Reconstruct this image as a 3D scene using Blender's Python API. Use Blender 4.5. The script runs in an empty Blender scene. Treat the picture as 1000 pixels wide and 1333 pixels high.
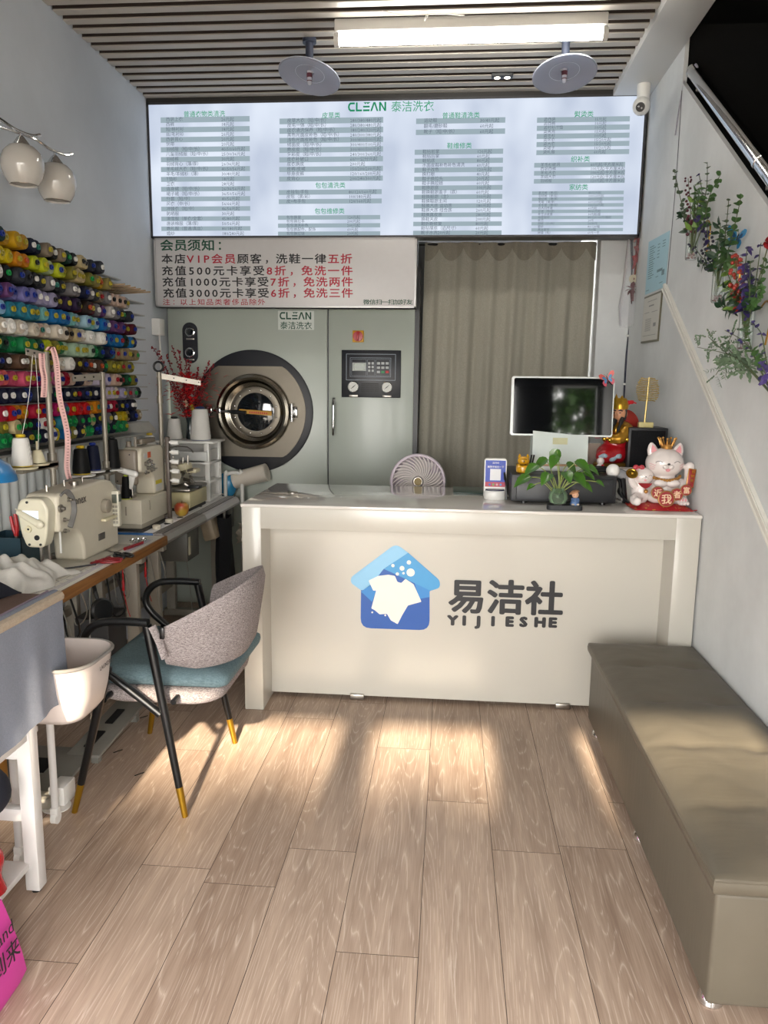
import bpy, bmesh, math, random
from math import sin, cos, pi, radians
from mathutils import Vector, Matrix, Euler, Quaternion

random.seed(7)
SC = bpy.context.scene
COL = SC.collection
V = Vector

# ------------------------------------------------------------------ camera
CAM_Z = 1.55
YAW, PITCH, ROLL = 0.083608, 0.165043, 0.0123
FD = V((-sin(YAW) * cos(PITCH), cos(YAW) * cos(PITCH), -sin(PITCH)))
_r0 = V((cos(YAW), sin(YAW), 0)); _u0 = _r0.cross(FD)
RT = _r0 * cos(ROLL) + _u0 * sin(ROLL)
UP = -_r0 * sin(ROLL) + _u0 * cos(ROLL)
cam_data = bpy.data.cameras.new('camera'); cam = bpy.data.objects.new('camera', cam_data); COL.objects.link(cam)
cam_data.sensor_fit = 'HORIZONTAL'; cam_data.sensor_width = 36; cam_data.lens = 36; cam_data.clip_start = 0.05
M = Matrix(((RT.x, UP.x, -FD.x, 0), (RT.y, UP.y, -FD.y, 0), (RT.z, UP.z, -FD.z, CAM_Z), (0, 0, 0, 1)))
cam.matrix_world = M
SC.camera = cam

# ------------------------------------------------------------------ light
SC.view_settings.view_transform = 'Standard'; SC.view_settings.look = 'None'
SC.view_settings.gamma = 1; SC.view_settings.use_curve_mapping = False
SC.view_settings.exposure = 0.0
SC.cycles.max_bounces = 8; SC.cycles.diffuse_bounces = 5; SC.cycles.sample_clamp_indirect = 6
SC.cycles.use_denoising = True
W = bpy.data.worlds.new('sky'); SC.world = W; W.use_nodes = True
bg = W.node_tree.nodes['Background']; bg.inputs[0].default_value = (1.0, 0.975, 0.94, 1); bg.inputs[1].default_value = 18.5
sun_d = bpy.data.lights.new('sun', 'SUN'); sun_d.energy = 19; sun_d.angle = radians(1.6); sun_d.color = (1.0, 0.86, 0.66)
sun = bpy.data.objects.new('sun', sun_d); COL.objects.link(sun)
SUN_DIR = V((-sin(radians(0.3)), cos(radians(0.3)), -0.58)).normalized()
sun.rotation_euler = SUN_DIR.to_track_quat('-Z', 'Y').to_euler(); sun.location = (2, -8, 8)
por_d = bpy.data.lights.new('door_daylight', 'AREA'); por_d.shape = 'RECTANGLE'; por_d.size = 2.82; por_d.size_y = 2.18
por = bpy.data.objects.new('door_daylight', por_d); COL.objects.link(por); por_d.cycles.is_portal = True
por.location = (-0.31, -0.295, 1.09); por.rotation_euler = V((0, 1, 0)).to_track_quat('-Z', 'Z').to_euler()

# ------------------------------------------------------------------ pixel ray helper (1000 x 1333 frame, f = 1000 px)
def A(px, py, ax, c):
    d = FD + RT * ((px - 500) / 1000) - UP * ((py - 666.5) / 1000)
    i = 'XYZ'.index(ax); o = V((0, 0, CAM_Z)); t = (c - o[i]) / d[i]
    return o + d * t

# ------------------------------------------------------------------ materials
def nt(name):
    m = bpy.data.materials.new(name); m.use_nodes = True
    t = m.node_tree; return m, t, t.nodes['Principled BSDF']
def N(t, kind, **kw):
    n = t.nodes.new(kind)
    for k, v in kw.items():
        if k in n.inputs: n.inputs[k].default_value = v
        else: setattr(n, k, v)
    return n
def L(t, a, b): t.links.new(a, b)
def rgba(c): return (c[0], c[1], c[2], 1)
def hexc(h):
    v = [int(h[i:i + 2], 16) / 255 for i in (0, 2, 4)]
    return tuple(x / 12.92 if x < .04045 else ((x + .055) / 1.055) ** 2.4 for x in v)
MATS = {}
def mat(name, col, rough=.5, metal=0., var=.06, scale=30, bump=0., bscale=200, trans=0., alpha=1., emit=None, es=0., sheen=0., coat=0., spec=.5):
    if name in MATS: return MATS[name]
    if isinstance(col, str): col = hexc(col)
    m, t, b = nt(name)
    tc = N(t, 'ShaderNodeTexCoord')
    nz = N(t, 'ShaderNodeTexNoise', Scale=scale, Detail=3.0); L(t, tc.outputs['Object'], nz.inputs['Vector'])
    mx = N(t, 'ShaderNodeMix', data_type='RGBA')
    mx.inputs[6].default_value = rgba([x * (1 - var) for x in col]); mx.inputs[7].default_value = rgba([min(1, x * (1 + var)) for x in col])
    L(t, nz.outputs['Fac'], mx.inputs[0]); L(t, mx.outputs[2], b.inputs['Base Color'])
    b.inputs['Roughness'].default_value = rough; b.inputs['Metallic'].default_value = metal
    b.inputs['Specular IOR Level'].default_value = spec
    if trans: b.inputs['Transmission Weight'].default_value = trans
    if alpha < 1: b.inputs['Alpha'].default_value = alpha
    if sheen: b.inputs['Sheen Weight'].default_value = sheen
    if coat: b.inputs['Coat Weight'].default_value = coat; b.inputs['Coat Roughness'].default_value = .05
    if emit: b.inputs['Emission Color'].default_value = rgba(emit); b.inputs['Emission Strength'].default_value = es
    if bump:
        n2 = N(t, 'ShaderNodeTexNoise', Scale=bscale, Detail=4.0); L(t, tc.outputs['Object'], n2.inputs['Vector'])
        bp = N(t, 'ShaderNodeBump', Strength=bump, Distance=.002); L(t, n2.outputs['Fac'], bp.inputs['Height']); L(t, bp.outputs[0], b.inputs['Normal'])
    MATS[name] = m; return m
def emis(name, col, s):
    if name in MATS: return MATS[name]
    m, t, b = nt(name); t.nodes.remove(b)
    e = N(t, 'ShaderNodeEmission'); e.inputs[0].default_value = rgba(hexc(col) if isinstance(col, str) else col); e.inputs[1].default_value = s
    L(t, e.outputs[0], t.nodes['Material Output'].inputs[0]); MATS[name] = m; return m
def fabric(name, c1, c2, scale=400, rough=.9, bump=.5, stretch=(1, 1, 1), amp=1.0, dirs=((1, 9, 1), (9, 1, 9))):
    """woven cloth: two crossed stretched noises"""
    if name in MATS: return MATS[name]
    m, t, b = nt(name); tc = N(t, 'ShaderNodeTexCoord'); outs = []
    for s in dirs:
        mp = N(t, 'ShaderNodeMapping'); mp.inputs['Scale'].default_value = [a * q for a, q in zip(s, stretch)]
        n = N(t, 'ShaderNodeTexNoise', Scale=scale / 9, Detail=2.0); L(t, tc.outputs['Object'], mp.inputs[0]); L(t, mp.outputs[0], n.inputs['Vector']); outs.append(n.outputs['Fac'])
    ad = N(t, 'ShaderNodeMath', operation='ADD'); L(t, outs[0], ad.inputs[0]); L(t, outs[1], ad.inputs[1])
    mr = N(t, 'ShaderNodeMapRange'); mr.inputs[1].default_value = 1 - .28 / amp; mr.inputs[2].default_value = 1 + .28 / amp; L(t, ad.outputs[0], mr.inputs[0])
    mx = N(t, 'ShaderNodeMix', data_type='RGBA'); mx.inputs[6].default_value = rgba(hexc(c1)); mx.inputs[7].default_value = rgba(hexc(c2))
    L(t, mr.outputs[0], mx.inputs[0]); L(t, mx.outputs[2], b.inputs['Base Color']); b.inputs['Roughness'].default_value = rough
    b.inputs['Specular IOR Level'].default_value = .2
    bp = N(t, 'ShaderNodeBump', Strength=bump, Distance=.001); L(t, mr.outputs[0], bp.inputs['Height']); L(t, bp.outputs[0], b.inputs['Normal'])
    MATS[name] = m; return m
def clear(name, tint=(1, 1, 1), gloss=.12, rough=.02, body=0.):
    """thin clear plastic / glass: mostly see-through with a gloss coat"""
    if name in MATS: return MATS[name]
    m, t, b = nt(name)
    b.inputs['Base Color'].default_value = rgba(tint); b.inputs['Roughness'].default_value = rough
    tr = N(t, 'ShaderNodeBsdfTransparent'); tr.inputs[0].default_value = rgba(tint)
    fr = N(t, 'ShaderNodeFresnel', IOR=1.45); ad = N(t, 'ShaderNodeMath', operation='ADD'); ad.inputs[1].default_value = gloss + body; L(t, fr.outputs[0], ad.inputs[0])
    mx = N(t, 'ShaderNodeMixShader'); L(t, ad.outputs[0], mx.inputs[0]); L(t, tr.outputs[0], mx.inputs[1]); L(t, b.outputs[0], mx.inputs[2])
    L(t, mx.outputs[0], t.nodes['Material Output'].inputs[0]); MATS[name] = m; return m

# ------------------------------------------------------------------ mesh builder
_TXT = {}
def text_data(body, bold=0., res=2):
    k = (body, bold, res)
    if k not in _TXT:
        c = bpy.data.curves.new('t', 'FONT'); c.body = body; c.resolution_u = res; c.offset = bold; c.fill_mode = 'FRONT'
        o = bpy.data.objects.new('t', c); COL.objects.link(o)
        dg = bpy.context.evaluated_depsgraph_get(); dg.update()
        m = bpy.data.meshes.new_from_object(o.evaluated_get(dg))
        vs = [v.co.copy() for v in m.vertices]; fs = [tuple(p.vertices) for p in m.polygons]
        bpy.data.objects.remove(o); bpy.data.curves.remove(c); bpy.data.meshes.remove(m)
        _TXT[k] = (vs, fs)
    return _TXT[k]
def catmull(pts, n=6, closed=False):
    P = [V(p) for p in pts]; out = []; m = len(P)
    rng = range(m if closed else m - 1)
    for i in rng:
        g = lambda k: P[k % m] if closed else P[max(0, min(m - 1, k))]
        a, b, c, d = g(i - 1), g(i), g(i + 1), g(i + 2)
        for j in range(n):
            t = j / n
            out.append(.5 * ((2 * b) + (c - a) * t + (2 * a - 5 * b + 4 * c - d) * t * t + (3 * b - a - 3 * c + d) * t ** 3))
    if not closed: out.append(P[-1])
    return out
class MB:
    def __init__(s): s.bm = bmesh.new()
    def add(s, vs, fs, mtx=None):
        nv = [s.bm.verts.new(mtx @ V(v) if mtx else V(v)) for v in vs]
        for f in fs:
            try: s.bm.faces.new([nv[i] for i in f])
            except ValueError: pass
        return nv
    def box(s, lo, hi, bev=0., rot=None, seg=2, piv=None):
        lo, hi = V(lo), V(hi); lo, hi = V([min(a, b) for a, b in zip(lo, hi)]), V([max(a, b) for a, b in zip(lo, hi)])
        c = (lo + hi) / 2; b2 = bmesh.new(); bmesh.ops.create_cube(b2, size=1)
        for v in b2.verts: v.co = V([v.co[i] * (hi - lo)[i] for i in range(3)])
        if bev: bmesh.ops.bevel(b2, geom=list(b2.edges), offset=min(bev, min(hi - lo) * .49), segments=seg, affect='EDGES', profile=.5)
        R = rot.to_matrix().to_4x4() if isinstance(rot, Euler) else (rot.to_4x4() if rot else Matrix())
        piv = V(piv) if piv is not None else c
        mt = Matrix.Translation(piv) @ R @ Matrix.Translation(c - piv)
        b2.verts.index_update()
        s.add([v.co.copy() for v in b2.verts], [[v.index for v in f.verts] for f in b2.faces], mt); b2.free(); return s
    def ring(s, c, x, y, r, n, r2=None):
        r2 = r if r2 is None else r2
        return [s.bm.verts.new(c + x * (r * cos(2 * pi * i / n)) + y * (r2 * sin(2 * pi * i / n))) for i in range(n)]
    def bridge(s, a, b):
        n = len(a)
        for i in range(n):
            try: s.bm.faces.new((a[i], a[(i + 1) % n], b[(i + 1) % n], b[i]))
            except ValueError: pass
    def cap(s, a, flip=False):
        try: s.bm.faces.new(list(reversed(a)) if flip else a)
        except ValueError: pass
    def tube(s, pts, r, n=10, smooth=0, closed=False, flat=1.):
        P = [V(p) for p in pts]
        if smooth: P = catmull(P, smooth, closed)
        m = len(P); rr = r if isinstance(r, (list, tuple)) else [r, r]
        rad = lambda i: (rr[0] + (rr[-1] - rr[0]) * i / max(1, m - 1)) if len(rr) == 2 else rr[min(len(rr) - 1, int(i * len(rr) / m))]
        rings = []; up = None
        for i in range(m):
            d = (P[(i + 1) % m] - P[i - 1]) if closed else (P[min(i + 1, m - 1)] - P[max(i - 1, 0)])
            if d.length < 1e-9: d = V((0, 0, 1))
            d.normalize()
            if up is None: up = d.orthogonal().normalized()
            up = (up - d * up.dot(d)); up = up.normalized() if up.length > 1e-6 else d.orthogonal().normalized()
            rings.append(s.ring(P[i], up, d.cross(up), rad(i), n, rad(i) * flat))
        for i in range(m - 1): s.bridge(rings[i], rings[i + 1])
        if closed: s.bridge(rings[-1], rings[0])
        else: s.cap(rings[0], True); s.cap(rings[-1])
        return s
    def cyl(s, a, b, r, r2=None, n=20): return s.tube([a, b], [r, r if r2 is None else r2], n)
    def lathe(s, prof, o=(0, 0, 0), axis=(0, 0, 1), n=24, sq=1., xd=None, loop=False):
        """prof: (radius, height) pairs along the axis"""
        a = V(axis).normalized(); x = V(xd).normalized() if xd else a.orthogonal().normalized(); y = a.cross(x); o = V(o); prev = None
        for r, h in prof:
            c = o + a * h
            cur = s.ring(c, x, y, max(r, 1e-5), n, max(r, 1e-5) * sq)
            if prev: s.bridge(prev, cur)
            else: first = cur
            prev = cur
        if loop: s.bridge(prev, first)
        else: s.cap(first, True); s.cap(prev)
        return s
    def prism(s, poly, vec):
        P = [V(p) for p in poly]; vec = V(vec)
        a = [s.bm.verts.new(p) for p in P]; b = [s.bm.verts.new(p + vec) for p in P]
        n = len(P); nor = V((0, 0, 0))
        for i in range(n): nor += P[i].cross(P[(i + 1) % n])
        fl = nor.dot(vec) > 0
        s.cap(a, fl); s.cap(b, not fl)
        for i in range(n):
            q = (a[i], a[(i + 1) % n], b[(i + 1) % n], b[i])
            s.bm.faces.new(q if fl else tuple(reversed(q)))
        return s
    def ell(s, c, r, n=16, m=10, rot=None):
        r = V((r, r, r)) if not hasattr(r, '__len__') else V(r); R = rot.to_matrix() if rot else Matrix.Identity(3); c = V(c)
        vs = [V((0, 0, 1))]; fs = []
        for j in range(1, m):
            for i in range(n):
                th = pi * j / m; ph = 2 * pi * i / n; vs.append(V((sin(th) * cos(ph), sin(th) * sin(ph), cos(th))))
        vs.append(V((0, 0, -1)))
        for i in range(n):
            fs.append((0, 1 + i, 1 + (i + 1) % n)); fs.append((len(vs) - 1, 1 + (m - 2) * n + (i + 1) % n, 1 + (m - 2) * n + i))
            for j in range(m - 2): fs.append((1 + j * n + i, 1 + (j + 1) * n + i, 1 + (j + 1) * n + (i + 1) % n, 1 + j * n + (i + 1) % n))
        s.add([c + R @ V([a * b for a, b in zip(v, r)]) for v in vs], fs); return s
    def grid(s, rows, thick=0., closed_u=False):
        """rows of points; thick > 0 gives the sheet a back"""
        R = [[V(p) for p in r] for r in rows]; h, w = len(R), len(R[0])
        f = [[s.bm.verts.new(p) for p in r] for r in R]
        def faces(g, fl):
            for i in range(h - 1):
                for j in range(w if closed_u else w - 1):
                    q = (g[i][j], g[i][(j + 1) % w], g[i + 1][(j + 1) % w], g[i + 1][j]); s.bm.faces.new(tuple(reversed(q)) if fl else q)
        faces(f, False)
        if thick:
            b = []
            for i in range(h):
                row = []
                for j in range(w):
                    du = R[i][min(j + 1, w - 1)] - R[i][max(j - 1, 0)]; dv = R[min(i + 1, h - 1)][j] - R[max(i - 1, 0)][j]
                    nn = du.cross(dv); nn = nn.normalized() if nn.length > 1e-9 else V((0, 0, 1)); row.append(s.bm.verts.new(R[i][j] - nn * thick))
                b.append(row)
            faces(b, True)
            edge = [(0, j) for j in range(w)] + [(i, w - 1) for i in range(1, h)] + [(h - 1, j) for j in range(w - 2, -1, -1)] + [(i, 0) for i in range(h - 2, 0, -1)]
            for k in range(len(edge)):
                i, j = edge[k]; i2, j2 = edge[(k + 1) % len(edge)]
                try: s.bm.faces.new((f[i2][j2], f[i][j], b[i][j], b[i2][j2]))
                except ValueError: pass
        return s
    def text(s, body, o, size, xd=(1, 0, 0), yd=(0, 0, 1), align='L', bold=0., sx=1., res=2, shear=0.):
        vs, fs = text_data(body, 0., res)
        if not vs: return s
        if bold:
            k = bold * size * .75; X_, Y_ = V(xd).normalized(), V(yd).normalized(); dn = X_.cross(Y_) * .00002
            for i, (a, b) in enumerate(((1, 0), (-1, 0), (0, .8), (0, -.8), (.7, .6), (-.7, -.6), (.7, -.6), (-.7, .6))): s.text(body, V(o) + X_ * (k * a) + Y_ * (k * b) + dn * (i + 1), size, xd, yd, align, 0., sx, res, shear)
        xs = [v.x for v in vs]; w = max(xs); off = {'L': 0, 'C': w / 2, 'R': w}[align]
        xd, yd, o = V(xd).normalized(), V(yd).normalized(), V(o)
        s.add([o + xd * ((v.x - off + shear * v.y) * size * sx) + yd * (v.y * size) for v in vs], fs); return s
    def leaf(s, p, d, ln, w, up=(0, 0, 1), droop=.2):
        p, d = V(p), V(d).normalized(); sd = d.cross(V(up)); sd = sd.normalized() if sd.length > 1e-4 else d.orthogonal().normalized(); u = sd.cross(d)
        pts = []
        for t, ww in ((0, .08), (.25, .8), (.5, 1.), (.78, .62), (1, .02)):
            c = p + d * (ln * t) - u * (droop * ln * t * t); pts.append([c - sd * (w * ww / 2) + u * (w * .12 * ww), c - u * 0, c + sd * (w * ww / 2) + u * (w * .12 * ww)])
        s.grid(pts); return s

ORG = {}
def finish(name, mb, material, org, ang=35, smooth=True):
    me = bpy.data.meshes.new(name)
    bmesh.ops.recalc_face_normals(mb.bm, faces=mb.bm.faces[:]) if len(mb.bm.faces) < 20000 else None
    mb.bm.to_mesh(me); mb.bm.free()
    me.transform(Matrix.Translation(-org))
    for mm in (material if isinstance(material, (list, tuple)) else [material]): me.materials.append(mm)
    if smooth:
        me.shade_smooth(); me.set_sharp_from_angle(angle=radians(ang))
    o = bpy.data.objects.new(name, me); COL.objects.link(o); return o
def tag(o, label=None, cat=None, group=None, kind=None):
    if label: o['label'] = label
    if cat: o['category'] = cat
    if group: o['group'] = group
    if kind: o['kind'] = kind
    return o
def thing(name, label, cat, loc, group=None):
    o = bpy.data.objects.new(name, None); COL.objects.link(o); o.location = loc; o.empty_display_size = .05
    ORG[o.name] = V(loc); return tag(o, label, cat, group)
def part(name, mb, material, parent, ang=35, smooth=True, label=None, kind=None):
    org = ORG[parent.name]; o = finish(name, mb, material, org, ang, smooth); o.parent = parent; ORG[o.name] = org
    return tag(o, label, None, None, kind)
def solo(name, mb, material, label=None, cat=None, group=None, kind=None, ang=35, smooth=True):
    vs = [v.co for v in mb.bm.verts]
    lo = [min(v[i] for v in vs) for i in range(3)]; hi = [max(v[i] for v in vs) for i in range(3)]
    org = V(((lo[0] + hi[0]) / 2, (lo[1] + hi[1]) / 2, lo[2])); o = finish(name, mb, material, org, ang, smooth); o.location = org; ORG[o.name] = org
    return tag(o, label, cat, group, kind)
def dup(root, loc, label=None, group=None, recolor=None):
    r = root.copy(); COL.objects.link(r); r.location = loc; ORG[r.name] = V(loc)
    if label: r['label'] = label
    if group: r['group'] = group
    kids = []
    for ch in list(root.children):
        c = ch.copy(); COL.objects.link(c); c.parent = r; kids.append(c)
        for g in list(ch.children):
            d = g.copy(); COL.objects.link(d); d.parent = c; kids.append(d)
    return r, kids

# shared materials
WHITE = mat('white_paint', 'd9d8d4', .55, var=.03, scale=6, bump=.15, bscale=60)
PLASTIC_W = mat('white_plastic', 'e6e4df', .35, var=.02)
STEEL = mat('brushed_steel', 'a09a92', .34, 1., var=.08, scale=12)
CHROME = mat('chrome', 'd8d8d8', .08, 1., var=.02)
BLACK = mat('black_plastic', '101113', .4, var=.1)
BLACKM = mat('black_metal', '08090b', .28, var=.1)
CREAM = mat('machine_cream', 'cdc5b2', .38, var=.04)
CREAM_D = mat('machine_taupe', '7d7264', .42, var=.05)
IVORY = mat('ivory_plastic', 'd8cfae', .4, var=.04)
GOLD = mat('gold', 'c89a3c', .25, 1., var=.1)
BRASS = mat('brass', 'b08a40', .3, 1., var=.06)
RED = mat('red_paint', 'b3121c', .35, var=.08)
# ================================================================== SETTING
XL, XR, CEIL = -1.92, 1.12, 3.33

def floor_mat():
    m, t, b = nt('laminate_planks')
    tc = N(t, 'ShaderNodeTexCoord'); sp = N(t, 'ShaderNodeSeparateXYZ'); L(t, tc.outputs['Object'], sp.inputs[0])
    def MA(op, a, c=None, d=None):
        n = N(t, 'ShaderNodeMath', operation=op)
        for i, q in enumerate((a, c, d)):
            if q is None: continue
            if isinstance(q, (int, float)): n.inputs[i].default_value = q
            else: L(t, q, n.inputs[i])
        return n.outputs[0]
    xw = MA('DIVIDE', MA('ADD', sp.outputs[0], 0.732), .228)
    row = MA('FLOOR', xw); fx = MA('FRACT', xw)
    wn = N(t, 'ShaderNodeTexWhiteNoise', noise_dimensions='1D'); L(t, row, wn.inputs['W'])
    yw = MA('ADD', MA('DIVIDE', sp.outputs[1], 1.22), MA('MULTIPLY', wn.outputs['Value'], 7.3))
    seg = MA('FLOOR', yw); fy = MA('FRACT', yw)
    cb = N(t, 'ShaderNodeCombineXYZ'); L(t, row, cb.inputs[0]); L(t, seg, cb.inputs[1])
    w2 = N(t, 'ShaderNodeTexWhiteNoise', noise_dimensions='2D'); L(t, cb.outputs[0], w2.inputs['Vector'])
    # grain space: stretched along the plank, shifted per plank
    c2 = N(t, 'ShaderNodeCombineXYZ')
    L(t, MA('ADD', MA('MULTIPLY', sp.outputs[0], 9.), MA('MULTIPLY', w2.outputs['Value'], 37.)), c2.inputs[0])
    L(t, MA('ADD', MA('MULTIPLY', sp.outputs[1], .75), MA('MULTIPLY', w2.outputs['Value'], 91.)), c2.inputs[1])
    n1 = N(t, 'ShaderNodeTexNoise', Scale=.85, Detail=1.5, Roughness=.45); L(t, c2.outputs[0], n1.inputs['Vector'])
    ringv = MA('FRACT', MA('MULTIPLY', n1.outputs['Fac'], 26.))
    ring = MA('POWER', MA('ABSOLUTE', MA('SUBTRACT', MA('MULTIPLY', ringv, 2.), 1.)), 7.)
    c3 = N(t, 'ShaderNodeCombineXYZ'); L(t, MA('MULTIPLY', sp.outputs[0], 260.), c3.inputs[0]); L(t, MA('MULTIPLY', sp.outputs[1], 9.), c3.inputs[1]); L(t, MA('MULTIPLY', w2.outputs['Value'], 50.), c3.inputs[2])
    n2 = N(t, 'ShaderNodeTexNoise', Scale=1., Detail=3.); L(t, c3.outputs[0], n2.inputs['Vector'])
    n3 = N(t, 'ShaderNodeTexNoise', Scale=2.2, Detail=2.); L(t, c2.outputs[0], n3.inputs['Vector'])
    cr = N(t, 'ShaderNodeValToRGB'); e = cr.color_ramp.elements
    e[0].position = .25; e[0].color = rgba(hexc('8c7565')); e[1].position = .8; e[1].color = rgba(hexc('c4ae9b'))
    tone = MA('ADD', MA('MULTIPLY', n3.outputs['Fac'], .55), MA('ADD', MA('MULTIPLY', n2.outputs['Fac'], .45), MA('MULTIPLY', MA('SUBTRACT', w2.outputs['Value'], .5), .16)))
    L(t, tone, cr.inputs[0])
    line = MA('MULTIPLY', MA('MULTIPLY', ring, MA('GREATER_THAN', n2.outputs['Fac'], .46)), .42)
    mx = N(t, 'ShaderNodeMix', data_type='RGBA'); L(t, line, mx.inputs[0]); L(t, cr.outputs[0], mx.inputs[6]); mx.inputs[7].default_value = rgba(hexc('e4d5c6'))
    sx = MA('MULTIPLY', MA('MINIMUM', fx, MA('SUBTRACT', 1., fx)), .228); sy = MA('MULTIPLY', MA('MINIMUM', fy, MA('SUBTRACT', 1., fy)), 1.22)
    seam = MA('LESS_THAN', MA('MINIMUM', sx, sy), .0011)
    m2 = N(t, 'ShaderNodeMix', data_type='RGBA'); L(t, seam, m2.inputs[0]); L(t, mx.outputs[2], m2.inputs[6]); m2.inputs[7].default_value = rgba(hexc('46352a'))
    L(t, m2.outputs[2], b.inputs['Base Color'])
    L(t, MA('ADD', MA('MULTIPLY', n2.outputs['Fac'], .16), .33), b.inputs['Roughness']); b.inputs['Specular IOR Level'].default_value = .35
    bp = N(t, 'ShaderNodeBump', Strength=.12, Distance=.001); L(t, MA('SUBTRACT', n2.outputs['Fac'], MA('MULTIPLY', seam, 3.)), bp.inputs['Height']); L(t, bp.outputs[0], b.inputs['Normal'])
    return m

def wall_mat(name, col, stain=.05):
    m, t, b = nt(name); tc = N(t, 'ShaderNodeTexCoord')
    n = N(t, 'ShaderNodeTexNoise', Scale=1.6, Detail=5.0, Roughness=.6); L(t, tc.outputs['Object'], n.inputs['Vector'])
    c = hexc(col); mx = N(t, 'ShaderNodeMix', data_type='RGBA'); mx.inputs[6].default_value = rgba([x * (1 - stain * 1.6) for x in c]); mx.inputs[7].default_value = rgba([x * (1 + stain * .6) for x in c])
    mr = N(t, 'ShaderNodeMapRange'); mr.inputs[1].default_value = .35; mr.inputs[2].default_value = .65; L(t, n.outputs['Fac'], mr.inputs[0]); L(t, mr.outputs[0], mx.inputs[0])
    L(t, mx.outputs[2], b.inputs['Base Color']); b.inputs['Roughness'].default_value = .75; b.inputs['Specular IOR Level'].default_value = .25
    n2 = N(t, 'ShaderNodeTexNoise', Scale=45., Detail=4.0); L(t, tc.outputs['Object'], n2.inputs['Vector'])
    bp = N(t, 'ShaderNodeBump', Strength=.18, Distance=.003); L(t, n2.outputs['Fac'], bp.inputs['Height']); L(t, bp.outputs[0], b.inputs['Normal'])
    return m
WALL = wall_mat('wall_paint', 'd2d7dd'); WALL_R = wall_mat('wall_paint_worn', 'd8dada', .08)
VOID = mat('unlit_black', (.004, .004, .005), .6, var=.2)  # darkness of the unlit stairwell and recess put into the colour

solo('floor', MB().box((XL - .1, -.45, -.06), (2.3, 6.1, 0)), floor_mat(), kind='structure')
bpy.data.objects['floor'].data.transform(Matrix.Translation(bpy.data.objects['floor'].location)); bpy.data.objects['floor'].location = (0, 0, 0)
solo('pavement', MB().box((-12, -16, -.12), (12, -.45, -.04)), mat('paving_grey', '8d8a84', .8, var=.12, scale=3), kind='structure')
solo('wall_left', MB().box((XL - .1, -.45, 0), (XL, 6.1, 3.42)), WALL, kind='structure')
wr = MB().prism([(XR, y, z) for y, z in ((-.45, 0), (5.35, 0), (5.35, 3.42), (4.27, 3.42), (4.27, 3.06), (1.3, 1.02), (1.3, 3.42), (-.45, 3.42))], (.02, 0, 0))
solo('wall_right', wr, WALL_R, kind='structure')
# dark stairwell behind the sloping wall
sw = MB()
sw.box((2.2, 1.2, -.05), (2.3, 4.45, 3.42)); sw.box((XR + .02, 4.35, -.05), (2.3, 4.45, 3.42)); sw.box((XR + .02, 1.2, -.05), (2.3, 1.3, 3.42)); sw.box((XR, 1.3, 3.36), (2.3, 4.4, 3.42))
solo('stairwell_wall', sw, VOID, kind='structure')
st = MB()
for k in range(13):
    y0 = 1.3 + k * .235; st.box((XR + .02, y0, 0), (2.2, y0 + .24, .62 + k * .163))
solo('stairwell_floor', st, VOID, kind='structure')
solo('wall_back', MB().box((XL - .1, 6.0, 0), (2.3, 6.1, 3.42)), mat('dark_back_room', '24262a', .8), kind='structure')
lin = MB().box((XL, 5.2, 2.49), (XR, 5.32, 3.42))
lin.box((.925, 5.17, 0), (XR, 6.0, 2.6))
solo('wall_back_room', lin, WALL_R, kind='structure')
solo('wall_back_room_side', MB().box((-.24, 5.36, 0), (-.18, 6.0, 2.49)), VOID, kind='structure')
bpy.data.objects['wall_back_room'].name = 'wall_back_front'
bpy.data.objects['wall_back_room_side'].name = 'recess_wall'

# shop front behind the camera
wf = MB(); wf.box((XL - .1, -.45, 0), (-1.72, -.30, 3.42)); wf.box((1.1, -.45, 0), (2.3, -.30, 3.42)); wf.box((-1.72, -.45, 2.18), (1.1, -.30, 3.42))
solo('wall_front', wf, mat('shopfront_dark', '2a2c30', .5), kind='structure')
fm = MB()
for x, w in ((-1.69, .06), (-.36, .16), (.43, .40), (1.08, .04)): fm.box((x - w / 2, -.43, 0), (x + w / 2, -.34, 2.18))  # unseen frame; middle bars added and widened to shade the floor
solo('window_shade_frame_1', fm, mat('shopfront_frame', '1d1f22', .4), kind='structure')

# ceiling: backing board, slat battens, white soffit on the right
ceil = solo('ceiling', MB().box((XL, -.45, 3.375), (XR, 5.2, 3.41)), mat('ceiling_backing', '1d1815', .7, var=.15, scale=8), kind='structure')
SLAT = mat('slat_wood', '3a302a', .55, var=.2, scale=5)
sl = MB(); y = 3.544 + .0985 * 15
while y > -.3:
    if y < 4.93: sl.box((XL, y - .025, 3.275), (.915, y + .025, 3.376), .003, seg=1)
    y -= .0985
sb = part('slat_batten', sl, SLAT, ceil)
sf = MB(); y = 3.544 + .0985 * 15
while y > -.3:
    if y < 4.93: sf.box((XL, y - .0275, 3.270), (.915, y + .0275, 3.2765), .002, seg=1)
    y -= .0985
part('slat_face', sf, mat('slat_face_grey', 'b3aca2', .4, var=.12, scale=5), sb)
solo('trim_1', MB().box((.905, -.45, 3.235), (XR, 5.2, 3.375), .004), WHITE, kind='structure')

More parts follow.
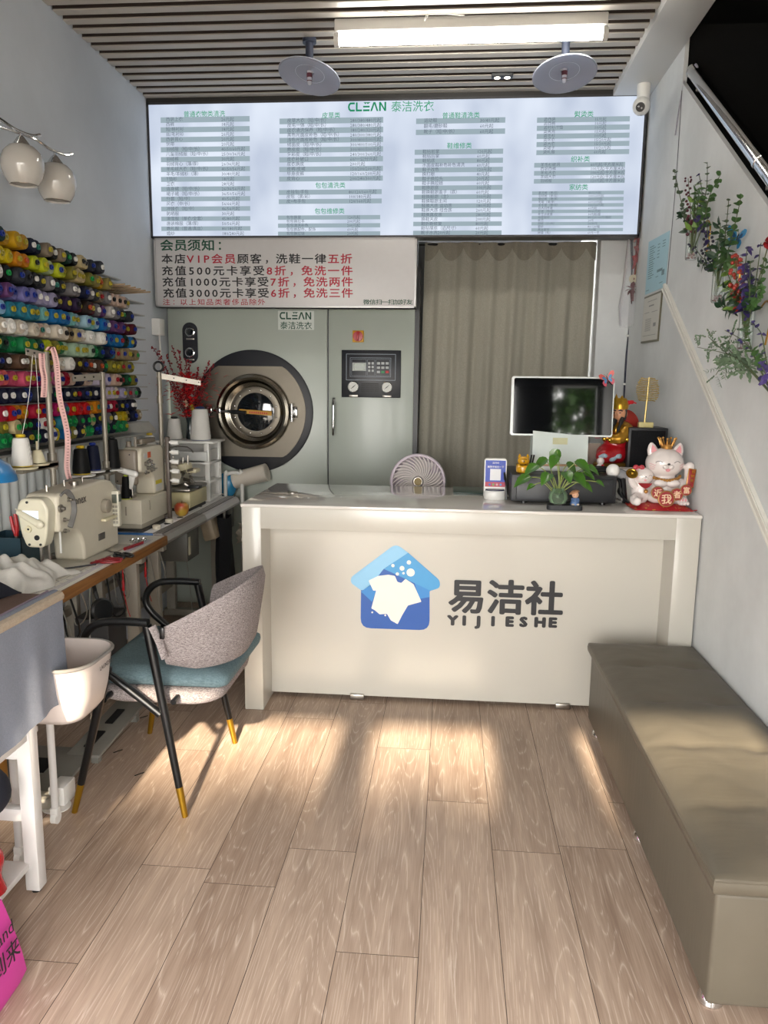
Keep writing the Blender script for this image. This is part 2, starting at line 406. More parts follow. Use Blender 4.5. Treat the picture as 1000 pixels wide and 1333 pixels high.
# outside: street trees and the awning that the glass and the sun see
LEAF_OUT = mat('street_leaf', '35521f', .55, var=.35, scale=3)
def street_tree(x, y, zt, r, n, label, seed):
    rnd = random.Random(seed); t = thing('street_tree', label, 'tree', (x, y, -.04), 'street trees outside the shop front')
    tr = MB(); tr.tube([(x, y, -.04), (x + .1, y, zt - r * 1.0), (x, y + .05, zt - r * .4)], [.16, .07], 10); part('trunk', tr, mat('bark', '4c4136', .9, var=.3), t)
    lf = MB()
    for k in range(n):
        c = V((rnd.gauss(0, 1), rnd.gauss(0, 1), rnd.gauss(0, 1))).normalized() * (r * rnd.random() ** .4); c.z *= .25
        lf.leaf(V((x, y, zt - r * .25)) + V((c.x, c.y * .22, c.z * (3 if zt < 4 else 1))), (rnd.uniform(-1, 1), rnd.uniform(-1, 1), rnd.uniform(-1, .4)), rnd.uniform(.18, .34), rnd.uniform(.1, .2))
    part('crown', lf, LEAF_OUT, t, smooth=False)
street_tree(.1, -7.0, 5.58, 3.1, 5200, 'wide leafy street tree straight behind the viewer, beyond the shop door', 4)
street_tree(1.6, -9.5, 3.7, 1.5, 1500, 'low leafy tree beyond the shop door, seen in the till screen', 8)
street_tree(-7.2, -8.5, 5.6, 2.8, 2200, 'leafy street tree beyond the shop door, far to the left', 3)
aw = MB().grid([[(-2.6, -.5, 3.5), (1.7, -.5, 3.5)], [(-2.6, -1.4, 3.35), (1.7, -1.4, 3.35)], [(-2.6, -1.4, 3.15), (1.7, -1.4, 3.15)]], .01)
solo('awning', aw, mat('awning_red', 'a01822', .7), 'red fabric awning over the shop front outside', 'awning')
# ceiling services
def tube_light():
    a, b = A(440, 47, 'Z', 3.19), A(783, 47, 'Z', 3.19); y = (a.y + b.y) / 2 + .01
    t = thing('tube_light', 'long lit white tube lamp under the slatted ceiling', 'lamp', ((a.x + b.x) / 2, y, 3.275))
    tb = MB(); tb.cyl((a.x, y, 3.19), (b.x, y, 3.19), .026, n=18); part('tube', tb, emis('tube_glow', (1.0, .97, .9), 32.), t)
    h = MB(); h.box((a.x - .02, y - .03, 3.22), (b.x + .02, y + .03, 3.275), .006)
    for x in (a.x - .012, b.x + .012): h.cyl((x - .012, y, 3.19), (x + .012, y, 3.19), .029, n=18)
    part('housing', h, PLASTIC_W, t)
tube_light()
DISC = clear('frosted_disc', (.82, .86, .98), .12, .2, .14)
def disc_lamp(px, py, label, tilt):
    c = A(px, py, 'Z', 3.1); t = thing('ceiling_lamp', label, 'lamp', (c.x, c.y, 3.275), 'clear disc lamps on the slats')
    R = Euler((radians(-12), radians(tilt), 0)).to_matrix(); ax = R @ V((0, 0, -1))
    d = MB(); d.lathe([(.02, -.028), (.08, -.022), (.14, -.008), (.158, .0), (.16, .006), (.155, .008), (.13, .0), (.07, -.012), (.02, -.018)], c, ax, 40, loop=True); dp = part('shade', d, DISC, t)
    rim = MB()
    for r in (.158, .115, .075): rim.tube([c + R @ V((r * cos(2 * pi * i / 40), r * sin(2 * pi * i / 40), -.002 - (.16 - r) * -.16)) for i in range(40)], .0026 if r > .15 else .0012, 6, closed=True)
    part('shade_ring', rim, mat('lamp_rim', 'c9d0dd', .25), dp)
    b = MB(); b.cyl(c + V((0, 0, .045)), c + V((0, 0, -.03)), .014, .012, 14); b.ell(c + V((0, 0, -.032)), .012, 12, 8); part('bulb', b, mat('clear_bulb', 'd9dbe6', .15, coat=.5), t)
    f = MB(); f.cyl(c + V((0, 0, .012)), c + V((0, 0, -.008)), .0148, n=14); f.cyl(c + V((0, 0, -.022)), c + V((0, 0, -.026)), .0135, n=14); part('filament_band', f, mat('bulb_band', '6b3b46', .4), t)
    s = MB(); s.cyl((c.x, c.y, 3.275), (c.x, c.y, c.z + .03), .02, n=16); s.cyl((c.x, c.y, 3.277), (c.x, c.y, 3.255), .035, n=20); part('socket', s, mat('socket_blue_grey', '3b4152', .45), t)
disc_lamp(403, 99, 'clear disc ceiling lamp above the left half of the price board', 9)
disc_lamp(735, 96, 'clear disc ceiling lamp above the right half of the price board', -4)
def twin_spot():
    c = A(654, 100, 'Z', 3.26); t = thing('spotlight', 'small lit twin spotlight set between ceiling slats', 'lamp', (c.x, c.y, 3.29))
    h = MB(); h.box((c.x - .06, c.y - .028, 3.255), (c.x + .06, c.y + .028, 3.30), .006); part('housing', h, BLACK, t)
    for s in (-1, 1):
        b = MB(); b.lathe([(.0, -.003), (.016, -.002), (.018, .008)], (c.x + s * .028, c.y, 3.255), (0, 0, 1), 16); part('bulb', b, emis('spot_glow', (1., .92, .8), 8.), t)
twin_spot()
def cctv():
    c = A(838, 120, 'Y', 4.78); t = thing('security_camera', 'white dome security camera hanging in the upper right corner', 'camera', (c.x, c.y, 3.235))
    x, y = c.x, c.y
    m = MB(); m.cyl((x, y, 3.235), (x, y, 3.15), .038, .034, 20); part('mount', m, PLASTIC_W, t)
    e = V((x - .012, y - .02, 3.115)); d = V((-.35, -1, -.45)).normalized()
    b = MB(); b.ell(e, (.048, .05, .05), 20, 14); hb = part('head', b, PLASTIC_W, t)
    l = MB(); l.cyl(e + d * .038, e + d * .053, .026, .023, 18); part('lens', l, BLACK, hb)
    l = MB(); l.ell(e + d * .052 + V((-.008, 0, .004)), .006, 8, 6); l.ell(e + d * .052 + V((.008, 0, -.004)), .006, 8, 6); part('diode', l, CHROME, hb)
cctv()
# handrail along the top of the sloping wall
def rail():
    p0, p1 = V((1.155, 4.22, 3.04)), V((1.155, 1.45, 1.13)); up = V((0, 0, .055))
    t = thing('stair_handrail', 'shiny steel handrail sloping down the dark stairwell edge', 'handrail', (1.165, 4.2, 3.0))
    r = MB(); r.tube([p0 + up * 1.02 + V((0, .0, -.02)), p0 + up, p1 + up], .032, 20); r.cyl(p0 + up + (p1 - p0) * .36, p0 + up + (p1 - p0) * .368, .0345, n=20); part('rail', r, CHROME, t)
    b = MB(); b.ell(p0 + up, .034, 14, 10); part('end_cap', b, CHROME, t)
    q = MB()
    for f in (.04, .4, .75): c = p0 + (p1 - p0) * f; q.cyl(c, c + up, .012, n=10)
    part('bracket', q, STEEL, t)
    w = MB(); w.tube([p0 + up + (p1 - p0) * -.0 + V((-.0, .034 * cos(a), .034 * sin(a))) + (p1 - p0).normalized() * (.02 + .03 * (a / 12)) for a in [i * .5 for i in range(26)]], .006, 6); part('wrapping_tape', w, mat('paper_tape', 'b9b6c2', .6, var=.3, scale=90), t, label='printed tape wound on the rail end')
    s = MB(); e = p0 + up + V((-.03, .04, -.03)); s.tube([e, e + V((-.01, .02, -.12)), e + V((-.012, .05, -.24))], .006, 6, smooth=4, flat=.2); part('tape_tail', s, mat('paper_tape', 'b9b6c2'), t)
rail()

m = MB(); m.tube([A(497, 14, 'Z', 3.262), A(530, 20, 'Z', 3.262), A(556, 19, 'Z', 3.255), A(553, 27, 'Z', 3.24), A(560, 18, 'Z', 3.262), A(605, 20, 'Z', 3.262)], .002, 5, smooth=4)
solo('loose_thread', m, PLASTIC_W, 'thin white thread caught on the ceiling slats near the tube lamp', 'thread')
# ================================================================== BACK WALL
DKTXT = (.11, .15, .17)
def P(px, py, y): return A(px, py, 'Y', y)
def price_board():
    Y = 4.95
    tl, br = P(190, 125, Y), P(841, 315, Y); x0, x1, z0, z1 = -1.918, 1.105, 2.445, 3.245
    t = thing('price_board', 'backlit white price list board with green headings across the back wall', 'sign', ((x0 + x1) / 2, Y + .1, z0))
    m, tt, b = nt('lightbox_film'); tt.nodes.remove(b); tc = N(tt, 'ShaderNodeTexCoord'); mp = N(tt, 'ShaderNodeMapping'); mp.inputs['Scale'].default_value = (1.6, 1, .9)
    n = N(tt, 'ShaderNodeTexNoise', Scale=3.2, Detail=1.5); L(tt, tc.outputs['Object'], mp.inputs[0]); L(tt, mp.outputs[0], n.inputs['Vector'])
    cr = N(tt, 'ShaderNodeValToRGB'); cr.color_ramp.elements[0].position = .3; cr.color_ramp.elements[0].color = (.55, .62, .76, 1); cr.color_ramp.elements[1].position = .72; cr.color_ramp.elements[1].color = (.78, .85, .97, 1)
    e = N(tt, 'ShaderNodeEmission'); e.inputs[1].default_value = 1.0; L(tt, n.outputs['Fac'], cr.inputs[0]); L(tt, cr.outputs[0], e.inputs[0]); L(tt, e.outputs[0], tt.nodes['Material Output'].inputs[0])
    pn = MB(); pn.box((x0 + .01, Y, z0 + .01), (x1 - .01, Y + .02, z1 - .01)); pn = part('lit_panel', pn, m, t)
    fr = MB()
    for lo, hi in (((x0, z0), (x1, z0 + .012)), ((x0, z1 - .012), (x1, z1)), ((x0, z0), (x0 + .012, z1)), ((x1 - .012, z0), (x1, z1))): fr.box((lo[0], Y - .006, lo[1]), (hi[0], Y + .12, hi[1]))
    fr.box((x0, Y + .02, z0), (x1, Y + .12, z1)); part('frame', fr, mat('board_frame', '4b4a4c', .4, .4), t)
    fl = MB(); fl.box((x0, Y - .004, z1), (x1 + .01, Y + .16, 3.275)); part('top_rail', fl, mat('dark_rail', '2b2927', .5), t)
    STR = emis('stripe_print', (.34, .43, .48), 1.); GRN = emis('green_print', (.06, .36, .20), 1.); TXT = emis('grey_print', (.13, .16, .21), 1.)
    yy = Y - .0015; st = None
    def stripe(sm, xa, xb, py, h=5.2):
        a, b = P(xa, py - h / 2, yy), P(xb, py + h / 2, yy); sm.box((a.x, yy, b.z), (b.x, yy + .001, a.z))
    def word(mb, s, px, py, h, align='L', bold=0.): mb.text(s, P(px, py + h * .38, Y - .003), h / 200., align=align, bold=bold, res=1)
    def head(s, px, py, h, al, bold): g = MB(); word(g, s, px, py, h, al, bold); part('heading_lettering', g, GRN, pn, smooth=False)
    def block(xa, xb, ya, yb, rows, tx0, tx1, lean=0.):
        n = len(rows); sm, tx, tp = MB(), MB(), MB(); gap = (yb - ya) / max(1, n - 1); h = min(5.4, gap * .88)
        for i, (a, b) in enumerate(rows):
            f = i / max(1, n - 1); py = ya + (yb - ya) * f; dx = lean * (py - 150) / 150
            if i % 2 == 0: stripe(sm, xa + dx, xb + dx, py, min(5.2, gap * .92))
            word(tx, a, tx0 + dx, py, h); word(tp, b, tx1 + dx, py, h)
        part('striped_rows', sm, STR, pn, smooth=False); part('item_lettering', tx, TXT, pn, smooth=False); part('price_lettering', tp, TXT, pn, smooth=False)
    S = '元起'
    c1 = [('西装上衣', '26'), ('西裤', '18'), ('短/棉衬衫', '18'), ('丝/毛衬衫', '26'), ('西装背心', '20'), ('领带', '20'), ('羽绒服（短/中/长）', '40/50/60'), ('儿童羽绒服（短/中/长）', '25/30/36'), ('羽绒裤', '30'), ('羽绒背心（薄/厚）', '26/36'), ('羊毛绒大衣（短/中/长）', '40/50/56'), ('羊毛/羊绒衫（薄）', '30/40'), ('T恤衫', '18'), ('卫衣', '28'), ('连身裙（短/中/长）', '26/36/56'), ('裙子裙（短/中/长）', '36/50/56'), ('外套（短/中）', '40/56'), ('风衣（中/长）', '56/66'), ('冲锋衣（短/中）', '46/56'), ('防晒服', '30'), ('滑雪服（单衣/全套）', '45/80'), ('唐装棉服（薄/厚）', '50/56'), ('晚礼服（普通/真丝）', '80/180'), ('婚纱', '180/240')]
    block(209, 325, 155.5, 304, [(a, b + S) for a, b in c1], 216, 288, 1)
    head('普通衣物类清洗', 266, 148.5, 7.5, 'C', .01)
    c2 = [('皮草大衣（短/中/长）', '280/380/480'), ('皮毛一体（短/中/长）', '280/380/480'), ('皮衣清洗保养（短/中/长）', '180/240/320'), ('黑色光面皮补色（短/中/长）', '240/300/380'), ('浅色光面皮补色（短/中/长）', '300/400/500'), ('绒面皮（短/中/长）', '300/400/500'), ('麂皮皮（短/中/长）', '300/400/500'), ('多彩皮（短/中/长）', '240/300/360'), ('皮衣补破口', '60/一公分'), ('皮衣换皮', '200'), ('皮裤/皮裙', '150/200/200'), ('毕身皮裤', '120/160/200'), ('皮背心', '200/240/300')]
    block(364, 499, 157, 232.5, [(a, b + S) for a, b in c2], 374, 456, -1)
    head('皮草类', 431, 150.5, 7.5, 'C', .01)
    head('包包清洗类', 430, 241.5, 7.5, 'C', .01)
    block(363, 497, 250, 262, [('皮挂包/手包', '80/120/160元起'), ('皮包（黑/彩）', '100/180元起'), ('皮+布手包', '120/160元起')], 373, 454)
    head('包包维修类', 429, 275, 7.5, 'C', .01)
    block(362, 495, 283, 304, [('包包换里', '120元起'), ('包包换拉手', '200元起'), ('包包清洗补色', '200元起'), ('包包换配件、配饰', '60元起'), ('包包换拉链', '20元起')], 373, 452)
    head('普通鞋清洗类', 600, 150.5, 7.5, 'C', .01)
    block(542, 658, 157, 171.5, [('运动鞋', '30/40元起'), ('翻毛/磨砂鞋', '60元起'), ('靴子（短/中/长）', '60元起')], 552, 625, -3)
    head('鞋维修类', 598, 190, 7.5, 'C', .01)
    c3 = [('鞋贴前掌', '120'), ('鞋贴后掌', '60'), ('鞋贴底', '80'), ('水面皮鞋补色补色清洗', '60'), ('鞋子改色', '120'), ('换打眼', '40'), ('鞋子换拉头', '20'), ('鞋子换拉链', '60'), ('鞋换跟底', '100'), ('鞋换鞋跟盖子（底）', '60'), ('鞋换鞋跟（主）', '100'), ('鞋换鞋跟主间', '120'), ('鞋换大底 运动底', '180'), ('鞋换大底 组合底', '260'), ('鞋换真皮底', '280'), ('换鞋天皮', '200'), ('鞋折断修复', '80'), ('鞋贴撑底（近尺寸）', '60'), ('靴子水洗20元起', '20')]
    block(541, 656, 197.5, 303, [(a, b + S) for a, b in c3], 551, 622, -3)
    head('熨烫类', 760, 149, 7.5, 'C', .01)
    block(699.5, 820, 155.5, 198, [(a, b + S) for a, b in (('烫西装', '15'), ('烫西裤', '10'), ('烫衬衫/T恤', '10'), ('烫夹克', '15'), ('烫毛衫', '10'), ('烫风衣', '15/20'), ('烫大衣', '15/20'), ('烫裙子', '10/20'), ('烫礼服', '60'))], 708, 774, -3)
    head('织补类', 755.5, 207.5, 7.5, 'C', .01)
    block(697, 815, 214.5, 235.5, [('羊毛衫破洞', '60元起/平方厘米起'), ('西装西裤', '100元起/平方厘米起'), ('羊毛大衣', '100元起/平方厘米起'), ('羊绒大衣', '120元起/平方厘米起'), ('羽绒服', '120元起/平方厘米起')], 705, 770, -3)
    head('家纺类', 753, 244, 7.5, 'C', .01)
    block(695, 814, 251, 303, [('夏凉被（单/双）', '45/55元起'), ('羽绒被（单/双）', '100/120元起'), ('蚕丝被（薄/厚）', '60/100元起'), ('毛毯（薄/厚）', '60/120元起'), ('羊毛毯（薄/双）', '120/160元起'), ('双人四件套', '60元起'), ('沙发（布/皮）', '40/60元起'), ('布艺沙发套', '30元起/座'), ('地垫窗帘', '80/120/160元/幅起'), ('枕芯', '20元'), ('抱枕（小/大）', '20/30元'), ('窗纱', '80/120/幅'), ('真丝窗帘', '150/幅'), ('地毯（毛）', '60元一平')], 703, 768, -3)
    head('泰洁洗衣', 509, 139.5, 13, 'L', .004)
    lg = MB(); clean_logo(lg, 453, 503, 140, 13.5, Y - .003); part('green_logo', lg, emis('logo_print', (.015, .26, .12), 1.), pn, smooth=False)
def clean_logo(mb, xa, xb, py, h, Y):
    """CLEAN with an E of three bars topped by a wedge and an A without a crossbar"""
    o = P(xa, py + h * .38, Y); e = P(xb, py + h * .38, Y); w = (e.x - o.x) / 5.05; hh = h / 200. * .75 * 1.0; hh = (P(xa, py - h / 2, Y).z - P(xa, py + h / 2, Y).z) * .86
    z = o.z
    def q(pts): mb.prism([(o.x + x * w, Y, z + y * hh) for x, y in pts], (0, .001, 0))
    s = .22
    q([(.9, 1), (.3, 1), (.08, .8), (0, .5), (.08, .2), (.3, 0), (.9, 0), (.9, .2), (.38, .2), (.25, .35), (.22, .5), (.25, .65), (.38, .8), (.9, .8)])
    q([(1.05, 1), (1.27, 1), (1.27, .2), (1.85, .2), (1.85, 0), (1.05, 0)])
    q([(2.0, .6), (2.85, .6), (2.85, .42), (2.0, .42)]); q([(2.0, .2), (2.85, .2), (2.85, 0), (2.0, 0)]); q([(2.05, 1.), (2.95, 1.), (2.6, .78), (2.45, .95), (2.3, .78)])
    q([(2.95, 0), (3.35, 1), (3.6, 1), (4.0, 0), (3.78, 0), (3.475, .78), (3.17, 0)])
    q([(4.1, 0), (4.1, 1), (4.32, 1), (4.8, .3), (4.8, 1), (5.02, 1), (5.02, 0), (4.8, 0), (4.32, .7), (4.32, 0)])
price_board()

def notice_sign():
    Y = 4.93; x0, x1, z0, z1 = -1.895, -.232, 2.02, 2.44
    t = thing('notice_board', 'white member notice sign with red and green lettering under the price board', 'sign', ((x0 + x1) / 2, Y + .06, z0))
    b = MB(); b.box((x0, Y, z0), (x1, Y + .1, z1), .004); pn = part('panel', b, mat('notice_white', 'c4c1c0', .35, var=.03), t)
    f = MB()
    for lo, hi in (((x0, z0), (x1, z0 + .008)), ((x0, z1 - .008), (x1, z1)), ((x1 - .008, z0), (x1, z1)), ((x0, z0), (x0 + .008, z1))): f.box((lo[0] - .002, Y - .004, lo[1]), (hi[0] + .002, Y + .1, hi[1] + .001))
    part('frame', f, mat('notice_frame', 'b9b7b6', .3, .5), t)
    k, r, g = 'black', 'red', 'green'; yy = Y - .0015; INKC = dict(black=mat('ink_black', '1a1a1e', .5), red=mat('ink_red', 'a81830', .5), green=mat('ink_green', '0e4a35', .5))
    def row(segs, xa, xb, py, h, bold=.03):
        """spread the characters evenly from xa to xb"""
        mbs = {i: MB() for i in range(len(segs))}; chars = [(c, mbs[i]) for i, (s, _) in enumerate(segs) for c in s]; tot = sum(.62 if ord(c) < 128 else 1. for c, _ in chars); u = (xb - xa) / tot; x = xa
        for c, mb in chars:
            wd = (.62 if ord(c) < 128 else 1.) * u; o = P(x + wd / 2, py + h * .36, yy)
            mb.text(c, o, h / 203. * 1.05, align='C', bold=bold, sx=1.22, res=2) if c not in '，：' else mb.text(c, P(x + u * .2, py + h * .36, yy), h / 203. * 1.05, bold=bold)
            x += wd
        for i, (s, col) in enumerate(segs): part(col + '_lettering', mbs[i], INKC[col], pn, smooth=False)
    row([('会员须知：', g)], 208, 297, 320, 14, .035)
    row([('本店', k), ('VIP会员', r), ('顾客，洗鞋一律', k), ('五折', r)], 209, 459, 337.5, 12)
    row([('充值500元卡享受', k), ('8折，免洗一件', r)], 209, 460, 353, 12)
    row([('充值1000元卡享受', k), ('7折，免洗两件', r)], 210, 460, 367.5, 12)
    row([('充值3000元卡享受', k), ('6折，免洗三件', r)], 211, 460, 382, 12)
    row([('注：以上知品类奢侈品除外', r)], 211, 346, 393.5, 8, .008)
    row([('微信扫一扫加好友', g)], 473, 537, 393.5, 6.6, .02)
notice_sign()

# ------------------------------------------------------------------ dry cleaning machine
def machine():
    Y = 5.15; x0, xs, x1, zt = -1.905, -.818, -.245, 2.3
    t = thing('dry_cleaning_machine', 'big pale grey dry cleaning machine with a round porthole door', 'machine', (-1.07, 5.4, 0))
    PAINT = mat('machine_paint', 'aab1a7', .34, var=.04, scale=4, coat=.08)
    b = MB(); b.box((x0, Y, 0), (xs - .004, 5.95, zt), .006); part('body', b, PAINT, t)
    b = MB(); b.box((xs + .004, Y + .004, 0), (x1, 5.95, zt), .006); sd = part('side_cabinet', b, PAINT, t)
    b = MB(); b.box((xs - .004, Y + .012, 0), (xs + .004, 5.9, zt)); b.box((x1 - .002, Y + .01, 0), (x1 + .03, 5.3, zt)); part('seam', b, BLACK, t)
    C = V((-1.327, Y, 1.355)); f = V((0, -1, 0)); xd = V((1, 0, 0)); zd = V((0, 0, 1))
    g = MB(); g.lathe([(.41, 0), (.41, .018), (.40, .022), (.0, .022)], C, f, 72, xd=xd); part('gasket_ring', g, mat('navy_rubber', '0c0f18', .45), t)
    # stainless door plate: disc with the top and bottom cut off flat
    R, H = .375, .302; pts = []
    for i in range(72):
        a = 2 * pi * i / 72; x, z = R * cos(a), R * sin(a); pts.append((max(-R, min(R, x)), max(-H, min(H, z))))
    d = MB(); d.prism([(C.x + x - .012, Y - .022, C.z + z) for x, z in pts], (0, -.012, 0)); DS = mat('door_steel', '6f695f', .42, 1., var=.1, scale=8); pl = part('door_plate', d, DS, t)
    D = C + V((.012, -.034, .0))
    h = MB(); h.lathe([(.250, 0), (.252, .03), (.246, .05), (.228, .056), (.214, .05), (.205, .03), (.196, .012), (.17, .002), (.165, 0)], D, f, 64, xd=xd); part('door_ring', h, mat('polished_steel', '8f897d', .2, 1., var=.05), t)
    h = MB(); h.lathe([(.168, 0), (.168, .012), (.150, .016), (.128, .014), (.126, .0)], D + V((.014, 0, 0)), f, 56, xd=xd); part('glass_ring', h, DS, t)
    h = MB(); h.lathe([(.0, .0), (.127, .0), (.127, .006), (.09, .014), (0, .018)], D + V((.014, 0, 0)), f, 40, xd=xd); part('porthole_glass', h, mat('dark_glass', '14181c', .06, var=.4, scale=9, coat=.6), t)
    h = MB()
    for i in range(12):
        a = 2 * pi * (i + .5) / 12; h.ell(D + V((.014 + .147 * cos(a), -.016, .147 * sin(a))), (.006, .004, .006), 8, 6)
    part('bolt', h, CHROME, t)
    h = MB(); h.tube([D + V((-.27, -.062, .006)), D + V((-.12, -.085, .0))], .008, 10); h.box(D + V((-.285, -.085, -.012)), D + V((-.265, -.03, .03)), .003); h.box(D + V((-.235, -.085, -.012)), D + V((-.205, -.045, .028)), .004); h.cyl(D + V((-.29, -.07, .03)), D + V((-.29, -.07, -.028)), .01, n=10); part('latch', h, CHROME, t)
    h = MB(); h.tube([D + V((-.14, -.086, .002)), D + V((-.03, -.094, -.004))], .014, 12); hd = part('door_handle', h, BLACK, t)
    h = MB(); h.box(D + V((-.08, -.082, -.014)), D + V((.14, -.08, .014)), rot=Euler((0, radians(3.5), 0))); wl = part('warning_strip', h, mat('warn_yellow', 'b8860f', .5, var=.05), t, label='yellow warning strip across the porthole')
    h = MB()
    for i in range(9): h.box(D + V((-.01 + i * .014, -.0835, -.006 - i * .0008)), D + V((-.002 + i * .014, -.082, .006 - i * .0008)))
    part('strip_print', h, RED, wl)
    h = MB(); h.box(D + V((.255, -.05, -.055)), D + V((.275, -.0, .055)), .004); h.box(D + V((.275, -.03, -.035)), D + V((.30, .0, .04)), .004); h.cyl(D + V((.268, -.05, -.06)), D + V((.268, -.05, .06)), .009, n=10); part('hinge', h, CHROME, t)
    # sight glass panel, upper left
    a, b2 = P(247.5, 430, Y), P(247.5, 463, Y); w = .051; pts = [(w * cos(pi * i / 16), b2.z * 0 + a.z - .0 + w * sin(pi * i / 16)) for i in range(17)] + [(w * cos(pi + pi * i / 16), b2.z + w * sin(pi + pi * i / 16)) for i in range(17)]
    s = MB(); s.prism([(a.x + x, Y, z) for x, z in pts], (0, -.008, 0)); sp = part('sight_panel', s, mat('navy_panel', '0d111b', .4), t)
    for c in (P(248, 432, Y), P(248, 459, Y)):
        q = MB(); q.lathe([(.032, .008), (.032, .016), (.026, .018), (.024, .011), (0, .011)], c, f, 28, xd=xd); part('sight_glass', q, CHROME, sp)
        q = MB(); q.lathe([(.023, .0112), (.012, .0128), (0, .0135)], c, f, 20, xd=xd); part('glass_lens', q, mat('dark_glass', '14181c'), sp)
        q = MB(); q.box(c + V((-.028, -.010, -.052)), c + V((.028, -.008, -.042)), .002); part('name_plate', q, STEEL, sp)
    # isolator switch
    c = P(466.5, 438, Y); q = MB(); q.box(c + V((-.037, 0, -.038)), c + V((.037, -.012, .038)), .003); sw = part('switch_plate', q, mat('switch_yellow', 'd0960c', .4), t)
    q = MB(); q.lathe([(.033, .012), (.032, .026), (.0, .028)], c, f, 24, xd=xd); q.box(c + V((-.007, -.045, -.03)), c + V((.007, -.02, .03)), .003, rot=Euler((0, radians(6), 0))); part('switch_knob', q, RED, sw)
    # control panel
    a, b2 = P(445, 455.5, Y), P(521.5, 518, Y); q = MB(); q.box((a.x, Y + .002, b2.z), (b2.x, Y - .008, a.z), .004); cp = part('control_panel', q, mat('navy_panel', '0d111b', .4), t)
    def rect(px0, py0, px1, py1, mb, w=.0012, d=.0095):
        p, r = P(px0, py0, Y), P(px1, py1, Y)
        for lo, hi in (((p.x, r.z), (r.x, r.z + w)), ((p.x, p.z - w), (r.x, p.z)), ((p.x, r.z), (p.x + w, p.z)), ((r.x - w, r.z), (r.x, p.z))): mb.box((lo[0], Y - d, lo[1]), (hi[0], Y - .007, hi[1]))
    q = MB(); rect(451, 460.5, 515, 495.5, q, .003); rect(456, 465.5, 509, 491, q, .002); rect(458, 467.5, 477, 489, q); rect(478.5, 468, 488, 489, q); rect(489.5, 468, 507.5, 489.5, q); part('panel_outline', q, mat('panel_line', '8b94a0', .4), cp)
    p, r = P(459, 472, Y), P(477, 483, Y); q = MB(); q.box((p.x, Y - .012, r.z), (r.x, Y - .007, p.z), .002); sc = part('screen_bezel', q, mat('bezel_grey', 'b4b8b4', .4), cp)
    p, r = P(461, 473.5, Y), P(475, 481.5, Y); q = MB(); q.box((p.x, Y - .0135, r.z), (r.x, Y - .011, p.z)); part('screen', q, mat('lcd_green', '5d6a54', .25), cp)
    for (xa, xb, nx, ny, ya, yb) in ((481, 485.5, 2, 3, 473, 482.5), (493, 504.3, 3, 3, 473, 484.3)):
        for i in range(nx):
            for j in range(ny):
                c = P(xa + (xb - xa) * i / (nx - 1), ya + (yb - ya) * j / (ny - 1), Y); w = .0075 if nx == 2 else .0105
                q = MB(); q.box(c + V((-w, -.0115, -.008)), c + V((w, -.008, .008)), .002)
                mm = mat('key_green', '1f8a4c', .4) if (nx == 3 and i == 1 and j == 2) else RED if (nx == 3 and i == 2 and j == 2) else mat('key_grey', 'b9bcbc', .4)
                part('button', q, mm, cp)
    for px, py in ((460.5, 503.5), (504, 504)):
        c = P(px, py, Y); q = MB(); q.lathe([(.037, .006), (.037, .02), (.033, .024), (.031, .018), (0, .018)], c, f, 32, xd=xd); gg = part('gauge', q, CHROME, cp)
        q = MB(); q.lathe([(.031, .0185), (0, .019)], c, f, 28, xd=xd); part('gauge_dial', q, mat('dial_white', 'cfcfc8', .4), cp)
        q = MB(); q.prism([c + V((-.018, -.0205, -.016)), c + V((.002, -.0205, -.002)), c + V((.020, -.0205, .018)), c + V((-.002, -.0205, .002))], (0, -.001, 0)); part('gauge_needle', q, BLACK, cp)
        q = MB(); q.box(c + V((-.03, -.011, -.066)), c + V((.03, -.007, -.052)), .003); part('gauge_plate', q, STEEL, cp)
    q = MB()
    for i in range(4):
        for j in range(5):
            c = P(473 + i * 5.9, 499.5 + j * 2.4, Y); q.box(c + V((-.013, -.0095, -.0025)), c + V((.013, -.0075, .0025)))
    part('vent_slot', q, mat('slot_black', '020203', .6), cp)
    # side handle, sticker
    a, b2 = P(435.5, 521, Y), P(435, 563, Y); q = MB(); q.tube([(a.x, Y, a.z), (a.x, Y - .04, a.z - .005), (b2.x, Y - .04, b2.z + .005), (b2.x, Y, b2.z)], .011, 12, smooth=5); part('pull_handle', q, CHROME, t)
    q = MB(); p, r = P(362, 404.5, Y), P(409, 429.5, Y); q.box((p.x, Y + .001, r.z), (r.x, Y - .001, p.z)); lb = part('logo_sticker', q, mat('sticker_pale', 'cdd3cc', .4), t)
    q = MB(); clean_logo(q, 364, 405.5, 411.5, 11, Y - .002); q.text('泰洁洗衣', P(364.5, 427.5, Y - .0025), .052, bold=.012, sx=1.04); part('green_lettering', q, mat('ink_green', '0e4a35', .5), lb, smooth=False)
machine()
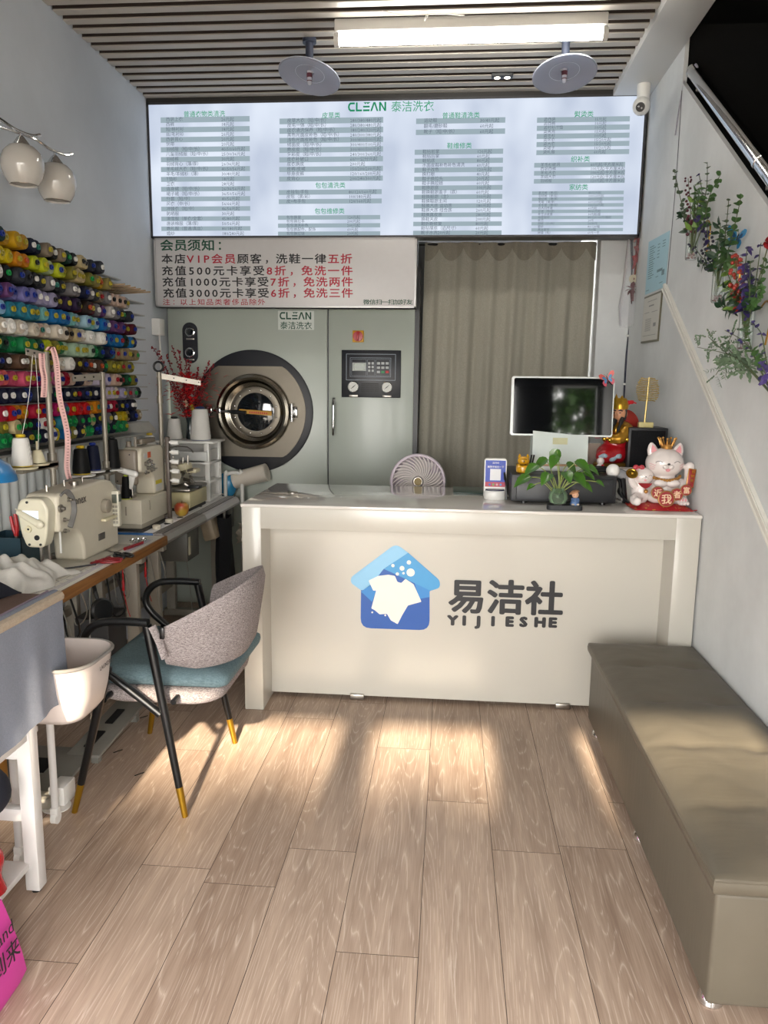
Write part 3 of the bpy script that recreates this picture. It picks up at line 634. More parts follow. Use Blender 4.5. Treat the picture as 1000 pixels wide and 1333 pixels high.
# ------------------------------------------------------------------ curtain
def curtain():
    t = thing('doorway_curtain', 'long beige grey curtain closing the back doorway', 'curtain', (.35, 5.29, .02))
    rows = []; zs = [2.47, 2.44, 2.40, 2.34, 2.2, 1.9, 1.5, 1.0, .5, .03]; n = 150
    for z in zs:
        f = (2.47 - z) / 2.45; row = []
        for i in range(n + 1):
            u = i / n; xa, xb = -.193 - .035 * f, .915 - .015 * f
            pin = .03 if z > 2.35 else 0
            amp = .010 + .008 * min(1, f * 3); ph = u * 7 * 2 * pi
            yv = 5.30 + amp * (sin(ph) + .35 * sin(ph * 2.3 + 1 + f * 2)) + .01 * sin(u * 19 + f * 5)
            sag = -.055 * (abs(sin(ph / 2)) ** 1.5) if z > 2.45 else 0
            row.append((xa + (xb - xa) * u, yv, z))
        rows.append(row)
    m = MB(); m.grid(rows, .002); part('cloth', m, fabric('curtain_linen', '928e82', 'a09c90', 900, .95, .25), t, ang=80)
    h = MB(); hr = []
    for k, zf in enumerate((0, .5, 1)):
        row = []
        for i in range(151):
            u = i / 150; ph = u * 7 * 2 * pi; dep = .03 + .085 * abs(cos(ph / 2 - .3)) ** .7
            row.append((-.193 + 1.108 * u, 5.283 + .010 * (sin(ph) + .35 * sin(ph * 2.3 + 1)) + .01 * sin(u * 19), 2.472 - dep * zf))
        hr.append(row)
    h.grid(hr, .002); part('heading_tape', h, fabric('curtain_heading', '7e786c', '8c867a', 900, .95, .25), t, ang=80)
    r = MB(); r.cyl((-.235, 5.30, 2.462), (.92, 5.30, 2.462), .009, n=10); part('rod', r, BLACKM, t)
curtain()
# ================================================================== COUNTER
def rrect(cx, cz, w, h, r, n=5):
    out = []
    for sx, sz, a0 in ((1, 1, 0), (-1, 1, 90), (-1, -1, 180), (1, -1, 270)):
        for i in range(n + 1):
            a = radians(a0 + 90 * i / n); out.append((cx + sx * (w / 2 - r) + r * cos(a), cz + sz * (h / 2 - r) + r * sin(a)))
    return out
def rounded(poly, r, n=4):
    """round the corners of a 2-D polygon; r is one radius or one per corner"""
    out = []; m = len(poly)
    for i in range(m):
        p, a, b = V(poly[i]), V(poly[i - 1]), V(poly[(i + 1) % m]); rr = r[i] if isinstance(r, (list, tuple)) else r
        u, w = (a - p), (b - p); k = min(rr, u.length * .45, w.length * .45)
        if k < 1e-6: out.append(tuple(p)); continue
        s, e = p + u.normalized() * k, p + w.normalized() * k
        for j in range(n + 1):
            q = j / n; out.append(tuple(s * (1 - q) ** 2 + p * (2 * q * (1 - q)) + e * q * q))
    return out
CT = 1.0
def counter():
    t = thing('reception_counter', 'glossy white reception counter with a blue house logo on the front', 'counter', (.08, 3.75, 0))
    G = mat('counter_gloss', 'bcb8ae', .26, var=.015, scale=3, coat=.12)
    m = MB(); m.box((-.945, 3.42, .0), (-.855, 4.16, .985), .003); m.box((1.005, 3.42, 0), (1.11, 4.16, .985), .003); m.box((-.857, 3.42, .885), (1.007, 4.12, .985), .003); part('frame', m, G, t)
    m = MB(); m.box((-.858, 3.60, .02), (1.008, 3.62, .89)); fp = part('front_panel', m, G, t)
    m = MB(); m.box((-.95, 3.415, .985), (1.112, 4.165, 1.0), .003); part('countertop', m, mat('white_glass_top', 'd2cdc6', .09, var=.04, scale=2, coat=.6), t)
    for px, py in ((465, 911), (732, 925)):
        c = A(px, py, 'Y', 3.6); m = MB(); m.box((c.x - .035, 3.585, .002), (c.x + .035, 3.6, .03), .003); part('base_clip', m, STEEL, t)
    m = MB(); c = A(381, 641, 'Z', CT); m.lathe([(.028, 0), (.028, .002), (.018, .003), (0, .0015)], (c.x, c.y, CT), n=24); part('cable_grommet', m, STEEL, t)
    # logo, traced on the panel plane (crop scale: 1000/320)
    Y = 3.5985
    def q(x, y): p = A(440 + x * .32, 690 + y * .32, 'Y', Y); return (p.x, p.z)
    def pl(mb, pts2, d): mb.prism([(x, Y - d, z) for x, z in pts2], (0, .0012, 0))
    house = [(236, 55), (415, 205), (415, 235), (373, 248), (373, 408), (92, 398), (94, 245), (53, 215), (53, 192)]
    hs = rounded([q(*p) for p in house], [.03, .03, .04, .0, .05, .05, .0, .03, .03])
    lo = MB(); pl(lo, hs, .001); lg = part('logo_house', lo, mat('logo_blue', '1450a0', .35, var=.03), fp, smooth=False)
    lo = MB(); pl(lo, rounded([q(*p) for p in [(236, 55), (286, 92), (186, 158), (140, 218), (98, 247), (53, 215), (53, 192)]], [.03, 0, 0, 0, .01, .03, .03]), .0022); part('logo_light_roof', lo, mat('logo_pale', '86bbdc', .35, var=.03), fp, smooth=False)
    lo = MB(); pl(lo, rounded([q(*p) for p in [(286, 92), (415, 205), (415, 235), (376, 246), (300, 210), (188, 158)]], [0, .03, .03, 0, 0, 0]), .0022); part('logo_mid_roof', lo, mat('logo_mid', '3f93c9', .35, var=.03), fp, smooth=False)
    lo = MB(); pl(lo, [q(*p) for p in [(98, 248), (140, 214), (156, 245), (140, 292), (94, 250)]], .0022)
    pl(lo, [q(*p) for p in [(373, 250), (373, 272), (330, 280), (312, 214), (376, 246)]], .0021); part('logo_side', lo, mat('logo_mid2', '2f80c4', .35, var=.03), fp, smooth=False)
    sh = [(125, 205), (165, 186), (205, 181), (232, 186), (242, 210), (258, 215), (275, 198), (308, 220), (340, 291), (285, 306), (262, 345), (243, 382), (215, 366), (200, 340), (170, 342), (150, 325), (136, 318), (156, 245), (144, 246)]
    lo = MB(); pl(lo, rounded([q(*p) for p in sh], .004, 3), .0036)
    for x, y, r in ((224, 144, 7), (289, 131, 9), (261, 155, 10), (242, 178, 7), (267, 175, 5), (296, 172, 17), (193, 346, 4), (140, 334, 4)):
        cx, cz = q(x, y); k = r * .32 * .0036; pl(lo, [(cx + k * cos(2 * pi * i / 24), cz + k * sin(2 * pi * i / 24)) for i in range(24)], .0036)
    part('logo_shirt', lo, mat('logo_white', 'e6e1d8', .3, var=.02), fp, smooth=False)
    lo = MB()
    o = A(583, 793, 'Y', Y - .002); e = A(730, 798, 'Y', Y - .002); w = (e.x - o.x) / 3.04
    for i, ch in enumerate('易洁社'):
        p = A(583 + i * 50, 792.5 + i * 1.6, 'Y', Y - .002); lo.text(ch, p, w * 1.0, bold=.045, sx=1.03, res=2)
    for i, ch in enumerate('YIJIESHE'):
        p = A(583 + i * 18.7, 813 + i * .42, 'Y', Y - .002); lo.text(ch, p, .064, bold=.11, sx=1.2, res=2)
    part('shop_lettering', lo, mat('ink_black', '1a1a1e', .5), fp, smooth=False)
counter()

# ------------------------------------------------------------------ things on the counter
def fan():
    c = A(544, 627, 'Y', 4.42); c = V((c.x, 4.42, c.z)); r = .152
    t = thing('desk_fan', 'round white fan with a spiral grille behind the counter', 'fan', (c.x, c.y + .06, .82))
    ax = V((.05, -1, .12)).normalized(); x = V((1, .05, 0)).normalized(); y = ax.cross(x)
    W_ = mat('fan_white', 'e4dcd8', .4); g = MB()
    for k in range(34):
        a0 = 2 * pi * k / 34; pts = []
        for i in range(9):
            f = .22 + .78 * i / 8; a = a0 + 1.1 * (f - .2); pts.append(c + x * (r * f * cos(a)) + y * (r * f * sin(a)) + ax * (.045 * (1 - f * f)))
        g.tube(pts, .0028, 5)
    part('grille', g, W_, t)
    g = MB(); g.lathe([(r - .006, .012), (r + .006, .006), (r + .012, -.03), (r - .01, -.06), (r * .6, -.10), (.03, -.12), (.03, -.115), (r * .58, -.09), (r - .02, -.055), (r - .006, -.03), (r - .008, .0)], c, ax, 48, xd=x, loop=True); part('shell', g, mat('fan_lilac', 'd3c6d0', .4), t)
    h = MB(); h.lathe([(.03, .03), (.03, .05), (.025, .055), (0, .056)], c, ax, 28, xd=x); hb = part('hub', h, STEEL, t)
    h = MB(); h.lathe([(.022, .0565), (.018, .0605), (0, .061)], c, ax, 24, xd=x); part('hub_badge', h, mat('badge_brass', '8f7a45', .5), hb)
    b = MB()
    for k in range(5):
        a = 2 * pi * k / 5; d = x * cos(a) + y * sin(a); e = -x * sin(a) + y * cos(a); b.grid([[c - ax * .03 + d * (.03 + .1 * u) + e * (v * (.03 + .03 * u)) + ax * (v * .018) for u in (0, .35, .7, 1)] for v in (-1, -.3, .3, 1)], .0015)
    part('blade', b, mat('fan_blade', 'c7bfbd', .5), t)
    s = MB(); s.cyl(c + V((0, .06, -.06)), (c.x, c.y + .07, .84), .02, .03, 14); s.lathe([(.11, 0), (.11, .015), (.05, .03), (0, .032)], (c.x, c.y + .07, .82), n=28); part('stand', s, W_, t)
    sh = MB(); sh.box((c.x - .25, 4.2, .79), (c.x + .25, 4.66, .82), .003); sh.box((c.x - .25, 4.2, 0), (c.x - .22, 4.66, .79)); sh.box((c.x + .22, 4.2, 0), (c.x + .25, 4.66, .79))
    solo('low_shelf', sh, WHITE, 'white low shelf unit hidden behind the counter under the fan', 'shelf')
fan()
def payment_box():
    y = 3.60; a = A(644, 649, 'Z', CT); x, y = a.x - .0, a.y + .03
    t = thing('payment_speaker', 'small white payment speaker with a blue and red face on the counter', 'payment box', (x, y, CT))
    b = MB(); b.prism([(x + p, y - .025, CT + q) for p, q in rrect(0, .098, .108, .196, .012)], (0, .04, 0)); part('body', b, PLASTIC_W, t)
    b = MB(); b.lathe([(.052, 0), (.054, .01), (.053, .036), (.048, .042), (0, .044)], (x, y - .035, CT), n=32, sq=.8, xd=(1, 0, 0)); bs = part('speaker_base', b, PLASTIC_W, t)
    b = MB(); b.lathe([(.047, 0), (.046, .005), (0, .006)], (x, y - .035, CT + .0425), n=32, sq=.8, xd=(1, 0, 0)); part('speaker_top', b, mat('speaker_navy', '232a44', .3), bs)
    f = y - .0262
    b = MB(); b.box((x - .049, f, CT + .075), (x + .049, f + .002, CT + .188)); fc = part('blue_face', b, mat('pay_blue', '2140a8', .35), t)
    b = MB(); b.box((x - .049, f - .0006, CT + .058), (x + .049, f + .002, CT + .082)); part('red_band', b, mat('pay_red', 'b03a52', .4), t)
    b = MB(); b.box((x - .026, f - .0012, CT + .09), (x + .026, f + .001, CT + .146)); part('blank_card', b, mat('card_white', 'd9d9dc', .4), t)
    b = MB(); b.text('云闪付', (x, f - .001, CT + .172), .011, align='C', bold=.01); b.text('推荐手机扫一下', (x, f - .001, CT + .152), .0115, align='C', bold=.02); part('white_lettering', b, mat('card_white', 'd9d9dc'), fc, smooth=False)
    for k, c_ in enumerate(('3a6fc0', '6fae6a', 'c9a0a4', '5c8fc4')):
        b = MB(); b.cyl((x - .027 + k * .018, f + .0005, CT + .069), (x - .027 + k * .018, f - .0012, CT + .069), .0055, n=16); part('pay_icon', b, mat('icon_' + c_, c_, .5), t)
payment_box()
c0, c1 = A(590, 634, 'Z', CT), A(627, 643, 'Z', CT)
m = MB(); m.box((c0.x, c1.y, CT), (c1.x + .01, c0.y, CT + .004), .001)
solo('counter_card', m, mat('card_green', '23413a', .3), 'dark green card lying flat beside the payment speaker', 'card')

def drawer_box():
    t = thing('cash_drawer', 'low black cash drawer box under the till screen', 'cash drawer', (.535, 3.8, CT))
    b = MB(); b.box((.297, 3.63, CT + .012), (.782, 4.03, CT + .138), .004); part('case', b, mat('drawer_black', '17181b', .45, bump=.2, bscale=400), t)
    b = MB(); b.box((.32, 3.623, CT + .02), (.765, 3.632, CT + .125), .003); part('drawer_front', b, mat('drawer_front', '1d1f23', .4, bump=.2, bscale=400), t)
    for x, y in ((.36, 3.67), (.73, 3.67), (.36, 3.99), (.73, 3.99)): b = MB(); b.cyl((x, y, CT), (x, y, CT + .014), .014, n=12); part('foot', b, BLACK, t)
drawer_box()
def till():
    Y = 3.85; z0 = CT + .138
    t = thing('till_terminal', 'white till terminal with a big black glass screen on the cash drawer', 'till', (.545, 3.9, z0))
    S = mat('till_silver', 'c9cdca', .3, .1, var=.02)
    tl = lambda z, x=.545: Y + (z - 1.308) * .075 - (x - .545) * .05
    b = MB(); b.prism([(x, tl(z, x), z) for x, z in rrect(.545, 1.452, .492, .288, .012)], (0, .035, -.005)); part('housing', b, S, t)
    b = MB(); b.prism([(x, tl(z, x) - .004, z) for x, z in rrect(.548, 1.452, .474, .272, .008)], (0, .006, -.0008)); part('screen', b, mat('screen_black', '050608', .03, var=.1, coat=1.), t)
    b = MB(); b.prism([(.41, y, z) for y, z in ((3.85, z0 + .012), (3.83, z0 + .018), (3.845, 1.318), (3.90, 1.40), (3.96, 1.40), (3.96, z0 + .012))], (.268, 0, 0)); nk = part('neck', b, mat('till_mint', 'cdd6d2', .35, var=.02), t)
    b = MB(); b.box((.40, 3.80, z0), (.69, 4.0, z0 + .03), .006); part('base', b, S, t)
    b = MB(); b.box((.412, 3.797, z0 + .026), (.678, 3.84, z0 + .034), .002); part('paper_slot', b, mat('till_wood', 'b38b6a', .4), t)
    b = MB(); b.box((.507, 3.838, 1.268), (.578, 3.8455, 1.30)); part('sticky_note', b, mat('note_yellow', 'c3c29c', .7), nk)
till()
def butterfly(name, c, s, cols, label, x=V((1, 0, 0)), y=V((0, 0, 1)), rot=0.):
    """wings spread in the plane x, y"""
    x, y = V(x), V(y); n = x.cross(y); t = thing(name, label, 'butterfly decoration', c)
    a = radians(rot); x, y = x * cos(a) + y * sin(a), -x * sin(a) + y * cos(a); c = V(c)
    up = [(0.02, .05), (.2, .5), (.55, .85), (.9, .8), (.85, .4), (.5, .1), (.1, 0)]; lw = [(.02, 0), (.45, .05), (.7, -.2), (.6, -.6), (.35, -.75), (.2, -.4)]
    for sd in (-1, 1):
        for nm, w, m in (('upper_wing', up, cols[0]), ('lower_wing', lw, cols[1])):
            b = MB(); b.prism([c + x * (sd * p * s) + y * (q * s) + n * (p * s * .35) for p, q in rounded([V((p, q)) for p, q in w], .12)], n * .0012); wg = part(nm, b, m, t)
            b = MB(); b.prism([c + x * (sd * (p * .55 + .08) * s) + y * (q * .55 * s) + n * ((p * .55 + .08) * s * .35 + .0016) for p, q in w], n * .0008); part('wing_spot', b, cols[2], wg)
    b = MB(); b.tube([c + y * (-.45 * s), c + y * (.1 * s), c + y * (.4 * s)], [.06 * s, .09 * s, .04 * s], 8)
    for sd in (-1, 1): b.tube([c + y * (.38 * s), c + y * (.7 * s) + x * (sd * .22 * s)], .012 * s, 5)
    part('body', b, BLACK, t)
butterfly('butterfly_clip', A(791, 494, 'Y', 3.842), .042, (mat('wing_coral', 'd0605a', .5, var=.3, scale=120), mat('wing_pink', 'c04a5c', .5, var=.3, scale=120), mat('wing_blue', '3f86b0', .5, var=.3, scale=120)), 'red and blue paper butterfly on the corner of the till screen', rot=20)
butterfly('butterfly_clip', A(793, 563, 'Y', 3.842), .012, (mat('wing_coral', 'd0605a'), mat('wing_pink', 'c04a5c'), mat('wing_blue', '3f86b0')), 'tiny pink butterfly at the lower right of the till screen', rot=-10)

def fortune_cat_gold():
    c = A(681, 617, 'Y', 3.72); z = CT + .138; c = V((c.x, 3.72, z))
    t = thing('golden_cat_figurine', 'small amber glass lucky cat figurine on the cash drawer left end', 'figurine', c)
    AM = mat('amber_glass', 'c9951d', .15, var=.3, scale=60, coat=.6)
    b = MB(); b.lathe([(.028, 0), (.034, .004), (.036, .02), (.034, .035), (.03, .042), (.0, .044)], c, n=28); part('body', b, AM, t)
    b = MB(); b.ell(c + V((0, -.002, .058)), (.029, .026, .022), 18, 12); hd = part('head', b, AM, t)
    for s in (-1, 1):
        b = MB(); b.lathe([(.010, 0), (.005, .012), (0, .02)], c + V((s * .019, 0, .072)), n=10); part('ear', b, AM, hd)
        b = MB(); b.ell(c + V((s * .024, -.026, .032)), (.009, .009, .013), 10, 8); part('paw', b, AM, t)
    b = MB(); b.tube([c + V((.012 * cos(a), -.029 - .002, .064 + .004 * sin(a))) for a in [i * pi / 6 for i in range(7)]], .0015, 5); b.ell(c + V((0, -.03, .056)), .004, 8, 6); part('face_marks', b, mat('dark_amber', '5d3a0c', .4), hd)
    b = MB(); b.lathe([(.034, .037), (.036, .04), (.034, .045)], c, n=24); part('collar', b, GOLD, t)
fortune_cat_gold()
m = MB(); a = A(693, 603, 'Y', 3.76)
for k in range(2): m.tube([V((.385 + k * .012, 3.77, CT + .138)), V((.40 + k * .012, 3.77, CT + .22))], .004, 8)
solo('pen', m, BLACK, 'black pens leaning behind the amber cat figurine', 'pens')

def pothos():
    c = A(727, 640, 'Y', 3.49); x, y = c.x - .0, 3.49
    t = thing('stone_tray', 'dark slate tray under the glass plant jar', 'tray', (x + .03, y, CT))
    b = MB(); b.prism([(x + .03 + p, y + q * .55, CT) for p, q in rrect(0, 0, .155, .12, .03)], (0, 0, .022)); part('slab', b, mat('slate', '26282b', .6, var=.2, bump=.4, bscale=60), t)
    z = CT + .022
    t = thing('plant_jar', 'round glass jar of water on the slate tray holding the pothos', 'jar', (x, y, z))
    b = MB(); b.lathe([(.02, 0), (.036, .008), (.044, .03), (.04, .052), (.028, .068), (.03, .076), (.028, .076), (.026, .068), (.038, .05), (.042, .03), (.034, .01), (0, .004)], (x, y, z), n=32); part('glass', b, clear('jar_glass', (.6, .72, .58), .06), t)
    b = MB(); b.lathe([(0, .006), (.033, .011), (.041, .03), (.037, .05), (0, .052)], (x, y, z), n=28); part('water', b, mat('green_water', '1f2a18', .15, var=.4, scale=60, coat=.4), t)
    t = thing('pothos_plant', 'green pothos with glossy heart leaves growing from the glass jar', 'plant', (x, y, z + .05))
    sm = MB(); lf = MB(); rnd = random.Random(11)
    tips = [(-.135, 0, .07), (-.105, -.02, .125), (-.06, .02, .15), (-.02, 0, .165), (.04, .03, .13), (.075, -.01, .145), (.11, .0, .10), (.10, -.03, .05), (.165, -.02, .06), (-.115, -.03, .04), (.02, -.05, .10), (-.05, -.04, .09), (.06, -.04, .09), (-.01, .03, .19), (.13, .02, .12)]
    for i, (dx, dy, dz) in enumerate(tips):
        p0 = V((x + rnd.uniform(-.012, .012), y + rnd.uniform(-.012, .012), z + .04)); p1 = V((x + dx, y + dy, z + .05 + dz)); mid = p0.lerp(p1, .55) + V((0, 0, .03)); sm.tube([p0, mid, p1], .0022, 6, smooth=5)
        d = V((dx, dy - .03, -.03 - .25 * abs(dx))); ln = rnd.uniform(.055, .082) if i not in (8, 9) else .04
        lf_m = MB(); w = ln * .8; dn = d.normalized(); sd = dn.cross(V((0, -.5, 1))).normalized(); u = sd.cross(dn)
        rows = []
        for tt, ww in ((-.12, .35), (0, .75), (.2, 1.), (.45, .86), (.72, .5), (.9, .2), (1, .02)):
            q = p1 + dn * (ln * tt) - u * (ln * .22 * tt * tt); rows.append([q - sd * (w * ww / 2) + u * (w * .16 * ww), q - sd * (w * ww / 4) + u * (w * .06 * ww), q, q + sd * (w * ww / 4) + u * (w * .06 * ww), q + sd * (w * ww / 2) + u * (w * .16 * ww)])
        lf_m.grid(rows, .0006); part('leaf', lf_m, mat('pothos_leaf', '3f6a20', .3, var=.35, scale=25, coat=.3), t, ang=80)
    part('stem', sm, mat('pothos_stem', '86934c', .5), t)
    # little monk
    mx, my = x + .075, y - .005
    t = thing('monk_figurine', 'tiny painted child monk figurine in blue on the slate tray', 'figurine', (mx, my, z))
    b = MB(); b.lathe([(.02, 0), (.021, .008), (.017, .02), (.012, .032), (0, .036)], (mx, my, z), n=20); part('robe', b, mat('robe_blue', '4e6a94', .5, var=.2), t)
    b = MB(); b.ell((mx, my - .003, z + .047), (.015, .014, .015), 16, 12); hd = part('head', b, mat('doll_skin', 'd6a98a', .5), t)
    b = MB(); b.lathe([(.024, 0), (.021, .007), (.01, .013), (0, .014)], (mx - .003, my + .002, z + .054), axis=(-.35, .1, 1), n=20); part('hat', b, mat('straw', 'a87a58', .7), t)
    b = MB()
    for s in (-1, 1): b.ell((mx + s * .005, my - .0165, z + .047), (.0018, .001, .001), 6, 5)
    part('eyes', b, BLACK, hd)
    for s in (-1, 1):
        b = MB(); b.tube([(mx + s * .013, my - .002, z + .029), (mx + s * .013, my - .014, z + .018), (mx + s * .003, my - .018, z + .016)], [.005, .0035], 7, smooth=3); part('arm', b, mat('robe_blue', '4e6a94'), t)
        b = MB(); b.ell((mx + s * .01, my - .014, z + .005), (.009, .009, .005), 8, 6); part('foot', b, mat('doll_cream', 'c9b8a4', .5), t)
pothos()

# ------------------------------------------------------------------ lucky cats
def remesh(o, vox, sm=6):
    r = o.modifiers.new('r', 'REMESH'); r.mode = 'VOXEL'; r.voxel_size = vox; r.use_smooth_shade = True
    s = o.modifiers.new('s', 'SMOOTH'); s.factor = .5; s.iterations = sm
CER = mat('white_ceramic', 'd8cfcb', .22, var=.02, coat=.4)
PINK = mat('cat_pink', 'd28d92', .45); CATRED = mat('cat_red', '8c1820', .35); INK = mat('cat_ink', '23181c', .4)
def arc(c, r, a0, a1, x, y, n=8): return [c + x * (r * cos(radians(a0 + (a1 - a0) * i / n))) + y * (r * sin(radians(a0 + (a1 - a0) * i / n))) for i in range(n + 1)]
def cat_face(t, hc, rx, ry, rz, parent, open_mouth=True):
    X, Z = V((1, 0, 0)), V((0, 0, 1))
    def on(u, w, d=0.):   # point on the front of the head ellipsoid
        k = max(0, 1 - (u / rx) ** 2 - (w / rz) ** 2); return hc + V((u, -ry * math.sqrt(k) - d, w))
    e = MB()
    for s in (-1, 1):
        e.tube([on(s * rx * (.30 + .34 * i / 6), rz * (.10 + .10 * sin(pi * i / 6)), .001) for i in range(7)], rx * .014, 5)
    part('closed_eye', e, INK, parent)
    e = MB(); e.ell(on(0, rz * .02, .004), (rx * .08, rx * .05, rx * .055), 10, 8); part('nose', e, INK, parent)
    e = MB()
    for s in (-1, 1): e.ell(on(s * rx * .13, -rz * .16, -.002), (rx * .17, rx * .12, rx * .13), 12, 8)
    part('muzzle', e, CER, parent)
    e = MB(); e.ell(on(0, -rz * .34, -.001), (rx * .13, rx * .06, rz * .15), 12, 8); part('tongue', e, PINK, parent)
    e = MB()
    for s in (-1, 1):
        for k in range(3): e.tube([on(s * rx * (.62 + .02 * k), -rz * (.10 + .13 * k), .001), on(s * rx * .82, -rz * (.02 + .15 * k), .001), on(s * rx * (.9 - .03 * k), -rz * (0.0 + .15 * k), .001)], rx * .012, 5)
    part('whisker', e, PINK, parent)
def ear(t, parent, p, d, r, h):
    x = V(d).normalized(); e = MB(); e.lathe([(r, -.01), (r * .92, h * .3), (r * .55, h * .75), (r * .2, h * .97), (0, h)], p, x, 20, sq=.55, xd=(1, 0, 0)); eo = part('ear', e, CER, parent)
    y = V((0, -1, 0)); s = x.cross(y).normalized(); q = V(p) + y * (r * .5)
    e = MB(); e.prism([q - s * r * .5 + x * h * .12, q + s * r * .5 + x * h * .12, q + s * r * .25 + x * h * .55, q + x * (h * .8) + V((0, r * .3, 0)), q - s * r * .25 + x * h * .55], (0, -.003, 0)); part('inner_ear', e, PINK, parent)
def lucky_cats():
    c = A(873, 662, 'Z', CT); cy = c.y + .03; cu = V((.975, cy, CT))
    t = thing('red_cushion', 'flat red brocade cushion with gold pattern under the lucky cats', 'cushion', cu)
    rows = []
    for j in range(9):
        v = -1 + 2 * j / 8; rows.append([cu + V((.135 * u * (1 - .06 * v * v), .115 * v * (1 - .06 * u * u), .004 + .022 * (1 - u ** 4) * (1 - v ** 4))) for u in [-1 + 2 * i / 12 for i in range(13)]])
    m, tt, b = nt('brocade'); tc = N(tt, 'ShaderNodeTexCoord'); vo = N(tt, 'ShaderNodeTexNoise', Scale=70., Detail=1.); L(tt, tc.outputs['Object'], vo.inputs['Vector'])
    cr = N(tt, 'ShaderNodeValToRGB'); cr.color_ramp.interpolation = 'CONSTANT'; cr.color_ramp.elements[0].color = rgba(hexc('b00d1c')); cr.color_ramp.elements[1].position = .64; cr.color_ramp.elements[1].color = rgba(hexc('c29338')); L(tt, vo.outputs['Fac'], cr.inputs[0]); L(tt, cr.outputs[0], b.inputs['Base Color']); b.inputs['Roughness'].default_value = .5
    g = MB(); g.grid(rows, .003); g.grid([[(p.x, p.y, CT + .002) for p in r] for r in rows]); part('pad', g, m, t)
    g = MB(); e = cu + V((.13, -.10, .004)); g.tube([e, e + V((.03, -.01, .004)), e + V((.045, -.02, -.01)), e + V((.06, -.025, -.03))], .0018, 5, smooth=4); part('tassel', g, RED, t)
    # big cat
    B = V((1.0, cy + .005, CT + .022)); hc = B + V((-.01, -.005, .185)); rx, ry, rz = .085, .072, .070
    t = thing('lucky_cat', 'big white lucky cat with a gold crown, arm raised, on the red cushion', 'figurine', B)
    b = MB(); b.ell(B + V((0, .01, .065)), (.078, .066, .075)); b.ell(B + V((-.045, -.03, .028)), (.042, .05, .028)); b.ell(B + V((.05, -.03, .028)), (.045, .05, .03)); b.ell(B + V((-.01, 0, .115)), (.055, .05, .04))
    b.ell(hc, (rx, ry, rz), 28, 20)
    b.tube([B + V((.055, .0, .095)), B + V((.088, -.03, .088)), B + V((.095, -.035, .115)), B + V((.095, -.035, .165))], [.026, .022, .021, .023], 14, smooth=5); b.ell(B + V((.095, -.035, .172)), .023)
    b.ell(B + V((-.035, -.06, .098)), (.032, .02, .02)); b.ell(B + V((.02, -.06, .098)), (.032, .02, .02))
    bo = part('body', b, CER, t); remesh(bo, .004, 5)
    ear(t, bo, hc + V((-.052, 0, .045)), (-.25, 0, 1), .028, .05); ear(t, bo, hc + V((.052, 0, .045)), (.25, 0, 1), .028, .05)
    cat_face(t, hc, rx, ry, rz, bo)
    cr_ = MB(); k0 = hc + V((.005, .0, .064)); cr_.lathe([(.024, 0), (.026, .012), (.029, .022), (.026, .022), (.023, .01), (0, .008)], k0, n=24)
    for i in range(7):
        a = 2 * pi * i / 7; d = V((cos(a), sin(a), 0)); cr_.tube([k0 + d * .026 + V((0, 0, .018)), k0 + d * .038 + V((0, 0, .046))], [.006, .003], 6); cr_.ell(k0 + d * .039 + V((0, 0, .049)), .0058, 8, 6)
    part('crown', cr_, mat('old_gold', 'b98a4a', .35, .8, var=.1), t)
    nk = MB()
    for i in range(15):
        a = radians(200 + 140 * i / 14); nk.ell(B + V((-.01 + .07 * cos(a), -.012 + .058 * sin(a), .128 - .016 * sin(pi * i / 14))), .0075, 10, 8)
    part('bead_necklace', nk, mat('old_gold', 'b98a4a'), t)
    for s, x in ((-1, -.03), (1, .062)):
        pw = MB(); pw.ell(B + V((x, -.075, .02)), (.026, .024, .022))
        for q in (-1, 0, 1): pw.ell(B + V((x + q * .014 + .004, -.096, .012)), (.008, .01, .009), 10, 8)
        if s > 0: part('paw', pw, CER, t)
    pk = MB()
    for q in range(3): pk.ell(B + V((.045 + q * .012, -.101, .03 - q * .001)), (.004, .003, .008), 8, 6)
    part('paw_pad', pk, PINK, t)
    pl = MB(); pc = B + V((.096, -.063, .125)); R = Euler((radians(-8), radians(8), 0)); pl.box(pc + V((-.017, -.004, -.045)), pc + V((.017, .004, .042)), .003, rot=R); tb = part('tablet', pl, mat('old_gold', 'b98a4a'), t)
    pl = MB(); pl.box(pc + V((-.014, -.0055, -.041)), pc + V((.014, -.002, .038)), .002, rot=R); part('tablet_face', pl, CATRED, tb)
    pl = MB()
    for i, ch in enumerate('招财进宝'): pl.text(ch, pc + V((.006 - i * .0028, -.0085 + .0 * i, .022 - i * .019)), .016, align='C', bold=.02)
    part('tablet_lettering', pl, GOLD, tb, smooth=False)
    # small cat
    S = V((.885, cy - .01, CT + .022)); sh = S + V((.01, -.01, .125)); r3 = (.046, .042, .04)
    t = thing('lucky_cat', 'small white lucky cat with red bow and gold coin beside the big one', 'figurine', S)
    b = MB(); b.ell(S + V((.005, .005, .05)), (.044, .042, .06)); b.ell(sh, r3, 24, 16); b.ell(S + V((.008, 0, .085)), (.035, .035, .03)); b.tube([S + V((-.02, -.01, .075)), S + V((-.045, -.02, .10)), S + V((-.05, -.03, .135))], [.018, .016, .017], 12, smooth=4)
    b.tube([S + V((-.01, -.02, .03)), S + V((-.035, -.05, .022)), S + V((-.03, -.075, .014))], [.024, .02], 12, smooth=4); b.ell(S + V((-.028, -.08, .016)), .02)
    bo = part('body', b, CER, t); remesh(bo, .003, 4)
    ear(t, bo, sh + V((-.03, 0, .024)), (-.35, 0, 1), .015, .028); ear(t, bo, sh + V((.03, 0, .024)), (.35, 0, 1), .015, .028)
    cat_face(t, sh, *r3, bo)
    bw = MB()
    for s in (-1, 1): bw.ell(sh + V((-.028 + s * .014, -.018, .042)), (.013, .007, .011), 10, 8, rot=Euler((0, s * .5, 0)))
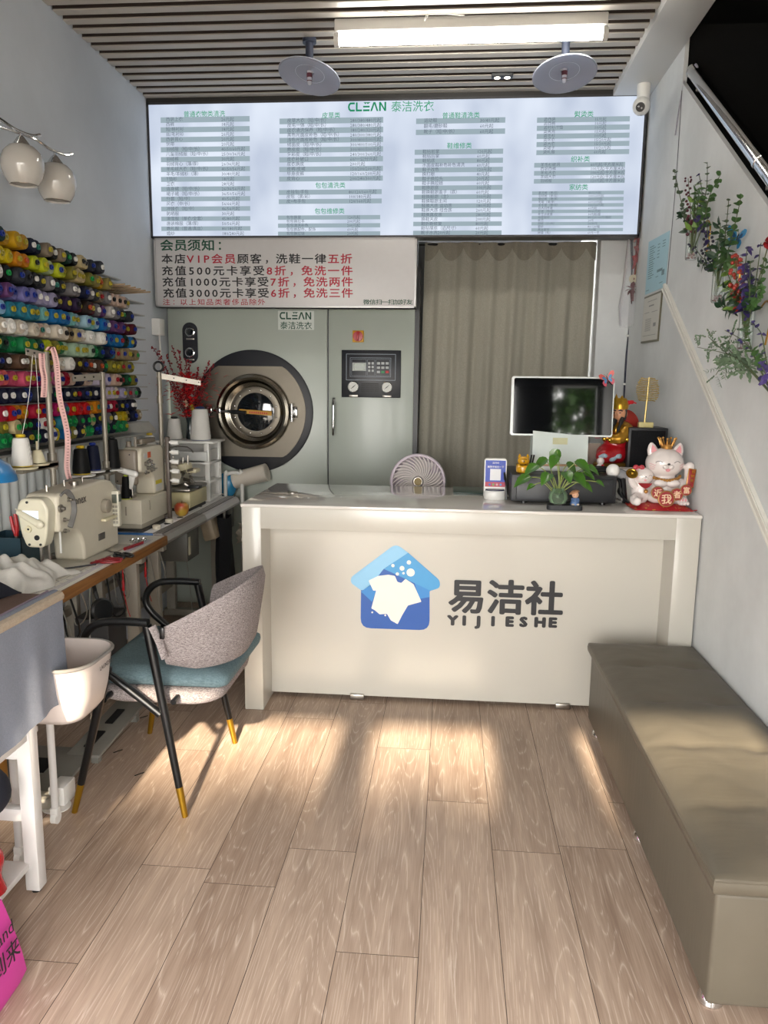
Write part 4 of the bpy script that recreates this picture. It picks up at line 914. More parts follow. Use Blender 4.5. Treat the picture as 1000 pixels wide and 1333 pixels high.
    bw.ell(sh + V((-.028, -.022, .042)), .006, 8, 6); part('bow', bw, mat('bow_rose', 'a8343f', .4), t)
    co = MB(); cc = S + V((-.052, -.048, .138)); co.lathe([(.026, 0), (.027, .003), (.022, .004), (.020, .0025), (0, .0025)], cc, (0, -.75, .65), 28); co.box(cc + V((-.004, -.008, -.002)), cc + V((.004, -.002, .006))); part('gold_coin', co, GOLD, t)
    nk = MB(); nk.prism([S + V((p, -.045 - .01 * (1 - abs(p - .012) / .03), q)) for p, q in ((-.02, .095), (.044, .095), (.03, .08), (.012, .07), (-.006, .08))], (0, .006, 0)); part('neckerchief', nk, CATRED, t)
    nk = MB(); nk.ell(S + V((.014, -.056, .06)), .01, 12, 8); part('bell', nk, mat('old_gold', 'b98a4a'), t)
    # coins with characters in front of the cats
    for i, (ch, px, py, r, fr) in enumerate((('近', 856, 641.5, .029, 0), ('我', 867, 652.5, .037, 1), ('者', 881, 643.5, .028, 0), ('富', 893, 638, .025, 0))):
        yv = cy - .105 - .012 * fr; p = A(px, py, 'Y', yv); p.z = max(p.z, CT + .03 + r * .72)
        t = thing('character_coin', ('leftmost round red and gold plaque at the feet of the lucky cats', 'largest round red and gold plaque, lowest in front of the lucky cats', 'third round red plaque from the left, behind the largest one', 'smallest round red plaque, rightmost by the big lucky cat knee')[i], 'plaque', (p.x, p.y, p.z - r), )
        b = MB(); b.lathe([(r, 0), (r, .006), (r * .9, .008), (r * .86, .006), (0, .006)], p, (0, -1, .12), 36); part('rim', b, mat('coin_gold', 'b88a58', .35, .6), t)
        b = MB(); b.lathe([(r * .86, .0062), (0, .0066)], p, (0, -1, .12), 32); part('face', b, CATRED, t)
        b = MB(); b.text(ch, p + V((0, -.0085, -r * .47)), r * 1.25, align='C', bold=.03, yd=(0, .12, 1)); part('lettering', b, mat('coin_letter', 'd6b896', .4), t, smooth=False)
lucky_cats()

def god_statue():
    base = A(795, 615, 'Y', 4.03); bx, by = base.x, 4.03
    # cabinet shelf behind the counter that carries statue, speaker and boxes
    m = MB(); m.box((.70, 3.90, 1.0), (1.11, 4.16, 1.085), .004); solo('riser_shelf', m, mat('riser_white', 'd4d2cd', .5), 'white low riser on the counter behind the lucky cats', 'shelf')
    z = 1.085
    t = thing('wealth_god_statue', 'painted bearded god statue in red and gold robes on a carved gold base', 'statue', (bx, by, z))
    ROBE = mat('robe_red', 'a00f1a', .3, var=.15, scale=30, coat=.3); RG = mat('robe_gold', 'b4852e', .3, .7, var=.3, scale=50); SKIN = mat('statue_skin', 'c9906c', .4)
    b = MB(); b.lathe([(.085, 0), (.09, .012), (.072, .022), (.07, .05), (.088, .062), (.092, .075), (.085, .082), (0, .084)], (bx, by, z), n=40, sq=.8, xd=(1, 0, 0)); part('pedestal', b, mat('carved_gold', '8a6a2c', .4, .6, var=.35, scale=90, bump=.6, bscale=90), t)
    q = V((bx, by, z + .082)); b = MB(); b.ell(q + V((0, 0, .045)), (.08, .07, .06)); b.ell(q + V((.015, 0, .11)), (.06, .052, .08)); b.ell(q + V((-.03, -.04, .035)), (.06, .04, .04)); bo = part('robe', b, ROBE, t); remesh(bo, .005, 6)
    b = MB(); b.ell(q + V((.035, .005, .165)), (.07, .055, .05)); b.tube([q + V((.06, -.03, .17)), q + V((.03, -.065, .13)), q + V((-.03, -.07, .125))], [.035, .03, .026], 12, smooth=4); b.tube([q + V((-.02, -.02, .18)), q + V((-.055, -.05, .14))], [.03, .026], 12); so = part('shoulder_cape', b, RG, t); remesh(so, .005, 6)
    b = MB()
    for i in range(9): b.ell(q + V((-.055 + .014 * i, -.075 + .0 * i, .125 + .006 * sin(i * 2))), (.013, .011, .014), 10, 8)
    part('gold_sleeve', b, GOLD, t)
    h = q + V((.02, -.01, .25)); b = MB(); b.ell(h, (.04, .042, .048), 22, 16); b.ell(h + V((-.034, -.018, -.006)), (.012, .012, .011)); b.ell(h + V((-.02, -.035, -.005)), (.009, .012, .012)); hd = part('head', b, SKIN, t)
    b = MB(); b.ell(h + V((.036, .0, -.002)), (.008, .012, .018)); part('ear', b, SKIN, hd)
    b = MB()
    for dx, dy, in ((-.03, -.03), (-.002, -.041)): b.tube([h + V((dx - .008, dy, .014)), h + V((dx, dy - .002, .018)), h + V((dx + .012, dy + .0, .014))], .0035, 6); b.ell(h + V((dx, dy - .002, .004)), (.006, .003, .0025), 8, 6)
    part('brow', b, INK, hd)
    b = MB(); b.tube([h + V((-.03, -.035, -.03)), h + V((-.045, -.05, -.07)), h + V((-.06, -.06, -.115))], [.02, .015, .002], 10, smooth=4); b.tube([h + V((.015, -.035, -.02)), h + V((-.005, -.05, -.07)), h + V((-.02, -.06, -.11))], [.012, .008, .002], 8, smooth=4); b.tube([h + V((.03, -.02, .02)), h + V((.028, -.028, -.03))], [.008, .005], 8); part('beard', b, mat('beard_black', '14110f', .5), hd)
    b = MB(); b.lathe([(.043, 0), (.045, .02), (.038, .045), (.03, .055), (0, .058)], h + V((.004, .004, .022)), n=26); b.lathe([(.012, 0), (.008, .03), (0, .05)], h + V((-.02, -.02, .05)), n=10); b.lathe([(.012, 0), (.008, .03), (0, .04)], h + V((.008, -.02, .052)), n=10); part('crown_hat', b, mat('crown_gold', 'b78f2f', .28, .8, var=.3, scale=80, bump=.6, bscale=110), t)
    b = MB(); b.tube([h + V((.03, 0, .05)), h + V((.06, .0, .058)), h + V((.085, 0, .052))], [.014, .01, .003], 10, smooth=4); part('hat_wing', b, RED, t)
    b = MB(); b.lathe([(.05, 0), (.052, .006), (.03, .01), (0, .011)], q + V((.075, .03, .21)), (.2, -1, 0), 30, sq=1.3); part('back_disc', b, mat('disc_red', '8f2a22', .3, .3, var=.3), t)
    b = MB(); b.tube([q + V((-.07 + .02 * i, -.06 - .012 * (i % 2), .03 + .01 * sin(i * 1.7))) for i in range(6)], .012, 8, smooth=4); part('cloud_hem', b, mat('cloud_blue', 'a9c0cc', .4, var=.3, scale=60), t)
    b = MB()
    for i in range(4): b.box(q + V((-.092 + i * .012, -.02 + .01 * i, .12)), q + V((-.088 + i * .012, .02 + .01 * i, .20)), rot=Euler((0, radians(-8 + 6 * i), 0)))
    part('offering_note', b, mat('note_pink', 'c58a94', .6, var=.2), t)
    b = MB(); b.prism([q + V((-.07, -.01, .20)), q + V((-.03, -.01, .20)), q + V((-.02, -.01, .24)), q + V((-.055, -.01, .225))], (0, .004, 0)); part('folded_note', b, mat('note_blue', '9fb6c4', .6, var=.2), t)
    # things beside
    c = A(841, 600, 'Y', 4.0)
    t = thing('speaker_box', 'black loudspeaker box behind the lucky cats', 'speaker', (.985, 4.03, z + .035))
    b = MB(); b.box((.893, 3.945, z + .05), (1.085, 4.13, z + .265), .004); part('cabinet', b, mat('speaker_black', '1b1c1f', .5), t)
    b = MB(); b.box((.905, 3.94, z + .062), (1.072, 3.947, z + .252), .003); part('grille_cloth', b, fabric('speaker_cloth', '0d0d0f', '1a1a1d', 1500), t)
    m = MB(); m.box((.87, 3.93, z), (1.09, 4.14, z + .05), .004); solo('white_carton', m, mat('carton_white', 'c8c8c6', .5), 'white flat carton under the black loudspeaker', 'box')
    m = MB(); m.box((.845, 3.80, CT), (1.03, 3.92, CT + .155), .006); solo('adapter_case', m, PLASTIC_W, 'white plastic case behind the small lucky cat', 'box')
    zt = z + .265; c = V((.985, 4.0, zt))
    t = thing('gold_tree_ornament', 'gold wire tree ornament on a square foot on the loudspeaker', 'ornament', c); PG = mat('pale_gold', 'bda76a', .35, .6)
    b = MB(); b.box(c + V((-.035, -.02, 0)), c + V((.035, .02, .026)), .002); part('foot', b, mat('cream_block', 'c2b67c', .5), t)
    b = MB(); b.tube([c + V((-.005, 0, .026)), c + V((0, 0, .15)), c + V((.003, 0, .25))], [.005, .0035], 8); part('trunk', b, PG, t)
    rnd = random.Random(2)
    for i in range(13):
        zz = .135 + .009 * i; w = .056 * (1 - ((zz - .185) / .075) ** 2) ** .5 if abs(zz - .185) < .074 else .012; b = MB(); b.tube([c + V((-w, rnd.uniform(-.01, .01), zz + .004)), c + V((-w * .4, .0, zz - .002)), c + V((w * .45, 0, zz + .002)), c + V((w, rnd.uniform(-.01, .01), zz - .003))], .0026, 5)
        for k in range(4): b.ell(c + V((rnd.uniform(-w, w), rnd.uniform(-.012, .012), zz)), (.006, .003, .003), 6, 5)
        part('branch', b, PG, t)
    # little things between till and statue
    c = V((.735, 3.80, CT + .138)); t = thing('white_doll', 'tiny white doll figurine with red cheeks on the cash drawer right end', 'figurine', c)
    b = MB(); b.lathe([(.024, 0), (.03, .004), (.028, .01), (.02, .012)], c, n=20); part('plinth', b, IVORY, t)
    b = MB(); b.lathe([(.019, .012), (.02, .03), (.012, .044)], c, n=18); b.ell(c + V((0, 0, .056)), .018, 16, 12); part('body', b, CER, t)
    b = MB(); b.ell(c + V((.008, -.015, .03)), (.009, .007, .011), 10, 8); part('apron', b, RED, t)
    c = V((.70, 3.96, z)); t = thing('spice_jar', 'white lidded jar behind the till by the statue', 'jar', c)
    b = MB(); b.lathe([(.024, 0), (.026, .03), (.02, .045), (.018, .05)], c, n=20); part('body', b, CER, t); b = MB(); b.lathe([(.021, .05), (.021, .058), (.012, .062), (0, .066)], c, n=20); part('lid', b, IVORY, t)
    m = MB(); m.box((.705, 3.99, z), (.79, 4.10, z + .03), .003); m.box((.71, 4.0, z + .03), (.785, 4.09, z + .055), .003); solo('red_packet_box', m, RED, 'red small boxes stacked behind the till beside the statue', 'box')
    m = MB(); m.box((.70, 4.105, z), (.80, 4.15, z + .17), .003); solo('paper_stack', m, mat('paper_cream', 'b8a99c', .7), 'cream papers standing behind the red boxes', 'papers')
    c = A(797, 612, 'Y', 3.72); t = thing('white_bulb_lamp', 'white plug lamp lying on black cables beside the cash drawer', 'lamp', (c.x, 3.72, CT))
    b = MB(); b.ell((c.x, 3.70, c.z), (.032, .032, .032), 18, 12); part('bulb', b, PLASTIC_W, t); b = MB(); b.cyl((c.x + .015, 3.71, c.z - .006), (c.x + .06, 3.73, c.z - .025), .022, n=16); part('collar', b, mat('glass_grey', '9b9da0', .2), t); b = MB(); b.tube([(c.x + .05, 3.72, c.z - .02), (c.x + .07, 3.73, CT + .02), (c.x + .07, 3.74, CT)], .012, 10, smooth=4); part('stalk', b, BLACK, t)
    rnd = random.Random(5)
    for k in range(4):
        m = MB(); p0 = V((.76, 3.74 + .01 * k, CT + .14)); pts = [p0 + V((-.08, .02, .006 + .006 * k)), p0 + V((0, 0, .008 + .006 * k)), p0 + V((.05 + .012 * k, -.02, -.03)), p0 + V((.06, -.03 + .012 * k, -.09)), V((.86, 3.70 - .012 * k, CT + .006)), V((.93, 3.76, CT + .006))]
        m.tube(pts, .0055 - .0008 * k, 8, smooth=6); solo('power_cable', m, BLACK, None, 'cable', 'black cables beside the cash drawer')['label'] = 'black power cable spilling off the right end of the cash drawer'
god_statue()
m = MB(); m.tube([(.29, 4.05, CT + .006), (.27, 3.9, CT + .02), (.275, 3.78, CT + .10), (.27, 3.74, CT + .13), (.277, 3.70, CT + .08), (.28, 3.69, CT + .01)], .005, 8, smooth=6)
solo('power_cable', m, BLACK, 'black cable running down the left side of the cash drawer', 'cable')

# ------------------------------------------------------------------ bench
def bench():
    x0, x1, y0, y1 = .668, 1.112, 1.735, 3.405
    t = thing('storage_bench', 'long taupe leather storage bench against the right wall', 'bench', ((x0 + x1) / 2, (y0 + y1) / 2, 0))
    m, tt, b = nt('taupe_leather'); tc = N(tt, 'ShaderNodeTexCoord'); n = N(tt, 'ShaderNodeTexNoise', Scale=5., Detail=4.); L(tt, tc.outputs['Object'], n.inputs['Vector'])
    mx = N(tt, 'ShaderNodeMix', data_type='RGBA'); mx.inputs[6].default_value = rgba(hexc('544e43')); mx.inputs[7].default_value = rgba(hexc('655e52')); L(tt, n.outputs['Fac'], mx.inputs[0]); L(tt, mx.outputs[2], b.inputs['Base Color'])
    b.inputs['Roughness'].default_value = .42; b.inputs['Specular IOR Level'].default_value = .3
    mp = N(tt, 'ShaderNodeMapping'); mp.inputs['Scale'].default_value = (4, 22, 4); n2 = N(tt, 'ShaderNodeTexNoise', Scale=1.4, Detail=3.); L(tt, tc.outputs['Object'], mp.inputs[0]); L(tt, mp.outputs[0], n2.inputs['Vector'])
    v = N(tt, 'ShaderNodeTexVoronoi', Scale=420.); L(tt, tc.outputs['Object'], v.inputs['Vector'])
    ad = N(tt, 'ShaderNodeMath', operation='MULTIPLY_ADD'); ad.inputs[1].default_value = .04; L(tt, v.outputs['Distance'], ad.inputs[0]); L(tt, n2.outputs['Fac'], ad.inputs[2])
    bp = N(tt, 'ShaderNodeBump', Strength=.3, Distance=.004); L(tt, ad.outputs[0], bp.inputs['Height']); L(tt, bp.outputs[0], b.inputs['Normal'])
    bx = MB(); bx.box((x0, y0, .045), (x1, y1, .352), .012, seg=3); part('body', bx, m, t)
    # padded lid with tufts
    nu, nv = 26, 96; rows = []
    tufts = [(.335, yy) for yy in (2.02, 2.38, 2.74, 3.1)] + [(.12, yy) for yy in (2.02, 2.38, 2.74, 3.1)]
    for j in range(nv + 1):
        row = []
        for i in range(nu + 1):
            u, v_ = i / nu, j / nv; x = x0 - .012 + (x1 - x0 + .012) * u; y = y0 - .02 + (y1 - y0 + .02) * v_
            e = min(u, 1 - u) * (x1 - x0); f = min(v_, 1 - v_) * (y1 - y0); z = .405 + .022 * (1 - math.exp(-e / .04)) * (1 - math.exp(-f / .05))
            for tx, ty in tufts:
                dx, dy = (x - x0 - tx), (y - ty); z -= .008 * math.exp(-(dx * dx + dy * dy) / .0018) + .005 * math.exp(-(dy * dy) / .0006) * math.exp(-(dx * dx) / .02)
            z += .0007 * sin(y * 55 + 3 * sin(x * 22)) * (1 if e > .03 else 0)
            row.append((x, y, z))
        rows.append(row)
    ld = MB(); ld.grid(rows)
    ring = [rows[0][i] for i in range(nu + 1)] + [rows[j][nu] for j in range(1, nv + 1)] + [rows[nv][i] for i in range(nu - 1, -1, -1)] + [rows[j][0] for j in range(nv - 1, 0, -1)]
    R = [[V(p) for p in ring]]; cx, cy = (x0 + x1) / 2, (y0 + y1) / 2
    for dz, ins in ((-.004, -.004), (-.02, -.007), (-.036, -.005), (-.045, .004)): R.append([V((p[0] + (cx - p[0]) * ins * 4, p[1] + (cy - p[1]) * ins, .405 + dz)) for p in ring])
    ld.grid(R, closed_u=True); ld.bm.verts.ensure_lookup_table(); bmesh.ops.remove_doubles(ld.bm, verts=ld.bm.verts[:], dist=.0004)
    ld.box((x0 + .004, y0 + .004, .352), (x1 - .004, y1 - .004, .364)); part('padded_lid', ld, m, t, ang=50)
    pp = MB(); k = .0035
    pp.tube([(x0 - .014, y0 - .018, .398), (x0 - .014, y1, .398)], k, 6); pp.tube([(x0 - .014, y0 - .022, .398), (x1, y0 - .022, .398)], k, 6); part('piping', pp, m, t)
    for x in (x0 + .035, x1 - .05):
        for y in (y0 + .07, (y0 + y1) / 2 - .05, y1 - .09):
            f = MB(); f.lathe([(.03, 0), (.033, .006), (.03, .02), (.024, .03), (.028, .046), (0, .047)], (x, y, 0), n=24); part('foot', f, CHROME, t)
bench()
# ================================================================== RIGHT WALL
WX = 1.119
def R_(px, py, x=WX): return A(px, py, 'X', x)
# cable trunking
a, b = R_(867, 374), R_(1040, 782); d = (b - a).normalized(); n = V((0, -d.z, d.y))
t = thing('cable_trunking', 'white plastic cable trunking running diagonally down the right wall', 'trunking', a)
m = MB(); w = .022
m.prism([a + n * w, b + n * w, b - n * w, a - n * w], (-.016, 0, 0)); part('cover', m, mat('trunk_white', 'd6d4cb', .45), t)
m = MB(); m.tube([a + n * .012 + V((-.017, 0, 0)), b + n * .012 + V((-.017, 0, 0))], .004, 6); m.tube([a - n * .014 + V((-.017, 0, 0)), b - n * .014 + V((-.017, 0, 0))], .003, 6); part('rib', m, mat('trunk_white', 'd6d4cb'), t)
# thin wire down the wall
m = MB(); m.tube([R_(888, 118, 1.117), R_(884, 180, 1.117), R_(879, 250, 1.117), R_(871, 340, 1.117), R_(868, 372, 1.117)], .0018, 5, smooth=4)
solo('wall_wire', m, mat('wire_grey', '5c5c60', .5), 'thin dark wire hanging down the right wall to the trunking', 'wire')
# paper notices
def sheet(name, pts, col, label, cat, lines, frame=None):
    P3 = [R_(x, y, 1.1185) for x, y in pts]; c = sum(P3, V((0, 0, 0))) / 4; t = thing(name, label, cat, c)
    if frame:
        m = MB(); m.prism(P3, (-.008, 0, 0)); fr = part('frame', m, frame, t); base = [c + (p - c) * .90 for p in P3]; base = [V((1.1105, p.y, p.z)) for p in base]
        base = [c + V((0, (p - c).y * .96, (p - c).z * .92)) for p in P3]; base = [V((1.1103, p.y, p.z)) for p in base]
    else: base = P3
    m = MB(); m.prism(base, (-.0012, 0, 0)); pg = part('sheet', m, col, t)
    m = MB(); tl, tr, br, bl = [V((base[0].x - .0014, p.y, p.z)) for p in base]
    for (u0, u1, v, h) in lines:
        p = lambda u, v: (tl * (1 - u) + tr * u) * (1 - v) + (bl * (1 - u) + br * u) * v
        m.prism([p(u0, v), p(u1, v), p(u1, v + h), p(u0, v + h)], (-.0006, 0, 0))
    part('printed_lines', m, mat('print_grey', '6f8790', .7) if not frame else mat('print_grey2', '8d8d8c', .7), pg)
    return t
rnd = random.Random(8)
ln = [(.1, .1 + rnd.uniform(.18, .3), .12 + .042 * i, .014) for i in range(15)] + [(.5, .6, .14 + .06 * i, .014) for i in range(5)] + [(.72, .85, .12 + .05 * i, .014) for i in range(3)] + [(.55, .8, .62, .05), (.78, .9, .66, .1), (.5, .62, .74, .012), (.05, .2, .93, .012), (.7, .85, .88, .012)]
sheet('wall_notice', [(845, 315), (872.6, 300), (866.5, 373), (840, 384)], mat('paper_blue', 'a5c8d4', .6, var=.03), 'pale blue printed notice sheet taped to the right wall', 'notice', ln)
ln = [(.25, .8, .1, .012), (.35, .65, .2, .03), (.1, .4, .35, .012), (.55, .9, .36, .012)] + [(.2, .55, .5 + .03 * i, .01) for i in range(10)] + [(.7, .85, .62, .08), (.1, .9, .88, .01)]
sheet('framed_licence', [(841, 387), (863.7, 377.7), (857.7, 444), (836, 447)], mat('licence_paper', 'c8c6bf', .5, var=.02), 'small framed certificate below the blue notice', 'certificate', ln, mat('frame_olive', '5f5b49', .4))
# dark cord and festive hanging ornament in the corner
t = thing('corner_cord', 'dark cord running down the back right corner of the room', 'cord', (1.10, 5.14, 1.5))
m = MB(); m.tube([(1.10, 5.13, 2.48), A(823, 395, 'Y', 5.13), A(816, 460, 'Y', 5.13), A(813, 512, 'Y', 5.13), A(811, 570, 'Y', 5.13)], .007, 8, smooth=4); part('cord', m, mat('cord_navy', '23253a', .5), t)
m = MB()
for py in (437, 500): c = A(817 - (py - 437) * .06, py, 'Y', 5.125); m.cyl(c + V((0, 0, -.006)), c + V((0, 0, .006)), .010, n=10)
part('cord_clip', m, PLASTIC_W, t)
def ornament():
    Y = 5.02; q = lambda x, y, dy=0: A(x, y, 'Y', Y + dy); t = thing('festive_hanging', 'red and gold festive string ornament wrapped in clear film in the corner', 'ornament', q(829, 290))
    m = MB(); m.tube([q(834, 262), q(832, 290), q(828, 330), q(824, 392)], .004, 6); part('string', m, mat('cord_red', '6d1420', .6), t)
    rnd = random.Random(3)
    for i in range(15):
        f = i / 14; c = q(832 - 5 * f, 288 + 62 * f) + V((rnd.uniform(-.03, .03), rnd.uniform(-.02, .02), 0)); m = MB()
        if i % 3 == 2: m.cyl(c + V((0, 0, -.03)), c + V((0, 0, .03)), .011, n=10); part('gold_charm', m, GOLD, t)
        else: m.tube([c + V((0, 0, .035)), c + V((.004, 0, 0)), c + V((-.008, 0, -.045))], [.018, .003], 8, smooth=3); part('red_charm', m, mat('chilli_red', '8c1420', .35), t)
    m = MB(); m.lathe([(.024, -.006), (.026, 0), (.024, .006), (.008, .006), (.008, -.006)], q(824.5, 363), (0, -1, 0), 24); part('jade_disc', m, mat('jade_cream', 'c9c2a6', .3), t)
    m = MB()
    for k in range(8): a = 2 * pi * k / 8; m.leaf(q(823, 378) + V((0, 0, .01)), (cos(a), -.3, sin(a) * .8 - .2), .05, .03)
    m.tube([q(823, 380), q(822, 396)], [.012, .002], 8); part('tassel', m, mat('tassel_maroon', '5b1220', .7), t)
    rows = []
    for py, w in ((268, .02), (290, .045), (330, .055), (370, .06), (400, .075), (425, .06)):
        c = q(832 - (py - 268) * .085, py); rows.append([c + V((w * cos(a), w * .6 * sin(a), .01 * sin(a * 3))) for a in [2 * pi * i / 14 for i in range(14)]])
    m = MB(); m.grid(rows, closed_u=True); part('film_sleeve', m, clear('clear_film', (.97, .97, .98), .04, .12), t)
ornament()

# ------------------------------------------------------------------ wall vases with flower sprays
GL = clear('vase_glass', (.93, .96, .95), .10)
EUC = [mat('leaf_grey_green', '4a5c45', .55, var=.3, scale=40), mat('leaf_green', '3f6131', .5, var=.3, scale=40), mat('leaf_lime', '6f8f3c', .5, var=.25, scale=40), mat('leaf_dark', '25402a', .45, var=.3, scale=40)]
PUR = mat('petal_purple', '3a2f66', .55, var=.25, scale=50); PUR2 = mat('petal_violet', '4a3a78', .55, var=.2, scale=50)
BER = mat('berry_wine', '531526', .35, var=.2); BER_O = mat('berry_orange', '9c2f22', .35, var=.15); BER_D = mat('berry_dark', '1d1c30', .35)
STEMM = mat('stem_green', '4d5a38', .6)
def curve_pts(pp, x0, x1, n=9):
    m = len(pp); return catmull([R_(px, py, x0 + (x1 - x0) * i / (m - 1)) for i, (px, py) in enumerate(pp)], n)
def spray(t, kind, pp, size, mt, x0=1.07, x1=1.03, step=2, seed=1):
    """one stem with what grows on it: 'round' paired leaves, 'oval' leaves, 'berry' clusters, 'petal' florets, 'fern' fronds"""
    rnd = random.Random(seed); pts = curve_pts(pp, x0, x1); sm = MB(); sm.tube(pts, [.0028, .0012], 6); st = part('stem', sm, STEMM, t)
    g = MB(); m = len(pts)
    for i in range(int(m * .3), m, step):
        f = i / m; p = pts[i]; d = (pts[min(i + 1, m - 1)] - pts[i - 1]).normalized(); k = size * (1.2 if kind in ('round', 'fern') else 1.) * (1.15 - .6 * f)
        for s in (-1, 1):
            a = rnd.uniform(0, 2 * pi); sd = (d.orthogonal().normalized()); sd = Quaternion(d, a + (pi if s > 0 else 0)) @ sd
            if kind == 'round': g.leaf(p, sd + d * .55, k, k * .85, up=d, droop=.1)
            elif kind == 'oval': g.leaf(p, sd + d * .5, k * 1.5, k * .75, up=V((-1, 0, .4)), droop=.35)
            elif kind == 'petal':
                for q in range(2): g.leaf(p, sd + d * rnd.uniform(-.2, .6) + V((-.3, rnd.uniform(-.4, .4), 0)), k * .95, k * .7, up=d, droop=.5)
            elif kind == 'berry': g.ell(p + sd * k * 1.1, k * .42, 8, 6)
            elif kind == 'fern':
                e = p + (sd * 1.0 + d * .8) * k * 1.6
                for j in range(5): c = p.lerp(e, .25 + .18 * j); g.leaf(c, sd + d * .6 + V((0, rnd.uniform(-.8, .8), rnd.uniform(-.8, .8))), k * .55, k * .28, up=d); g.leaf(c, d - sd * .3 + V((rnd.uniform(-.5, .2), 0, rnd.uniform(-.5, .5))), k * .55, k * .25, up=sd)
    part({'round': 'leaves', 'oval': 'leaves', 'petal': 'petals', 'berry': 'berries', 'fern': 'fronds'}[kind], g, mt, st, smooth=kind == 'berry')
def wall_vase(px0, px1, pyt, pyb, label, hook=True):
    a, b = R_(px0, pyb, 1.075), R_(px1, pyb, 1.075); top = R_((px0 + px1) / 2, pyt, 1.075); c = R_((px0 + px1) / 2, pyb, 1.075); r = .026; h = top.z - c.z
    t = thing('wall_vase', label, 'vase', c)
    m = MB(); m.lathe([(0, 0), (r * .9, 0), (r, .006), (r, h - .004), (r * 1.08, h), (r * .94, h), (r * .92, .01), (0, .008)], c, n=24); part('glass_tube', m, GL, t)
    m = MB(); m.tube([c + V((r * 1.1 * cos(q), r * 1.1 * sin(q), h * .97)) for q in [2 * pi * i / 24 for i in range(24)]], .0028, 6, closed=True); m.tube([c + V((r * 1.1, 0, h * .97)), V((WX, c.y, c.z + h * .97)), V((WX - .002, c.y - .06, c.z + h * 1.1)), V((WX - .002, c.y - .11, c.z + h * .8)), V((WX - .002, c.y - .08, c.z + h * .1))], .0035, 6, smooth=5); part('holder', m, BRASS, t)
    m = MB()
    for k in range(16): q = k * 2.4; m.ell(c + V((r * .6 * cos(q), r * .6 * sin(q), .012 + .006 * (k % 3))), .007, 8, 6)
    part('dried_petals', m, mat('dried_rose', '6b2a30', .7, var=.3, scale=60), t)
wall_vase(893.5, 905.5, 297, 338, 'clear wall vase highest up the wall, nearest the back')
wall_vase(926, 942, 351, 394, 'clear wall vase second from the back, below the blue butterfly')
wall_vase(962, 976, 401, 456, 'clear wall vase third from the back, nearest the viewer')
t = thing('flower_spray', 'eucalyptus and wine berry spray in the highest wall vase', 'flowers', R_(899, 297, 1.07))
spray(t, 'round', [(899, 330), (897, 296), (887, 262), (878, 222)], .026, EUC[0], seed=1); spray(t, 'berry', [(900, 330), (900, 300), (899, 270), (896, 232)], .020, BER, seed=2, x1=1.02, step=1)
spray(t, 'oval', [(900, 328), (902, 296), (904, 270), (905, 240)], .036, EUC[2], seed=3, x1=1.0, step=3); spray(t, 'oval', [(900, 328), (905, 290), (909, 262), (909, 246)], .036, EUC[1], seed=13, x1=1.0, step=2); spray(t, 'petal', [(901, 330), (908, 290), (914, 255), (910, 226)], .022, PUR, seed=4, step=3)
spray(t, 'round', [(901, 328), (912, 280), (920, 245), (921, 211)], .026, EUC[0], seed=5); spray(t, 'round', [(902, 328), (916, 290), (924, 255), (939, 226)], .032, EUC[1], seed=6, x1=1.04)
spray(t, 'oval', [(899, 320), (897, 300), (891, 285), (886, 277)], .032, EUC[3], seed=7)
t = thing('flower_spray', 'purple and eucalyptus spray in the second wall vase, with dark berries', 'flowers', R_(932, 349, 1.07))
spray(t, 'petal', [(932, 385), (929, 345), (920, 310), (905, 282)], .036, PUR, seed=8, x1=1.0, step=2); spray(t, 'berry', [(930, 385), (927, 345), (914, 335), (899, 314)], .020, BER_D, seed=9, x1=1.02); spray(t, 'berry', [(930, 385), (928, 340), (922, 310), (921, 284)], .019, BER_D, seed=19, x1=1.0)
spray(t, 'oval', [(933, 385), (934, 345), (936, 318), (938, 290)], .040, EUC[3], seed=10, x1=1.0, step=2); spray(t, 'oval', [(933, 385), (936, 345), (944, 318), (944, 300)], .036, EUC[1], seed=20, x1=1.02, step=2); spray(t, 'round', [(933, 380), (938, 340), (945, 300), (949, 259)], .024, EUC[0], seed=11); spray(t, 'round', [(934, 380), (944, 340), (955, 300), (965, 256)], .032, EUC[1], seed=12, x1=1.03)
spray(t, 'oval', [(932, 380), (930, 350), (918, 344), (908, 343)], .032, EUC[3], seed=14, x1=1.0); spray(t, 'oval', [(934, 380), (938, 348), (946, 340), (956, 338)], .040, EUC[1], seed=15, x1=1.0)
t = thing('flower_spray', 'violet flowers with orange berries and lime leaves in the third wall vase', 'flowers', R_(970, 401, 1.07))
spray(t, 'petal', [(970, 445), (971, 400), (969, 365), (973, 322)], .044, PUR2, seed=21, x1=1.0, step=2); spray(t, 'petal', [(970, 445), (973, 400), (975, 370), (970, 345)], .044, PUR, seed=22, x1=.99, step=2); spray(t, 'berry', [(968, 440), (965, 395), (959, 365), (960, 334)], .026, BER_O, seed=23, x1=.98, step=1)
spray(t, 'oval', [(969, 440), (966, 398), (955, 375), (946, 352)], .046, EUC[2], seed=24, x1=.99); spray(t, 'oval', [(968, 440), (966, 402), (952, 398), (938, 400)], .042, EUC[3], seed=25, x1=.99); spray(t, 'oval', [(969, 440), (968, 402), (958, 385), (944, 374)], .042, EUC[3], seed=26, x1=.98)
spray(t, 'round', [(971, 440), (976, 400), (986, 375), (999, 338)], .026, EUC[1], seed=27, x1=1.02); spray(t, 'petal', [(971, 440), (978, 395), (985, 360), (991, 316)], .028, PUR, seed=28, step=3)
spray(t, 'round', [(971, 440), (974, 402), (976, 385), (977, 340)], .024, EUC[3], seed=29, x1=.99); spray(t, 'round', [(972, 440), (977, 400), (986, 388), (992, 372)], .024, EUC[1], seed=30, x1=.99)
g = MB(); c = R_(1001, 316, 1.0)
